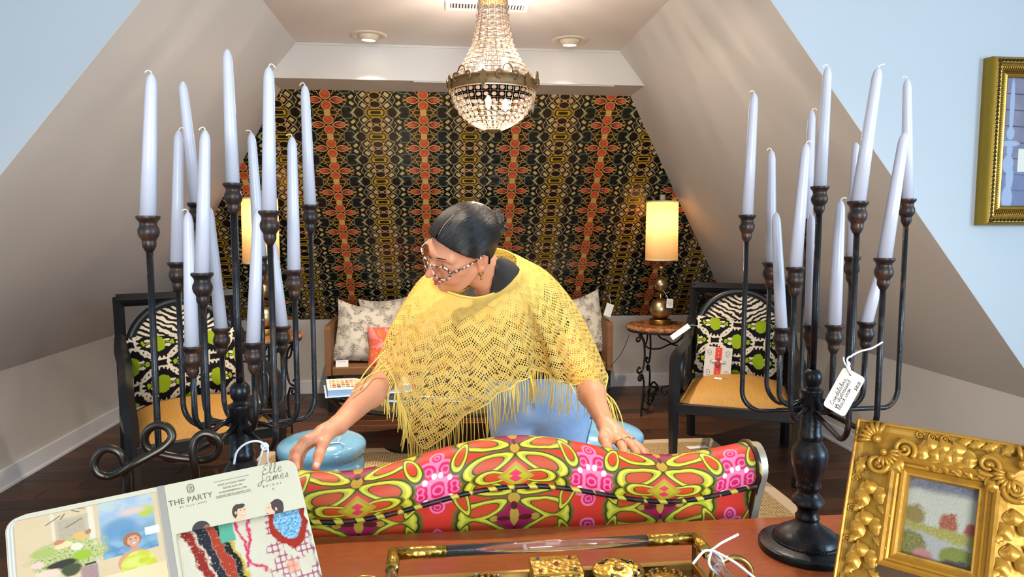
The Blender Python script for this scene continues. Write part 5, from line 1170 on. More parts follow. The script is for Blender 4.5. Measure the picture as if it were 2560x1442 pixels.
q = MB(); q.tube([Vector(p) - SO for p in catmull([atY(*p) for p in pth], 5)], .0054, 12); q.build('scroll_rod', m_gun, sd_, True)
for (px_, Y_) in ((318, .905), (491, .914)):
    p = atY(px_, 1235 if px_ < 400 else 1215, Y_); q = MB(); f1 = p - bback * .0; low = p + Vector((0, 0, TZ + .006 - p.z)) - bback * (p.z - TZ) * .52
    q.tube([p - SO, (p + low) / 2 - SO, low - SO], .0050, 10); q.build('leg', m_gun, sd_, True)
    q = MB(); lg = low + Vector((0, 0, .02)); q.tube([low - SO, lg + bback * -.015 - SO, lg - bback * .03 + Vector((0, 0, .02)) - SO], .0045, 8); q.build('ledge_hook', m_gun, sd_, True)
pm = (atY(318, 1235, .905) + atY(491, 1215, .914)) / 2; q = MB(); q.tube([pm - SO + Vector((0, 0, -.03)), pm + bback * .05 + Vector((0, 0, TZ + .006 - pm.z)) - SO], .0048, 8); q.build('back_leg', m_gun, sd_, True)
q = MB(); q.tube([atY(318, 1250, .905) - SO, atY(491, 1232, .914) - SO], .004, 8); q.build('cross_bar', m_gun, sd_, True)

# ================================================================== ornate gilt frame (foreground right)
fth, fph = R(46), R(25); fex = Vector((cos(fth), -sin(fth), 0)); fback = Vector((sin(fth), cos(fth), 0)); fey = Vector((0, 0, cos(fph))) + fback * sin(fph); fn = fex.cross(fey); fn = -fn if fn.y > 0 else fn
ftl = atY(2145, 1046, 1.0); FH = (ftl.z - TZ) / fey.z
def on_frame(px, py, lift=0):
    d = Vector(ray(px, py)); c = Vector((0, 0, CAM_H)); t = (ftl + fn * lift - c).dot(fn) / d.dot(fn); p = c + d * t - ftl; return p.dot(fex), p.dot(fey)
o1, o2, o3, o4 = [on_frame(*p) for p in ((2274, 1193), (2446, 1224), (2254, 1381), (2427, 1424))]; print('frame opening', o1, o2, o3, o4, FH)
ox0, ox1, oy1, oy0 = (o1[0] + o3[0]) / 2, (o2[0] + o4[0]) / 2, (o1[1] + o2[1]) / 2, (o3[1] + o4[1]) / 2
FW_ = ox0 + ox1; print('frame size', FW_, FH, ox0, ox1, oy0, oy1)
fr = empty('gilt_frame', ftl - fey * FH, 0, 'ornate antique gold frame with carved flowers and leaves leaning beside the candelabrum', 'picture frame'); FO = ftl - fr.location
M = Mat('antique_gilt', .40, .45, .5); g1 = M.noise(26, 4, .6); ao = M.node('ShaderNodeAmbientOcclusion'); ao.inputs['Distance'].default_value = .008
M.color(M.mix(M.ss(g1, .52, .72) * .6, (190, 138, 46), (108, 76, 38))); M.rough(g1 * .25 + .25); M.bump(M.noise(70, 3), .35, .002); m_gilt = M.mat
Mf = Matrix((fex, fey, fn)).transposed(); FP = lambda x, y, l: FO + fex * x + fey * y + fn * l
def mould(name, rect, prof, mat, parent):
    """four mitred lengths, each its own part. rect (x0,x1,y0,y1) outer; prof [(inset, height)]"""
    x0, x1, y0, y1 = rect; out = []
    cor = lambda i: [(x0 + i, y0 + i), (x1 - i, y0 + i), (x1 - i, y1 - i), (x0 + i, y1 - i)]
    for s in range(4):
        rows = []
        for (ins, hgt) in prof: c = cor(ins); rows.append([FP(*c[s], hgt), FP(*c[(s + 1) % 4], hgt)])
        P = np.array([[np.array(p) for p in r] for r in rows]); out.append(grid_mesh(name, P[:, ::-1], np.zeros((len(prof), 2, 2)), mat, parent, False))
    return out
FHt = -FH; bw = ox0 - .026
mould('outer_edge', (0, FW_, FHt, 0), [(0, -.022), (0, .006), (.0025, .009), (.005, .008), (.006, .005), (.008, .005)], m_gilt, fr)
mould('carved_band', (.008, FW_ - .008, FHt + .008, -.008), [(0, .004), (.006, .003), (bw * .35, .006), (bw * .7, .013), (bw - .008, .018)], m_gilt, fr)
mould('inner_moulding', (bw, FW_ - bw, oy0 - .026, oy1 + .026), [(0, .019), (.004, .022), (.008, .019), (.010, .012), (.013, .011), (.016, .014), (.019, .011), (.022, .009), (.0245, .009), (.026, .004), (.026, -.004)], m_gilt, fr)
def painting():
    M = Mat('landscape_oil_print', .35, 0, .5); u, v, _ = M.xyz('UV'); n = M.noise(9, 4, .65, which='UV') - .5; n2 = M.noise(30, 3, .7, which='UV') - .5; x = u + n * .16 + n2 * .06; y = v + n * .14 + n2 * .06
    c = M.mix(M.ss(n2, -.2, .2), (196, 196, 172), (212, 206, 186)); c = M.mix(M.ss(y - u * .02, .80, .90), c, M.mix(M.ss(n, -.1, .1), (110, 114, 120), (140, 132, 140)))
    c = M.mix(M.ell(x, y, .14, .52, .16, .13).lt(1, .4), c, (150, 130, 62)); c = M.mix(M.ell(x, y, .62, .50, .13, .13).lt(1, .35), c, M.mix(M.ss(n2, -.1, .1), (160, 72, 40), (186, 110, 74))); c = M.mix(M.ell(x, y, .93, .46, .09, .10).lt(1, .35), c, (176, 70, 52))
    c = M.mix((y).lt(.42, .05), c, M.mix(M.ss(n2, -.1, .1), (158, 160, 52), (190, 172, 92))); c = M.mix((y - (.30 - (x - .5) * .10)).lt(0, .04), c, (184, 182, 172))
    c = M.mix(M.ell(x, y, .10, .12, .26, .20).lt(1, .25), c, M.mix(M.ss(n2, -.1, .1), (110, 112, 40), (150, 140, 70))); c = M.mix(M.ell(x, y, .80, .12, .26, .12).lt(1, .25), c, (132, 140, 44)); c = M.mix(M.ell(x, y, .80, .02, .22, .06).lt(1, .4), c, (78, 62, 62)); c = M.mix(M.ell(x, y, .32, .06, .14, .07).lt(1, .5), c, (196, 132, 124))
    M.color(M.mix(.38, c, (8, 8, 6))); M.bump(n2, .4, .002); return M.mat
uv_quad('painting', FP(ox0 - .002, oy0 - .002, -.003), FP(ox1 + .002, oy0 - .002, -.003), FP(ox1 + .002, oy1 + .002, -.003), FP(ox0 - .002, oy1 + .002, -.003), painting(), fr)
q = MB(); q.box(FP(FW_ / 2, FHt / 2, -.014), (FW_ - .01, FH - .01, .014), Mf); q.build('back_board', simple('backing_board', (92, 66, 40), .8), fr)
q = MB(); q.box(FP(FW_ / 2, FHt / 2 - .02, -.03) + fback * .05, (.05, FH * .8, .006), (Matrix.Rotation(.35, 3, fex) @ Mf)); q.build('easel_strut', simple('strut_board', (60, 44, 30), .8), fr)
# carved ornaments, each a part
def leaf_me():
    q = MB(); n = 9; L = []; 
    for i in range(n):
        t = i / (n - 1); w = .0075 * sin(pi * min(1, t * 1.05 + .02)) ** .8 * (1 + .28 * cos(t * 24)); z = .006 * sin(pi * t) + .001; L.append(((t * .028, -w, .0), (t * .028, -w * .5, z * .8), (t * .028, 0, z * .55), (t * .028, w * .5, z * .8), (t * .028, w, .0)))
    vs = [p for r in L for p in r]; q.add(vs, [(i * 5 + j, (i + 1) * 5 + j, (i + 1) * 5 + j + 1, i * 5 + j + 1) for i in range(n - 1) for j in range(4)]); me = q.mesh('carved_leaf'); me.materials.append(m_gilt); me.polygons.foreach_set('use_smooth', [True] * len(me.polygons)); return me
def petal_me():
    q = MB(); n, m = 8, 9; vs = []
    for i in range(n):
        t = i / (n - 1)
        for j in range(m):
            s = -1 + 2 * j / (m - 1); w = .0135 * sin(pi * (.12 + .78 * t)) ; x = .003 + .024 * t - .003 * abs(s) ** 2 * t; vs.append((x, w * s, .0015 + .0065 * sin(pi * min(1, t * .9 + .1)) * (1 - .55 * s * s) + .002 * t * cos(5 * s)))
    q.add(vs, [(i * m + j, (i + 1) * m + j, (i + 1) * m + j + 1, i * m + j + 1) for i in range(n - 1) for j in range(m - 1)]); me = q.mesh('carved_petal'); me.materials.append(m_gilt); me.polygons.foreach_set('use_smooth', [True] * len(me.polygons)); return me
def scroll_me():
    q = MB(); pts = spiral((0, 0, .005), .0135, .002, 0, 2.2 * 2 * pi * .75, 34, (1, 0, 0), (0, 1, 0)); q.tube(pts, [.0038 - .0018 * i / 34 for i in range(35)], 7); q.ball((0, 0, .006), .0035, 8, 6); me = q.mesh('carved_scroll'); me.materials.append(m_gilt); me.polygons.foreach_set('use_smooth', [True] * len(me.polygons)); return me
def shell_me():
    q = MB()
    for k in range(7):
        a = R(-60 + 20 * k); q.tube([(.004 * cos(a), .004 * sin(a), .004), (.014 * cos(a), .014 * sin(a), .0085), (.024 * cos(a), .024 * sin(a), .004)], [.0018, .0032, .0022], 7)
    q.ball((0, 0, .006), .006, 10, 6); me = q.mesh('carved_shell'); me.materials.append(m_gilt); me.polygons.foreach_set('use_smooth', [True] * len(me.polygons)); return me
def berry_me():
    q = MB()
    for (a, b) in ((0, 0), (.006, 0), (-.006, 0), (.003, .005), (-.003, .005), (.003, -.005), (-.003, -.005)): q.ball((a, b, .004), .0034, 7, 5)
    me = q.mesh('carved_berry'); me.materials.append(m_gilt); me.polygons.foreach_set('use_smooth', [True] * len(me.polygons)); return me
OR = {'l': leaf_me(), 'p': petal_me(), 's': scroll_me(), 'h': shell_me(), 'b': berry_me()}
NMZ = {'l': 'carved_leaf', 'p': 'carved_petal', 's': 'carved_scroll', 'h': 'carved_shell', 'b': 'carved_berry'}
def orn(k, x, y, rot, sc_=1.0, mir=1):
    d_edge = min(x, FW_ - x, -y, y + FH); lift = .004 + .012 * min(1, max(0, (d_edge - .010) / max(.01, bw - .02)))
    o = bpy.data.objects.new(NMZ[k], OR[k]); COL.objects.link(o); o.parent = fr
    Mr = (Mf @ Matrix.Rotation(rot, 3, 'Z') @ Matrix.Diagonal((sc_, sc_ * mir, sc_))).to_4x4(); Mr.translation = FP(x, y, lift); o.matrix_local = Mr
bc = bw * .52 + .002
for (cx, cy, sx, sy) in ((0, 0, 1, -1), (FW_, 0, -1, -1), (0, FHt, 1, 1), (FW_, FHt, -1, 1)):
    X_ = lambda d: cx + sx * d
    Y_ = lambda d: cy + sy * d
    base = math.atan2(sy, sx)
    orn('b', X_(.020), Y_(.018), 0, 1.0); orn('h', X_(.034), Y_(.030), base + pi, 1.15); orn('h', X_(.046), Y_(.048), base, 1.0)
    orn('s', X_(.072), Y_(.038), base, 1.15); orn('s', X_(.040), Y_(.066), base + pi / 2, 1.15, -1); orn('l', X_(.060), Y_(.020), base - pi / 4 * sx * sy * 0 + (0 if sx > 0 else pi), 1.05); orn('l', X_(.022), Y_(.056), (pi / 2 if sy > 0 else -pi / 2) + .35 * sx * sy, 1.2); orn('p', X_(.056), Y_(.056), base, .9)
def run(n, fx):
    for i in range(n): fx(i, (i + .5) / n)
run(3, lambda i, t: [orn('p', bc + .006, -.092 - (FH - .184) * t, a, .95) for a in (.3, pi * .62, pi * 1.15)] + [orn('l', bc - .004, -.075 - (FH - .184) * t - .028, pi * 1.3, .8), orn('l', bc + .016, -.075 - (FH - .184) * t - .03, -.5, .8), orn('s', bc - .020, -.070 - (FH - .184) * t, 0, .45)])
run(3, lambda i, t: [orn('p', FW_ - bc - .006, -.092 - (FH - .184) * t, a, .95) for a in (.2, pi * .55, pi * 1.2)] + [orn('l', FW_ - bc + .004, -.085 - (FH - .184) * t - .028, -.4, .9), orn('l', FW_ - bc - .016, -.075 - (FH - .184) * t - .03, pi * 1.2, .8)])
run(3, lambda i, t: [orn('p', .10 + (FW_ - .20) * t, -bc - .006, a, .95) for a in (.1, pi * .6, -pi * .45, pi)] + [orn('l', .10 + (FW_ - .20) * t + .024, -bc + .014, .5, .9), orn('l', .10 + (FW_ - .20) * t + .022, -bc - .014, -.9, .8), orn('s', .10 + (FW_ - .20) * t - .02, -bc + .020, 0, .45)])
run(3, lambda i, t: [orn('p', .10 + (FW_ - .20) * t, FHt + bc + .006, a, .95) for a in (.1, pi * .6, -pi * .45)] + [orn('l', .10 + (FW_ - .20) * t + .024, FHt + bc + .01, .5, .9)])

# ================================================================== framed picture on the right wall
wp = empty('wall_picture', (0, Y1R, 0), 0, 'gold framed picture of a grey clapboard wall hanging on the right wall', 'picture')
m_wgold = brass('picture_gold', (214, 172, 84), .32, 20); m_wside = simple('olive_gold_side', (150, 122, 26), .45, .5)
w1, w2 = atY(2487, 138, Y1R - .055), atY(2461, 563, Y1R - .055); wx0 = (w1.x + w2.x) / 2; wz1, wz0 = w1.z, w2.z; ww = .47; print('wallpic', wx0, wz0, wz1)
wt = .062; WP = lambda x, z, l: Vector((x, -l, z))
def wmould(name, ins0, prof, mat, rect):
    x0, x1, z0, z1 = rect
    for s in range(4):
        rows = []
        for (i, l) in prof: c = [(x0 + i, z0 + i), (x1 - i, z0 + i), (x1 - i, z1 - i), (x0 + i, z1 - i)]; rows.append([WP(*c[s], l), WP(*c[(s + 1) % 4], l)])
        grid_mesh(name, np.array([[np.array(p) for p in r] for r in rows])[:, ::-1], np.zeros((len(prof), 2, 2)), mat, wp, False)
WR = (wx0, wx0 + ww, wz0, wz1)
wmould('side_board', 0, [(0, .001), (0, .020), (.001, .022), (.001, .044), (.004, .050), (.008, .055)], m_wside, WR)
wmould('rope_bed', 0, [(.008, .055), (.013, .060), (.026, .060), (.031, .054)], m_wgold, WR)
wmould('cove', 0, [(.031, .054), (.035, .055), (.044, .047), (.060, .039), (.065, .041)], m_wgold, WR)
wmould('bead_lip', 0, [(.065, .041), (.070, .042), (.075, .039), (.078, .030)], m_wgold, WR)
m_wdark = brass('dark_gilt', (110, 80, 40), .5, 40)
def along(fn_):
    for (ax_, a, b, fixed, inward) in (('z', wz0, wz1, wx0, 1), ('x', wx0, wx0 + ww, wz1, -1), ('x', wx0, wx0 + ww, wz0, 1), ('z', wz0, wz1, wx0 + ww, -1)): fn_(ax_, a, b, fixed, inward)
def ropes(ax_, a, b, fixed, inward):
    q = MB(); n = int((b - a - .02) / .0155)
    for k in range(n):
        t = a + .012 + (b - a - .024) * (k + .5) / n; c = fixed + inward * .0195
        P = (lambda u, w_: WP(c + u, t + w_, .0625)) if ax_ == 'z' else (lambda u, w_: WP(t + w_, c + u, .0625))
        q.tube([P(-.004, -.006), P(.004, .0), P(-.001, .007)], [.0015, .0040, .0015], 5); q.ball(P(.004, -.005), .0024, 6, 4)
    o = q.build('leaf_rope', m_wdark, wp, True); o['kind'] = 'stuff'
def flutes(ax_, a, b, fixed, inward):
    q = MB(); n = int((b - a - .06) / .0085)
    for k in range(n):
        t = a + .030 + (b - a - .060) * (k + .5) / n; f = lambda d: fixed + inward * d
        P = (lambda d, l: WP(f(d), t, l)) if ax_ == 'z' else (lambda d, l: WP(t, f(d), l))
        q.tube([P(.035, .0545), P(.044, .049), P(.054, .0440), P(.062, .0415)], [.0012, .0028, .0028, .0012], 5)
    o = q.build('fluting', m_wgold, wp, True); o['kind'] = 'stuff'
along(ropes); along(flutes)
def siding():
    M = Mat('clapboard_picture', .25, 0, .5); u, v, _ = M.xyz('UV'); n = M.noise(5, 3, which='UV') - .5; yy = (v * 8.0 + u * .25); f = yy.fract()
    c = M.mix(M.ss(n, -.2, .2), (136, 130, 144), (120, 116, 132)); c = M.mix(f.lt(.07, .03), c, (76, 70, 84)); c = M.mix(M.ss(v, .6, .1) * .6, c, (104, 122, 158))
    for (cx, cy, rx, ry) in ((.10, .78, .03, .22), (.10, .57, .05, .05), (.10, .49, .13, .022), (.10, .44, .04, .05), (.09, .33, .07, .07), (.12, .22, .05, .10), (.10, .06, .07, .10)): c = M.mix(M.ell(u + n * .02, v, cx, cy, rx, ry).lt(1, .25), c, (160, 172, 196))
    c = M.mix(M.rbox(u, v, .52, .36, .30, .09).lt(0, .005), c, (224, 218, 200)); M.color(c); return M.mat
uv_quad('picture', WP(wx0 + .076, wz0 + .076, .030), WP(wx0 + ww - .076, wz0 + .076, .030), WP(wx0 + ww - .076, wz1 - .076, .030), WP(wx0 + .076, wz1 - .076, .030), siding(), wp)

# ================================================================== tray with acrylic rails and trinket boxes
M = Mat('clear_acrylic', .03, 0, .6); M.color((246, 240, 236)); M.inp(Transmission_Weight=.96, IOR=1.45); m_acry = M.mat
m_hgold = brass('hammered_gold', (214, 172, 78), .28, 40, (120, .35)); m_mirror = Mat('smoked_mirror', .05, 1.0).color((120, 104, 88)).mat
tr_ = empty('serving_tray', (0, 0, TZ), 0, 'gold tray with clear acrylic rail handles on the console table', 'tray')
RZ = .062
tA, tB = atZ(985, 1384, TZ + RZ), atZ(1738, 1345, TZ + RZ); td = (tB - tA); td.z = 0; TW = td.length; td.normalize(); tnv = Vector((td.y, -td.x, 0))   # towards the camera
TD = .30; tl = lambda a, b, z: Vector((tA.x, tA.y, 0)) + td * a + tnv * b + Vector((0, 0, z)); Mt = Matrix((td, -tnv, (0, 0, 1))).transposed()
print('tray', tA, tB, TW)
q = MB(); q.box(tl(TW / 2, TD / 2, .006), (TW, TD, .006), Mt); q.build('mirror_base', m_mirror, tr_)
for (c, d) in ((tl(TW / 2, 0, .011), (TW + .012, .012, .020)), (tl(TW / 2, TD, .011), (TW + .012, .012, .020)), (tl(0, TD / 2, .011), (.012, TD - .012, .020)), (tl(TW, TD / 2, .011), (.012, TD - .012, .020))):
    q = MB(); q.box(c, d, Mt, .002); q.build('tray_edge', m_gold, tr_)
for (a, b, sa, sb) in ((0, 0, 1, 1), (TW, 0, -1, 1), (0, TD, 1, -1), (TW, TD, -1, -1)):
    q = MB(); q.tube([tl(a, b, .018), tl(a, b, RZ)], .0055, 4); q.build('post', m_gold, tr_)
    q = MB(); q.tube([tl(a + sa * .085, b, RZ), tl(a, b, RZ)], .0105, 12); q.build('elbow', m_hgold, tr_, True)
    q = MB(); q.tube([tl(a, b - sb * .004, RZ), tl(a, b + sb * .055, RZ)], .0105, 12); q.build('elbow', m_hgold, tr_, True)
for (p, r_) in (((tl(.08, 0, RZ), tl(TW - .08, 0, RZ)), .0095), ((tl(.08, TD, RZ), tl(TW - .08, TD, RZ)), .0095), ((tl(0, .05, RZ), tl(0, TD - .05, RZ)), .0088), ((tl(TW, .05, RZ), tl(TW, TD - .05, RZ)), .0088)):
    q = MB(); q.tube(list(p), r_, 16); q.build('acrylic_rail', m_acry, tr_, True)
ring_pts = lambda c, u, w_, r_: [c + u * r_ * cos(a) + w_ * r_ * sin(a) for a in np.linspace(-.3, pi + .3, 18)]
for (a, s) in ((0, -1), (TW, 1)):
    c = tl(a + s * .042, .055, .018); q = MB(); q.tube(ring_pts(c, td, Vector((0, 0, 1)), .034), .0055, 10); q.build('side_handle', m_gold, tr_, True)
# white tie on the right rail
tie = empty('tray_tie', tl(TW, .07, TZ + RZ), 0, 'white string tied round the tray rail at the right', 'string'); zz = tl(TW, .07, TZ + RZ)
for pl in ([(-.035, -.01, -.004), (-.014, -.002, .012), (.0, .0, .013), (.025, .02, .014), (.060, .035, .020)], [(.0, .0, .013), (.012, -.01, .004), (.012, -.02, -.010), (.0, -.03, -.012), (-.012, -.02, .0), (0, 0, .012)], [(.0, -.0, .013), (.02, -.04, .012), (.035, -.08, .006), (.05, -.11, .0)]):
    q = MB(); q.tube(catmull(pl, 5), .0022, 6); q.build('cord', m_string, tie, True)
BZt = TZ + .009
m_gem = [simple('gem_%d' % i, c, .08, 0, .9) for i, c in enumerate(((120, 36, 44), (40, 60, 70), (176, 120, 40), (70, 46, 40)))]
def gem(parent, p, r_, k):
    q = MB(); q.lathe([(0, r_ * .8), (r_ * .6, r_ * .6), (r_, 0), (r_ * .9, -r_ * .2)][::-1], p, 10); return q.build('gem', m_gem[k], parent)
# hammered square box
pq = [atZ(*p, BZt + .045) for p in ((1323, 1391), (1446, 1385), (1457, 1430), (1334, 1438))]; c_ = sum((Vector(p) for p in pq), Vector()) / 4; ux = (pq[1] - pq[0]); wbx = ux.length; ux.normalize(); uy = Vector((-ux.y, ux.x, 0)); lbx = (pq[0] - pq[3]).length
sb = empty('hammered_box', (c_.x, c_.y, BZt), 0, 'square hammered gold trinket box with five gems on the tray', 'box', 'gold trinket boxes'); Mq = Matrix((ux, uy, (0, 0, 1))).transposed()
q = MB(); q.box((0, 0, .018), (wbx - .003, lbx - .003, .036), Mq, .002); q.build('body', m_hgold, sb); q = MB(); q.box((0, 0, .0405), (wbx, lbx, .009), Mq, .002); lid = q.build('lid', m_hgold, sb)
for i, (a, b) in enumerate(((0, .02), (-.32, .36), (.32, .36), (-.34, -.30), (.34, -.30))): gem(lid, Mq @ Vector((a * wbx, b * lbx, .0455)), .0032 if i else .0042, [0, 1, 0, 0, 1][i])
# oval box with tilted lid
oc = atZ(1545, 1425, BZt + .045); ov = empty('oval_box', (oc.x, oc.y, BZt), 0, 'oval gold trinket box with filigree gems, right of the hammered box', 'box', 'gold trinket boxes')
rxo = .5 * (atZ(1612, 1430, BZt + .045) - atZ(1482, 1430, BZt + .045)).length; ryo = rxo * .72; ovn = [(cos(a), sin(a)) for a in np.linspace(0, 2 * pi, 40, endpoint=False)]
q = MB(); q.prism([(rxo * .95 * x, ryo * .95 * y) for x, y in ovn], .034); q.build('body', brass('amber_gold', (190, 130, 40), .3), ov)
Ml = Matrix.Rotation(-.10, 3, 'Z') @ Matrix.Rotation(.16, 3, 'X'); rows = [[(Ml @ Vector((rxo * f * x, ryo * f * y, z))) + Vector((0, 0, .042)) for x, y in ovn] for f, z in ((1.0, -.007), (1.03, -.004), (1.03, .002), (.97, .006), (.85, .007), (.4, .009), (.0, .0095))]
lid = grid_mesh('lid', np.array([[np.array(p) for p in r] for r in rows]), np.zeros((7, 40, 2)), m_hgold, ov, wrap_u=True)
def onlid(a, b, z=.0095): return (Ml @ Vector((rxo * a, ryo * b, z))) + Vector((0, 0, .042))
q = MB(); q.ball(onlid(0, .02, .010), (.0055, .0075, .005), 10, 6); q.build('gem', m_gem[2], lid, True)
q = MB()
for k in range(13): a = pi + pi * k / 12; q.tube([onlid(.10 * cos(a), .10 * sin(a) - .06, .0095), onlid(.22 * cos(a), .28 * sin(a) - .06, .0095)], .0009, 5)
o = q.build('ray_filigree', m_brass, lid, True); o['kind'] = 'stuff'
for (a, b, k) in ((-.55, .45, 3), (.42, .50, 1), (-.30, -.70, 1), (.62, -.55, 1), (.80, -.10, 0)): gem(lid, onlid(a, b), .0032, k)
for (a0, a1, f) in ((.55, 1.25, .78), (1.9, 2.6, .80)):
    q = MB(); q.tube([onlid(f * cos(a) + .05 * sin(9 * a), f * sin(a) + .05 * cos(9 * a), .0090) for a in np.linspace(a0, a1, 24)], .0018, 6); q.build('filigree_spray', m_brass, lid, True)
# round ornate boxes at the near edge
for (px_, py_, rr, lb) in ((1668, 1446, .037, 'round filigree gold box at the tray\'s right end'), (1215, 1456, .030, 'round gold filigree trinket, mostly out of view, left of the hammered box')):
    c = atZ(px_, py_, BZt + .03); t = empty('filigree_box', (c.x, c.y, BZt), 0, lb, 'box', 'gold trinket boxes')
    q = MB(); q.lathe([(0, 0), (rr * .9, 0), (rr, .008), (rr, .020), (rr * .94, .026), (rr * .6, .030), (0, .032)], n=28); q.build('body', m_hgold, t, True, R(40))
    q = MB()
    for k in range(14): a = 2 * pi * k / 14; q.ball((rr * .82 * cos(a), rr * .82 * sin(a), .029), (.006, .006, .004), 7, 5)
    o = q.build('filigree_rim', m_brass, t, True); o['kind'] = 'stuff'
    for k in range(4): a = .6 + pi / 2 * k; gem(t, Vector((rr * .8 * cos(a), rr * .8 * sin(a), .033)), .003, k % 4)
# ================================================================== signed distance modelling
class Sdf:
    def __init__(s): s.p = []
    def rc(s, a, b, r1, r2=None, k=.02, op='u'):
        a = np.array(a, float); b = np.array(b, float); r2 = r1 if r2 is None else r2; c = (a + b) / 2
        s.p.append(('rc', a, b, r1, r2, k, op, c, np.linalg.norm(b - a) / 2 + max(r1, r2))); return s
    def chain(s, pts, rs, k=.02):
        for i in range(len(pts) - 1): s.rc(pts[i], pts[i + 1], rs[i], rs[i + 1], k if i else k)
        return s
    def el(s, c, r, M=None, k=.02, op='u'):
        c = np.array(c, float); r = np.array(r, float); M = np.eye(3) if M is None else np.array(M, float)
        s.p.append(('el', c, r, M, None, k, op, c, float(max(r)))); return s
    def dist(s, pr, P):
        if pr[0] == 'rc':
            _, a, b, r1, r2 = pr[:5]; ab = b - a; L = float(ab @ ab) + 1e-12; t = np.clip(((P - a) @ ab) / L, 0, 1); d = P - a - t[:, None] * ab
            return np.sqrt((d * d).sum(1)) - (r1 + t * (r2 - r1))
        _, c, r, M = pr[:4]; q = (P - c) @ M; k0 = np.sqrt(((q / r) ** 2).sum(1)); k1 = np.sqrt(((q / (r * r)) ** 2).sum(1)) + 1e-9; return k0 * (k0 - 1) / k1
    def ev(s, P, prims=None):
        d = np.full(len(P), 1.0)
        for pr in (s.p if prims is None else prims):
            x = s.dist(pr, P); k = pr[5]
            if pr[6] == 'u': h = np.clip(.5 + .5 * (x - d) / k, 0, 1); d = x * (1 - h) + d * h - k * h * (1 - h)
            else: h = np.clip(.5 - .5 * (d + x) / k, 0, 1); d = d * (1 - h) - x * h + k * h * (1 - h)
        return d
    def mesh(s, lo, hi, h, post=None):
        lo = np.array(lo, float); B = 8; n = np.ceil((np.array(hi) - lo) / (h * B)).astype(int); N = n * B + 1
        D = np.empty(N, np.float32); ctr = (np.stack(np.meshgrid(*[np.arange(m) for m in n], indexing='ij'), -1).reshape(-1, 3)); C0 = lo + (ctr + .5) * B * h
        dc = s.ev(C0); half = B * h * .5 * 1.7321; D[:] = 1.0
        off = np.stack(np.meshgrid(*[np.arange(B + 1)] * 3, indexing='ij'), -1).reshape(-1, 3)
        for c, d0, p0 in zip(ctr, dc, C0):
            i, j, k = c * B
            if abs(d0) > half * 1.25 + .012: D[i:i + B + 1, j:j + B + 1, k:k + B + 1] = np.where(np.abs(D[i:i + B + 1, j:j + B + 1, k:k + B + 1]) < .5, D[i:i + B + 1, j:j + B + 1, k:k + B + 1], .9 * np.sign(d0)); continue
            pr = [q for q in s.p if np.linalg.norm(q[7] - p0) - q[8] < half + .035 or q[6] == 's' and np.linalg.norm(q[7] - p0) - q[8] < half + .06]
            v = s.ev(lo + (c * B + off) * h, pr if pr else s.p)
            D[i:i + B + 1, j:j + B + 1, k:k + B + 1] = v.reshape(B + 1, B + 1, B + 1)
        if post is not None:
            g = [lo[a] + h * np.arange(N[a]) for a in range(3)]; D = post(D, g)
        return surface_nets(D, lo, h)
def surface_nets(D, lo, h):
    S = D < 0; c = [S[i:S.shape[0] - 1 + i, j:S.shape[1] - 1 + j, k:S.shape[2] - 1 + k] for i in (0, 1) for j in (0, 1) for k in (0, 1)]
    al = c[0].copy(); an = c[0].copy()
    for x in c[1:]: al &= x; an |= x
    act = an & ~al; idx = np.full(act.shape, -1, np.int32); cells = np.argwhere(act); idx[act] = np.arange(len(cells))
    acc = np.zeros((len(cells), 3)); cnt = np.zeros(len(cells)); cor = [(i, j, k) for i in (0, 1) for j in (0, 1) for k in (0, 1)]
    dv = [D[cells[:, 0] + i, cells[:, 1] + j, cells[:, 2] + k] for (i, j, k) in cor]
    for a in range(8):
        for b in range(a + 1, 8):
            if sum(abs(x - y) for x, y in zip(cor[a], cor[b])) != 1: continue
            m = (dv[a] < 0) != (dv[b] < 0); t = np.where(m, dv[a] / (dv[a] - dv[b] + 1e-12), 0); p = np.array(cor[a]) + t[:, None] * (np.array(cor[b]) - np.array(cor[a])); acc += p * m[:, None]; cnt += m
    V = lo + (cells + acc / np.maximum(cnt, 1)[:, None]) * h; Fs = []
    for ax in range(3):
        u, v = [(1, 2), (2, 0), (0, 1)][ax]; sl0 = [slice(None)] * 3; sl1 = [slice(None)] * 3; sl0[ax] = slice(0, -1); sl1[ax] = slice(1, None)
        a = S[tuple(sl0)]; b = S[tuple(sl1)]; e = np.argwhere(a != b); e = e[(e[:, u] > 0) & (e[:, v] > 0) & (e[:, u] < act.shape[u]) & (e[:, v] < act.shape[v])]
        flip = a[e[:, 0], e[:, 1], e[:, 2]]; q = []
        for (du, dv_) in ((1, 1), (0, 1), (0, 0), (1, 0)):
            cc = e.copy(); cc[:, u] -= du; cc[:, v] -= dv_; q.append(idx[cc[:, 0], cc[:, 1], cc[:, 2]])
        q = np.stack(q, 1); q[~flip] = q[~flip][:, ::-1]; Fs.append(q)
    Fq = np.concatenate(Fs); return V, Fq[(Fq >= 0).all(1)]
def relax(V, Fq, it=1, lam=.5):
    for _ in range(it):
        acc = np.zeros_like(V); cnt = np.zeros(len(V))
        for a, b in ((0, 1), (1, 2), (2, 3), (3, 0)):
            for x, y in ((a, b), (b, a)): np.add.at(acc, Fq[:, x], V[Fq[:, y]]); np.add.at(cnt, Fq[:, x], 1)
        ok = cnt > 0; V = V.copy(); V[ok] = V[ok] * (1 - lam) + lam * acc[ok] / cnt[ok][:, None]
    return V
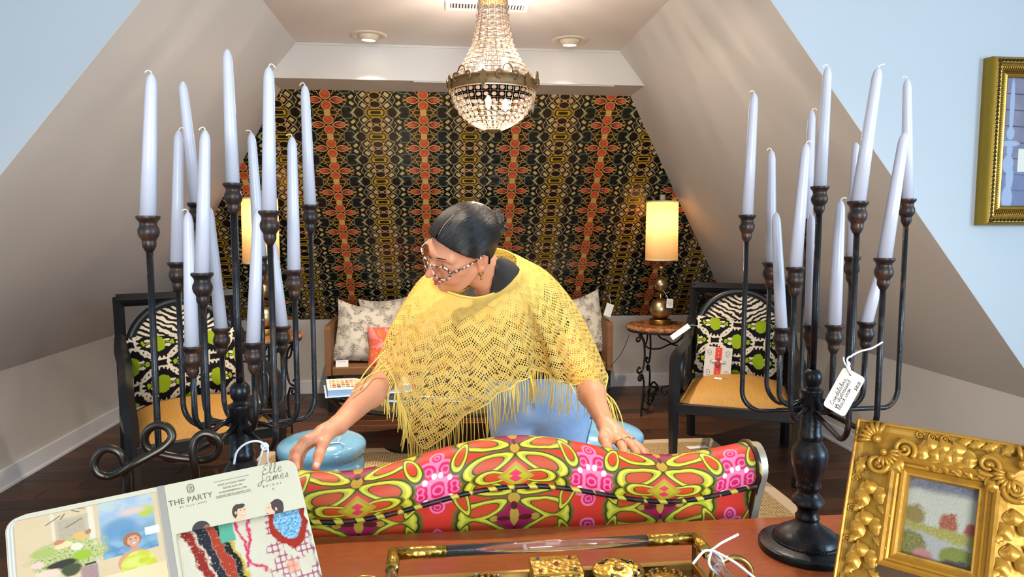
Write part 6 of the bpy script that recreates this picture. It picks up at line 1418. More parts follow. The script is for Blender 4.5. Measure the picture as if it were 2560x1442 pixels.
def np_mesh(name, V, Fq, mat, parent=None, col=None):
    me = bpy.data.meshes.new(name); me.from_pydata(V.tolist(), [], Fq.tolist()); me.update(); me.materials.append(mat); me.polygons.foreach_set('use_smooth', [True] * len(me.polygons))
    if col is not None:
        at = me.color_attributes.new('tint', 'FLOAT_COLOR', 'POINT'); at.data.foreach_set('color', np.concatenate([col, np.ones((len(col), 1))], 1).astype(np.float32).ravel())
    o = bpy.data.objects.new(name, me); COL.objects.link(o); o.parent = parent; return o

# ================================================================== the woman leaning over the settee
HC = np.array([0, 0, CAM_H]) + (np.array([.0467, 1.8543, 1.3045]) - np.array([0, 0, CAM_H])) * .965; HR_ = np.array([[.5922, -.7992, -.1026], [-.6581, -.4062, -.6340], [-.4650, -.4430, .7665]]); HK = .955   # columns: her left, face forward, crown
hw = lambda s, f, u: HC + HR_ @ (np.array([s, f, u]) * HK)
hV = lambda s, f, u: Vector(hw(s, f, u))
A_ = lambda px, py, Y: np.array(atY(px, py, Y))
def body_sdf():
    S = Sdf(); M = HR_
    S.el(hw(0, -.018, .030), HK * np.array([.075, .096, .086]), M, .01).el(hw(0, .026, -.028), HK * np.array([.0590, .060, .080]), M, .022).el(hw(0, .036, -.074), HK * np.array([.042, .046, .034]), M, .024)
    S.rc(hw(0, .072, -.099), hw(0, .070, -.101), .0165, k=.022)
    for s in (-1, 1):
        S.rc(hw(s * .044, .050, -.018), hw(s * .036, .058, -.034), .021, .020, .028); S.rc(hw(s * .033, .066, -.046), hw(s * .030, .066, -.048), .0165, k=.022)
        S.rc(hw(s * .012, .084, .024), hw(s * .044, .068, .024), .0095, .0085, .018); S.rc(hw(s * .054, .01, -.05), hw(s * .036, .050, -.088), .014, .012, .03)
    for s in (-1, 1): S.rc(hw(s * .033, .097, .001), hw(s * .034, .095, .001), .0165, k=.014, op='s')
    for s in (-1, 1): S.el(hw(s * .0325, .0725, .001), np.array([.0150, .0118, .0112]), M, .006)
    S.rc(hw(0, .084, .014), hw(0, .100, -.010), .0068, .0075, .012); S.rc(hw(0, .099, -.008), hw(0, .1150, -.030), .0074, .0092, .008)
    for s in (-1, 1): S.rc(hw(s * .0105, .1020, -.0345), hw(s * .010, .096, -.036), .0064, .0055, .007)
    S.rc(hw(0, .088, -.045), hw(0, .090, -.052), .010, .010, .012)
    for s in (-1, 1):
        S.rc(hw(0, .0985, -.0585), hw(s * .0265, .0800, -.0530), .0046, .0020, .005); S.rc(hw(0, .0955, -.0735), hw(s * .0245, .0805, -.0570), .0058, .0022, .005)
    S.rc(hw(0, .0955, -.0660), hw(-.018, .0890, -.0600), .0030, .0018, k=.003, op='s').rc(hw(0, .0955, -.0660), hw(.018, .0890, -.0600), .0030, .0018, k=.003, op='s')
    for s in (-1, 1):
        e = np.array([.0090, .0185, .0305]); S.el(hw(s * .0755, -.014, -.008), e, M, .008); S.rc(hw(s * .0725, -.004, -.038), hw(s * .0725, -.006, -.034), .0085, k=.010); S.rc(hw(s * .0872, -.006, .004), hw(s * .0868, -.004, -.020), .0105, .0080, k=.004, op='s').rc(hw(s * .0790, -.018, .010), hw(s * .0790, -.019, -.016), .0030, .0026, .004)
    S.headn = len(S.p)
    nb = np.array([.160, 1.985, 1.195]); S.rc(hw(0, -.030, -.050), nb, .045, .048, .025); S.rc(hw(0, .0, -.070), nb + np.array([-.02, -.02, -.012]), .030, .036, .02)
    # trunk
    ch_, wa, pv = np.array([.185, 2.085, 1.06]), np.array([.27, 2.19, .93]), np.array([.325, 2.255, .80])
    shR, shL = np.array([-.028, 2.005, 1.095]), np.array([.298, 2.050, 1.112])
    S.rc(shR, shL, .050, .050, .03); S.rc(nb, ch_, .06, .10, .05); S.rc(ch_ + [-.055, -.01, .02], wa + [-.04, 0, 0], .095, .088, .05); S.rc(ch_ + [.055, .01, .02], wa + [.04, 0, 0], .095, .088, .05); S.rc(wa + [-.035, 0, 0], pv + [-.06, 0, 0], .092, .108, .05); S.rc(wa + [.035, 0, 0], pv + [.06, 0, 0], .092, .108, .05)
    for s in (-1, 1): S.rc(ch_ + [s * .075 - .02, -.075, -.005], ch_ + [s * .075 - .02, -.07, .01], .062, .058, .04)
    # arms
    elR, wrR = A_(966, 940, 1.785), A_(846, 1062, 1.515); elL, wrL = A_(1462, 945, 1.885), A_(1514, 1062, 1.585)
    S.chain([shR, (shR + elR) / 2 + [-.004, .004, 0], elR], [.046, .040, .0345], .02); S.chain([elR, elR * .62 + wrR * .38, wrR], [.0335, .0345, .0205], .02)
    S.chain([shL, (shL + elL) / 2 + [.006, .004, 0], elL], [.046, .040, .0345], .02); S.chain([elL, elL * .62 + wrL * .38, wrL], [.0335, .0340, .0200], .02)
    # her right hand (left in the picture): hanging from the wrist, pinching the settee back
    kn = [A_(768, 1101, 1.425), A_(760, 1105, 1.445), A_(760, 1111, 1.465), A_(764, 1117, 1.482)]
    S.rc(wrR, (wrR + kn[0]) / 2, .0195, .0185, .012)
    for k_, r_ in zip(kn, (.0125, .0125, .0118, .0108)): S.rc(wrR * .72 + k_ * .28, k_, .0125, r_ - .001, .010)
    fR = [[kn[0], A_(745, 1128, 1.408), A_(738, 1150, 1.392), A_(741, 1172, 1.375)], [kn[1], A_(737, 1131, 1.428), A_(731, 1155, 1.408), A_(735, 1176, 1.388)], [kn[2], A_(742, 1138, 1.45), A_(737, 1158, 1.432), A_(741, 1176, 1.412)], [kn[3], A_(752, 1141, 1.468), A_(748, 1158, 1.455), A_(751, 1173, 1.44)]]
    for f, r_ in zip(fR, (.0098, .0098, .0092, .0082)): S.chain(f, [r_ * 1.08, r_, r_ * .94, r_ * .78], .005)
    tb = A_(826, 1076, 1.482); S.chain([wrR * .6 + tb * .4, tb, A_(806, 1110, 1.437), A_(797, 1140, 1.412), A_(789, 1168, 1.385)], [.0150, .0150, .0115, .0102, .0082], .008)
    S.rc(tb, kn[0], .0085, .0075, .010)
    # her left hand (right in the picture): laid over the roll, fingers away to the right
    kL = [A_(1546, 1102, 1.512), A_(1560, 1098, 1.525), A_(1570, 1098, 1.54), A_(1577, 1100, 1.555)]
    for k_, r_ in zip(kL, (.0125, .0125, .0118, .0108)): S.rc(wrL * .75 + k_ * .25, k_, .0135, r_ - .0005, .011)
    S.rc(wrL, (wrL + kL[1]) / 2, .0200, .0190, .012)
    fL = [[kL[0], A_(1556, 1116, 1.488), A_(1561, 1132, 1.462), A_(1562, 1146, 1.438)], [kL[1], A_(1578, 1112, 1.502), A_(1590, 1128, 1.474), A_(1598, 1144, 1.445)], [kL[2], A_(1592, 1114, 1.522), A_(1607, 1128, 1.498), A_(1617, 1144, 1.47)], [kL[3], A_(1598, 1116, 1.54), A_(1612, 1129, 1.522), A_(1622, 1142, 1.502)]]
    for f, r_ in zip(fL, (.0098, .0098, .0092, .0082)): S.chain(f, [r_ * 1.08, r_, r_ * .94, r_ * .78], .005)
    S.chain([wrL, A_(1512, 1096, 1.53), A_(1520, 1122, 1.495), A_(1530, 1142, 1.468)], [.0150, .0145, .0112, .0085], .008)
    return S, dict(nb=nb, ch=ch_, wa=wa, pv=pv, shR=shR, shL=shL, elR=elR, wrR=wrR, elL=elL, wrL=wrL, fR=fR, fL=fL, kn=kn, kL=kL)
BS, J = body_sdf(); HEADN = BS.headn
hipR, hipL, knR, knL, anR, anL = np.array([.235, 2.285, .80]), np.array([.395, 2.245, .80]), np.array([.25, 2.30, .46]), np.array([.385, 2.245, .44]), np.array([.24, 2.42, .085]), np.array([.40, 2.36, .085])
BS.chain([hipR, knR, anR], [.085, .056, .038], .04); BS.chain([hipL, knL, anL], [.085, .056, .038], .04)
for a in (anR, anL): BS.rc(a + [0, .01, -.045], a + [0, -.13, -.055], .028, .022, .03)
PN = empty('person', (.33, 2.27, .018), 0, 'woman in yellow lace poncho, glasses and blue jeans leaning over the settee back', 'person')
P0 = np.array(PN.location)
def skin_colors(V):
    q = ((V - HC) @ HR_) / HK; s, f, u = q[:, 0], q[:, 1], q[:, 2]; base = np.tile(np.array(lin((218, 150, 112))[:3]), (len(V), 1))
    def blend(w, c): nonlocal base; w = np.clip(w, 0, 1)[:, None]; base = base * (1 - w) + np.array(lin(c)[:3]) * w
    rosy = np.exp(-(((np.abs(s) - .040) / .022) ** 2 + ((f - .06) / .035) ** 2 + ((u + .035) / .022) ** 2)); blend(rosy * .45, (226, 132, 106))
    blend(np.exp(-((s / .012) ** 2 + ((f - .112) / .014) ** 2 + ((u + .028) / .012) ** 2)) * .4, (222, 128, 104))
    lip = (f > .076) & (np.abs(s) < .028) & (u < -.0545 + .18 * np.abs(s)) & (u > -.0800 + .80 * np.abs(s)); blend(lip * .85, (178, 74, 74))
    lid = np.exp(-(((np.abs(s) - .0325) / .014) ** 2 + ((f - .083) / .012) ** 2 + ((u - .006) / .008) ** 2)); blend(lid * .45, (166, 108, 88))
    blend(np.exp(-(((np.abs(s) - .075) / .02) ** 2 + ((f + .012) / .02) ** 2 + ((u + .012) / .03) ** 2)) * .35, (222, 128, 96))
    for tips in (J['fR'], J['fL']):
        for fg in tips:
            n_ = fg[3] - fg[2]; n_ = n_ / np.linalg.norm(n_); d = np.linalg.norm(V - (fg[3] + n_ * .002), axis=1); blend(np.exp(-(d / .007) ** 2) * .5, (238, 178, 158))
    return base
# coarse figure plus finer head and hands, welded into one skin mesh
boxes = [(tuple(HC + [-.135, -.150, -.125]), tuple(HC + [.150, .150, .140]), .0021), (tuple(np.minimum.reduce([np.min(np.array(J['fR']).reshape(-1, 3), 0), J['wrR']]) - .03), tuple(np.maximum.reduce([np.max(np.array(J['fR']).reshape(-1, 3), 0), J['wrR']]) + np.array([.035, .035, .035])), .0022), (tuple(np.min(np.array(J['fL']).reshape(-1, 3), 0) - np.array([.075, .03, .03])), tuple(np.maximum(np.max(np.array(J['fL']).reshape(-1, 3), 0), J['wrL']) + .035), .0022)]
Vs, Fs_, nV = [], [], 0
V, Fq = BS.mesh((-.36, 1.33, .0), (.56, 2.53, 1.46), .0060); V = relax(V, Fq, 1, .4); fc = V[Fq].mean(1); keep = np.ones(len(Fq), bool)
for lo, hi, h in boxes: keep &= ~((fc > np.array(lo) + .007).all(1) & (fc < np.array(hi) - .013).all(1))
Vs.append(V); Fs_.append(Fq[keep]); nV = len(V)
for lo, hi, h in boxes:
    V, Fq = BS.mesh(lo, hi, h); V = relax(V, Fq, 1, .35); Vs.append(V); Fs_.append(Fq + nV); nV += len(V)
V = np.concatenate(Vs); Fq = np.concatenate(Fs_)
M = Mat('skin', .42, 0, .4); at = M.node('ShaderNodeVertexColor'); at.layer_name = 'tint'; n = M.noise(90, 3); M.color(M.mix(n * .12, at.outputs[0], (196, 120, 92))); M.bump(M.noise(500, 2), .05, .0005); m_skin = M.mat
np_mesh('body', V - P0, Fq, m_skin, PN, skin_colors(V))

# hair, drawn back to a low bun with a centre parting
M = Mat('black_hair', .30, 0, .45); q_ = M.node('ShaderNodeVertexColor'); q_.layer_name = 'tint'; sx = M.node('ShaderNodeSeparateXYZ'); M.link(q_.outputs[0], sx.inputs[0]); str_ = M.noise(1.0, 4, .7, M.vec(X(M, sx.outputs[0]) * 130.0, X(M, sx.outputs[1]) * 6.0, X(M, sx.outputs[2]) * 6.0))
M.color(M.mix(M.ss(str_, .35, .75), (5, 4, 3), (30, 20, 14))); M.rough(M.ss(str_, .35, .65) * .34 + .14); M.bump(str_, .55, .004); m_hair = M.mat
HS = Sdf(); HS.el(hw(0, -.018, .030), HK * np.array([.0825, .1035, .0935]), HR_, .01).el(hw(0, .016, .018), HK * np.array([.0800, .083, .080]), HR_, .02).rc(hw(0, -.06, -.02), hw(0, -.095, -.015), .050, .030, .03)
def hair_cut(D, g):
    G = np.stack(np.meshgrid(*g, indexing='ij'), -1).reshape(-1, 3).astype(np.float32); q = ((G - HC.astype(np.float32)) @ HR_.astype(np.float32)) / HK; s, f, u = np.abs(q[:, 0]), q[:, 1], q[:, 2]
    line = np.where(f > .012, .022 + .78 * (f - .012) - .10 * (s - .03).clip(0) + .0, .022 + 1.25 * (f - .012)); cut = (line - u) * .75
    ear = np.sqrt(((s - .078) / .6) ** 2 + ((f + .010)) ** 2 + ((u + .008) / 1.25) ** 2) - .024
    part = np.sqrt(q[:, 0] ** 2 + (np.maximum(.012 - f, 0)) ** 2) - .0026 * np.clip((f + .0) / .05, .2, 1)
    Df = D.reshape(-1).copy(); near = np.abs(Df) < .03; Df[near] = np.minimum(Df[near], BS.ev(G[near].astype(float), BS.p[:HEADN]) - .0045); D = Df.reshape(D.shape)
    d = np.maximum(D.reshape(-1), cut); d = np.maximum(d, -ear); d = np.where(u > .05, np.maximum(d, -part), d); return d.reshape(D.shape)
Vh, Fh = HS.mesh(tuple(HC + [-.15, -.16, -.13]), tuple(HC + [.17, .17, .15]), .0024, hair_cut); Vh = relax(Vh, Fh, 1, .4)
def hair_param(V):
    q = ((V - HC) @ HR_) / HK; v = q - np.array([0, -.105, .0]); ang = np.arctan2(v[:, 2], np.abs(v[:, 0]) + 1e-4) / pi + .5; L = np.linalg.norm(v, axis=1); return np.stack([ang, np.clip(L * 3, 0, 1), (q[:, 0] > 0) * .5], 1)
hair = np_mesh('hair', Vh - P0, Fh, m_hair, PN, hair_param(Vh))
q = MB(); ln_ = []
for t in np.linspace(0, 1, 16):
    th_ = R(33 + 50 * t); f_, u_ = -.018 + .1022 * cos(th_), .030 + .0922 * sin(th_); ln_.append(hV(0, f_ * 1.0, u_ * 1.0) - Vector(P0))
q.tube(ln_, [.0024 - .0016 * i / 15 for i in range(16)], 6, flat=.5); q.build('parting', simple('scalp_skin', (206, 156, 124), .6), hair, True)
BN = Sdf(); bc_ = np.array([0, -.122, .012])
BN.el(hw(*bc_), np.array([.028, .024, .030]), HR_, .01)
for k in range(5):
    a0 = k * 1.25; pts = [hw(*(bc_ + np.array([(.025 * cos(a0 + t)), -.006 + .015 * sin(2 * t + k), .029 * sin(a0 + t)]))) for t in np.linspace(0, 3.6, 10)]; BN.chain(pts, [.0075] * 10, .006)
Vb, Fb = BN.mesh(tuple(hw(*bc_) - .055), tuple(hw(*bc_) + .055), .0024); np_mesh('hair_bun', Vb - P0, Fb, m_hair, hair, hair_param(Vb))
o = MB()
for k in range(16): a = random.uniform(0, 6.28); b_ = hV(.024 * cos(a), -.122, .012 + .026 * sin(a)); o.tube(catmull([b_ - Vector(P0), b_ + Vector((random.uniform(-.006, .010), .004, random.uniform(-.004, .010))) - Vector(P0), b_ + Vector((random.uniform(-.004, .018), .006, random.uniform(-.008, .016))) - Vector(P0)], 4), .0005, 4)
o = o.build('stray_hairs', m_hair, hair); o['kind'] = 'stuff'
Pm = Vector(P0)
m_brow = simple('brow_hair', (52, 36, 30), .8)
for s in (-1, 1):
    q = MB(); q.tube([hV(s * x, f, u) - Pm for x, f, u in catmull([(.013, .0920, .0265), (.024, .0900, .0295), (.036, .0832, .0300), (.048, .0705, .025)], 4)], [.0020, .0025, .0027, .0028, .0028, .0027, .0026, .0024, .0022, .0019, .0015, .0011, .0008], 6, flat=.55); q.build('eyebrow', m_brow, PN, True)
    q = MB(); q.tube([hV(s * x, f, u) - Pm for x, f, u in catmull([(.0215, .0805, -.0045), (.027, .0835, -.0065), (.034, .0836, -.0075), (.041, .0800, -.0062), (.0455, .0760, -.0035)], 4)], [.0006] + [.0012] * 15 + [.0006], 6); q.build('eyelashes', m_brow, PN, True)
q = MB(); q.ball(hV(0, .0895, -.0650) - Pm, (.0155, .004, .0034), 14, 6, Matrix(HR_.tolist())); q.build('teeth', simple('teeth_white', (240, 234, 226), .25), PN, True)
# glasses
M = Mat('tortoise_acetate', .2, 0, .6); n = M.noise(130, 1); M.color(M.ramp(n, [(.40, (52, 30, 24)), (.47, (120, 78, 60)), (.52, (226, 196, 174)), (.6, (236, 212, 196))])); m_tort = M.mat
M = Mat('spectacle_lens', .02); tp = M.node('ShaderNodeBsdfTransparent'); tp.inputs[0].default_value = (.97, .93, .92, 1); gl = M.node('ShaderNodeBsdfGlossy'); gl.inputs['Roughness'].default_value = .02; mx = M.node('ShaderNodeMixShader'); mx.inputs[0].default_value = .10; M.link(tp.outputs[0], mx.inputs[1]); M.link(gl.outputs[0], mx.inputs[2]); M.link(mx.outputs[0], M.out.inputs[0]); m_lens = M.mat
gs = empty('glasses', PN.location, 0); gs.parent = PN; gs.location = (0, 0, 0)
def rim(s, t, k=1.0):
    x = abs(cos(t)) ** .8 * (1 if cos(t) > 0 else -1) * .0275; y = abs(sin(t)) ** .8 * (1 if sin(t) > 0 else -1) * .0235; y += .004 * (x / .0275) * (1 if sin(t) > 0 else .2)
    sx = .0345 + x * k; return hV(s * sx, .1065 - 3.2 * max(0, sx - .02) ** 1.6, -.0065 + y * k - .0) - Pm
for s in (-1, 1):
    q = MB(); q.tube([rim(s, t) for t in np.linspace(0, 2 * pi, 40, endpoint=False)], .0024, 7, closed=True); q.build('rim', m_tort, gs, True)
    q = MB(); ring = [rim(s, t, .97) for t in np.linspace(0, 2 * pi, 40, endpoint=False)]; q.add(ring, [tuple(range(40))]); q.build('lens', m_lens, gs)
    q = MB(); q.tube([p - Pm for p in [hV(s * .0615, .0895, .003), hV(s * .070, .082, .004), hV(s * .0775, .05, .006), hV(s * .0805, .01, .008), hV(s * .0790, -.012, .010), hV(s * .076, -.035, -.006)]], [.0034, .0034, .0028, .0022, .002, .002], 7); q.build('temple', m_tort, gs, True)
q = MB(); q.tube([p - Pm for p in [hV(-.0085, .1055, -.001), hV(0, .1075, .004), hV(.0085, .1055, -.001)]], .0022, 7); q.build('bridge', m_tort, gs, True)
# earrings and rings
for s in (-1, 1):
    c = hV(s * .0765, -.004, -.049) - Pm; er = empty('earring', c); er.parent = PN
    q = MB(); q.tube([Vector(HR_ @ np.array([0, .0065 * cos(a), .0075 * sin(a)])) for a in np.linspace(0, 2 * pi, 20, endpoint=False)], .0017, 7, closed=True); q.build('hoop', m_gold, er, True)
    q = MB(); q.ball(Vector((0, 0, -.0125)), (.0034, .0034, .0055), 10, 7); q.build('drop', m_gold, er, True)
def finger_ring(a, b, t, r_):
    a, b = Vector(a), Vector(b); c = a.lerp(b, t) - Pm; x, y = frame_from(b - a); q = MB(); q.tube([c + (x * cos(k) + y * sin(k)) * r_ for k in np.linspace(0, 2 * pi, 22, endpoint=False)], .0013, 6, closed=True); q.build('finger_ring', m_gold, PN, True)
finger_ring(J['fL'][0][0], J['fL'][0][1], .45, .0112); finger_ring(J['fL'][1][0], J['fL'][1][1], .35, .0114); finger_ring(J['fL'][2][0], J['fL'][2][1], .40, .0106)

m_nail = simple('nail_varnish', (238, 190, 172), .2)
for (a_, b_, r_) in [((797, 1140, 1.412), (789, 1168, 1.385), .0080)] + [(tuple(f_), None, .0070) for f_ in ()]:
    pa_, pb_ = Vector(atY(*a_)), Vector(atY(*b_)); ax_ = (pb_ - pa_).normalized(); toc = (Vector((0, 0, CAM_H)) - pb_).normalized(); nz_ = (toc - ax_ * toc.dot(ax_)).normalized(); sx_ = ax_.cross(nz_)
    q = MB(); q.ball(pb_ - ax_ * .003 + nz_ * (r_ * .78) - Pm, (.0058, .0080, .0022), 12, 8, Matrix((sx_, ax_, nz_)).transposed()); q.build('fingernail', m_nail, PN, True)
for fg, up_n in ((J['fL'][1], .62), (J['fL'][2], .62), (J['fL'][0], .62)):
    pa_, pb_ = Vector(fg[2]), Vector(fg[3]); ax_ = (pb_ - pa_).normalized(); z_ = Vector((0, -.2, 1)); nz_ = (z_ - ax_ * z_.dot(ax_)).normalized(); sx_ = ax_.cross(nz_)
    q = MB(); q.ball(pb_ - ax_ * .002 + nz_ * .0060 - Pm, (.0046, .0066, .0018), 10, 8, Matrix((sx_, ax_, nz_)).transposed()); q.build('fingernail', m_nail, PN, True)

# black top under the poncho
TS = Sdf(); g_ = .007; nb, chs, wa, pv = J['nb'], J['ch'], J['wa'], J['pv']
for pr in BS.p[HEADN:HEADN + 10]: TS.rc(pr[1], pr[2], pr[3] + g_, pr[4] + g_, pr[5])
TS.rc(J['shR'], J['shR'] * .6 + J['elR'] * .4, .052, .048, .02).rc(J['shL'], J['shL'] * .6 + J['elL'] * .4, .052, .048, .02)
def top_cut(D, g):
    G = np.stack(np.meshgrid(*g, indexing='ij'), -1); pa, pb = A_(1249, 623, 2.03), A_(1228, 712, 1.93); nn_ = np.cross(pb - pa, (pa + pb) / 2 - np.array([0, 0, CAM_H])); nn_ /= np.linalg.norm(nn_); nn_ = nn_ if nn_[0] < 0 else -nn_; pl = np.minimum((G - pa) @ nn_, (G - (nb + np.array([-.012, -.018, .005]))) @ np.array([-.50, -.50, .70])); return np.maximum(D, pl.astype(np.float32))
Vt, Ft = TS.mesh((-.1, 1.84, .76), (.52, 2.40, 1.32), .0065, top_cut); Vt = relax(Vt, Ft, 1, .4)
np_mesh('black_top', Vt - P0, Ft, simple('black_jersey', (30, 26, 25), .7, nz=60), PN)

# jeans
JS = Sdf(); e = .010
for s in (-1, 1): JS.rc(wa + [s * .035, 0, -.06], pv + [s * .06, 0, 0], .092 + e, .108 + e, .05)
JS.chain([hipR + [-.0, 0, 0], knR, anR + [0, 0, .03]], [.092 + e, .060 + e, .043 + e], .03).chain([hipL, knL, anL + [0, 0, .03]], [.094 + e, .062 + e, .043 + e], .03)
JS.rc(np.array([.272, 2.118, .800]), np.array([.268, 2.135, .70]), .004, .018, .012, 's').rc(np.array([.268, 2.135, .70]), np.array([.295, 2.15, .35]), .018, .030, .012, 's')
def jean_cut(D, g): G = g[2][None, None, :]; return np.maximum(D, np.maximum(.10 - G, G - .925).astype(np.float32))
Vj, Fj = JS.mesh((.06, 2.05, .08), (.56, 2.52, .94), .0065, jean_cut); Vj = relax(Vj, Fj, 1, .4)
M = Mat('light_denim', .85, 0, .2); n = M.noise(9, 4, .6); w_ = M.noise(240, 2, .6, M.mapping((1, 1, .35))); M.color(M.mix(w_ * .35, M.ramp(n, [(.3, (150, 188, 234)), (.5, (176, 208, 244)), (.7, (200, 224, 248))]), (126, 162, 216))); M.bump(w_, .3, .001); m_denim = M.mat
jn = np_mesh('jeans', Vj - P0, Fj, m_denim, PN); m_stitch = simple('denim_seam', (96, 128, 182), .8)
for (hp, kn_, an_, s) in ((hipL, knL, anL, 1),):
    q = MB(); q.tube([Vector(a) - Pm for a in catmull([hp + [.094, -.030, .03], hp + [.100, -.036, -.06], hp * .5 + kn_ * .5 + [.082, -.034, 0], kn_ + [.064, -.028, 0]], 6)], .0022, 5); q.build('side_seam', m_stitch, jn, True)
for k, a_ in enumerate((anR, anL)):
    S2 = Sdf(); S2.rc(a_ + [0, .02, -.030], a_ + [0, -.13, -.038], .034, .030, .02).rc(a_ + [0, .02, -.03], a_ + [0, .02, .02], .034, .036, .02); Vq, Fq2 = S2.mesh(tuple(a_ + [-.07, -.21, -.09]), tuple(a_ + [.07, .09, .075]), .006); Vq[:, 2] = np.maximum(Vq[:, 2], .0155); np_mesh('shoe', Vq - P0, Fq2, simple('shoe_leather', (40, 34, 32), .5), PN)

# ------------------------------------------------------------------ yellow lace poncho
cols = [[(1085, 705, 1.95), (1030, 745, 1.92), (1000, 790, 1.88), (975, 845, 1.82), (955, 902, 1.775)],
        [(1095, 718, 1.92), (1040, 780, 1.86), (1010, 845, 1.81), (990, 910, 1.765), (985, 968, 1.735)],
        [(1110, 728, 1.90), (1072, 810, 1.82), (1045, 890, 1.775), (1025, 970, 1.745), (1012, 1035, 1.735)],
        [(1140, 738, 1.885), (1112, 835, 1.80), (1092, 930, 1.765), (1075, 1025, 1.745), (1060, 1118, 1.74)],
        [(1175, 745, 1.88), (1168, 830, 1.795), (1162, 915, 1.77), (1155, 985, 1.765), (1150, 1052, 1.77)],
        [(1205, 743, 1.885), (1220, 815, 1.82), (1230, 880, 1.80), (1238, 935, 1.80), (1240, 985, 1.81)],
        [(1235, 733, 1.90), (1262, 790, 1.85), (1282, 850, 1.84), (1295, 905, 1.84), (1300, 955, 1.85)],
        [(1258, 718, 1.92), (1297, 765, 1.90), (1320, 820, 1.91), (1330, 870, 1.92), (1332, 922, 1.93)],
        [(1272, 705, 1.94), (1318, 750, 1.92), (1350, 810, 1.905), (1375, 875, 1.90), (1390, 945, 1.90)],
        [(1283, 690, 1.96), (1340, 735, 1.945), (1390, 805, 1.925), (1430, 885, 1.90), (1455, 965, 1.87)],
        [(1291, 668, 1.99), (1365, 703, 2.00), (1427, 790, 1.99), (1472, 885, 1.95), (1508, 990, 1.89)],
        [(1285, 640, 2.04), (1352, 672, 2.10), (1415, 745, 2.13), (1458, 835, 2.12), (1490, 915, 2.10)],
        [(1225, 624, 2.06), (1245, 640, 2.20), (1255, 700, 2.32), (1255, 790, 2.38), (1255, 850, 2.40)],
        [(1130, 655, 2.03), (1085, 680, 2.12), (1050, 740, 2.18), (1030, 800, 2.20), (1010, 850, 2.18)],
        [(1095, 685, 1.98), (1040, 722, 2.00), (1003, 775, 1.98), (978, 830, 1.93), (960, 885, 1.86)]]
CT = np.array([[np.array(atY(*p)) for p in c] for c in cols]); nc = len(cols); NU, NV = 12, 12
rows = np.array([np.array(catmull(list(CT[i]), NV)) for i in range(nc)])             # nc x (4*NV+1) x 3
GR = np.array([np.array(catmull(list(rows[:, j]), NU, True)) for j in range(rows.shape[1])])   # rows x cols
nr, ncol = GR.shape[:2]; du = np.gradient(GR, axis=1); dv = np.gradient(GR, axis=0); NN = np.cross(du, dv); NN /= np.linalg.norm(NN, axis=2, keepdims=True) + 1e-9
cen = GR.mean((0, 1)); sgn = np.sign(((GR - cen) * NN).sum(2).mean()); NN *= sgn
tt = np.linspace(0, 1, nr)[:, None]; uu = np.linspace(0, 1, ncol, endpoint=False)[None, :]
fold = (.007 * np.sin(2 * pi * uu * 17 + 1.5 * np.sin(3 * tt)) + .006 * np.sin(2 * pi * uu * 9 + 2 * tt)) * tt ** 1.2 - .004 * np.exp(-((tt - .05) / .04) ** 2)
GR = GR + NN * (fold[..., None] + .004)
for _ in range(4):                                                          # let the cloth lie over the body
    d = BS.ev(GR.reshape(-1, 3)).reshape(nr, ncol); push = np.clip(.011 - d, 0, .05) * np.clip(tt * 14, 0, 1)
    for _k in range(2): push = np.maximum(push * .5, (push + np.roll(push, 1, 1) + np.roll(push, -1, 1) + np.vstack([push[:1], push[:-1]]) + np.vstack([push[1:], push[-1:]])) / 5)
    GR = GR + NN * push[..., None]
arc = np.concatenate([np.zeros((1, ncol)), np.cumsum(np.linalg.norm(np.diff(GR, axis=0), axis=2), 0)], 0); wid = np.linalg.norm(np.roll(GR, -1, 1) - GR, axis=2).sum(1).mean()
UVp = np.stack([np.broadcast_to(uu, (nr, ncol)), arc], -1)
def lace():
    M = Mat('yellow_lace_knit', .8, 0, .2); u, v, _ = M.xyz('UV'); U = u * 1.35; n = M.noise(14, 2, which='UV') - .5; w = M.noise(5, 2, which='UV') - .5
    x = U * 1250.0 + w * 22.0; y = v * 1250.0 + n * 10.0
    zig = (x / 52.0).pp(1.0) * 34.0                                         # zig-zag rows of openwork
    row = (y + zig) / 9.0; hx = (x / 9.5 + row.floor() * .5).fract() - .5; hy = row.fract() - .5
    rn = M.noise(1.0, 0, vec=M.vec((x / 9.5 + row.floor() * .5).floor() * .731, row.floor() * 1.37, 0.0))
    band = ((y + zig) / 46.0).fract(); dense = M.ss(band, .25, .38) * (1.0 - M.ss(band, .80, .93)); lower = M.ss(v, .045, .14)
    r_ = (.17 + (rn - .5) * .34) + dense * .15 - (1.0 - lower) * .16
    hole = (hx * hx * 1.3 + hy * hy).sqrt().lt(r_, .05)
    big = M.ss(v, .16, .22) * (M.ell(((x + zig * .3) / 46.0).fract() - .5, ((y - zig) / 40.0).fract() - .5, 0, 0, .15, .11)).lt(1.0, .15)
    hole = hole.max(big * .9) * M.ss(v, .022, .035)
    rib = (y * (2 * pi / 3.4)).sin() * .5 + (x * (2 * pi / 4.2)).sin() * .3
    c = M.mix(M.noise(22, 3, which='UV'), (246, 190, 72), (252, 218, 124)); c = M.mix(M.ss(rib, .1, .8) * .4, c, (254, 240, 176)); c = M.mix(M.ss(rib, -.2, -.8) * .35, c, (206, 150, 48)); M.color(c); M.bump(rib, .5, .003)
    trn = M.node('ShaderNodeBsdfTranslucent'); trn.inputs[0].default_value = lin((240, 206, 96)); m1 = M.node('ShaderNodeMixShader'); m1.inputs[0].default_value = .25; M.link(M.b.outputs[0], m1.inputs[1]); M.link(trn.outputs[0], m1.inputs[2])
    tp = M.node('ShaderNodeBsdfTransparent'); m2 = M.node('ShaderNodeMixShader'); M.link(hole.s, m2.inputs[0]); M.link(m1.outputs[0], m2.inputs[1]); M.link(tp.outputs[0], m2.inputs[2]); M.link(m2.outputs[0], M.out.inputs[0]); return M.mat
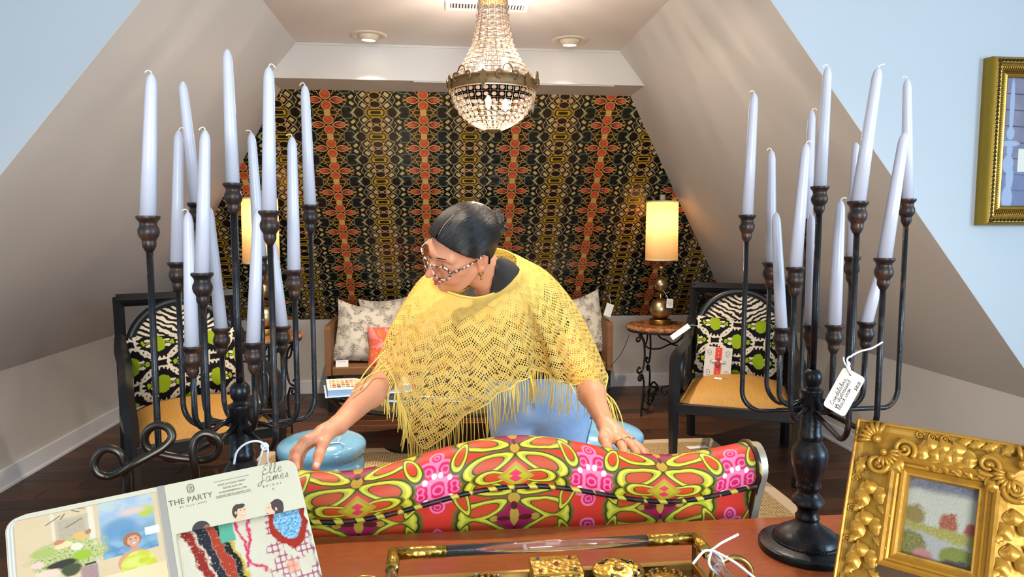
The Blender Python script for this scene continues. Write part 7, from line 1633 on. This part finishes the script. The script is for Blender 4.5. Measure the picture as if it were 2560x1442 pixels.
pc = grid_mesh('poncho', GR - P0, UVp, lace(), PN, True, wrap_u=True)
m_yarn = simple('yellow_yarn', (236, 200, 96), .8, nz=90)
q = MB(); q.tube([Vector(p) - Pm for p in GR[0]], .0026, 6, closed=True); q.build('neck_edge', m_yarn, pc, True)
q = MB(); q.tube([Vector(p) - Pm for p in GR[-1]], .0018, 5, closed=True); q.build('hem_edge', m_yarn, pc, True)
rngf = random.Random(11); q = MB(); hem = GR[-1]; Nn = NN[-1]
def hem_at(f): i = f * ncol / nc; a = int(i) % ncol; t = i - int(i); return Vector(hem[a] * (1 - t) + hem[(a + 1) % ncol] * t), Vector(Nn[a])
f = 0.05
while f < 10.2:
    p, nn = hem_at(f); L = rngf.uniform(.070, .105) * (1.15 if 2 < f < 5 else 1.0); sw = Vector((rngf.uniform(-.012, .012), rngf.uniform(-.006, .006), 0)); d0 = nn * .004
    if f < .9: mid = p + Vector((-.012, -.012, -.03)); pts = [p, mid, p + Vector((-.012 + sw.x, -.03, -L))]
    elif f > 9.3: pts = [p, p + Vector((.006, -.045, -.012)) + sw * .5, p + Vector((.012, -.075, -.05)) + sw, p + Vector((.014 + sw.x, -.085, -L))]
    else: pts = [p, p + d0 + Vector((sw.x * .3, 0, -L * .35)), p + d0 + Vector((sw.x * .7, sw.y, -L * .7)), p + d0 * .5 + Vector((sw.x * 1.2, sw.y, -L))]
    q.tube([Vector(p_) - Pm for p_ in catmull(pts, 4)], .00125, 5); f += rngf.uniform(.040, .075) if not (3.6 < f < 9) else rngf.uniform(.045, .085)
o = q.build('fringe', m_yarn, pc, True); o['kind'] = 'stuff'
# long strands lying across the forearms
for pl in ([(962, 878, 1.79), (935, 905, 1.755), (912, 932, 1.70), (898, 955, 1.66)], [(966, 905, 1.76), (940, 930, 1.715), (905, 965, 1.655), (880, 980, 1.62)], [(975, 922, 1.745), (945, 928, 1.72), (920, 940, 1.685), (903, 958, 1.655)]):
    q = MB(); q.tube([Vector(p) - Pm for p in catmull([np.array(atY(a, b, c - .028)) for a, b, c in pl], 6)], .0017, 6); q.build('tassel_strand', m_yarn, pc, True)
for pl in ([(1425, 958, 1.86), (1440, 985, 1.83), (1462, 995, 1.80), (1496, 1008, 1.775)], [(1445, 962, 1.855), (1475, 978, 1.82), (1498, 1005, 1.785), (1514, 1028, 1.755)]):
    q = MB(); q.tube([Vector(p) - Pm for p in catmull([np.array(atY(a, b, c - .03)) for a, b, c in pl], 6)], .0017, 6); q.build('tassel_strand', m_yarn, pc, True)
bpy.context.view_layer.update()
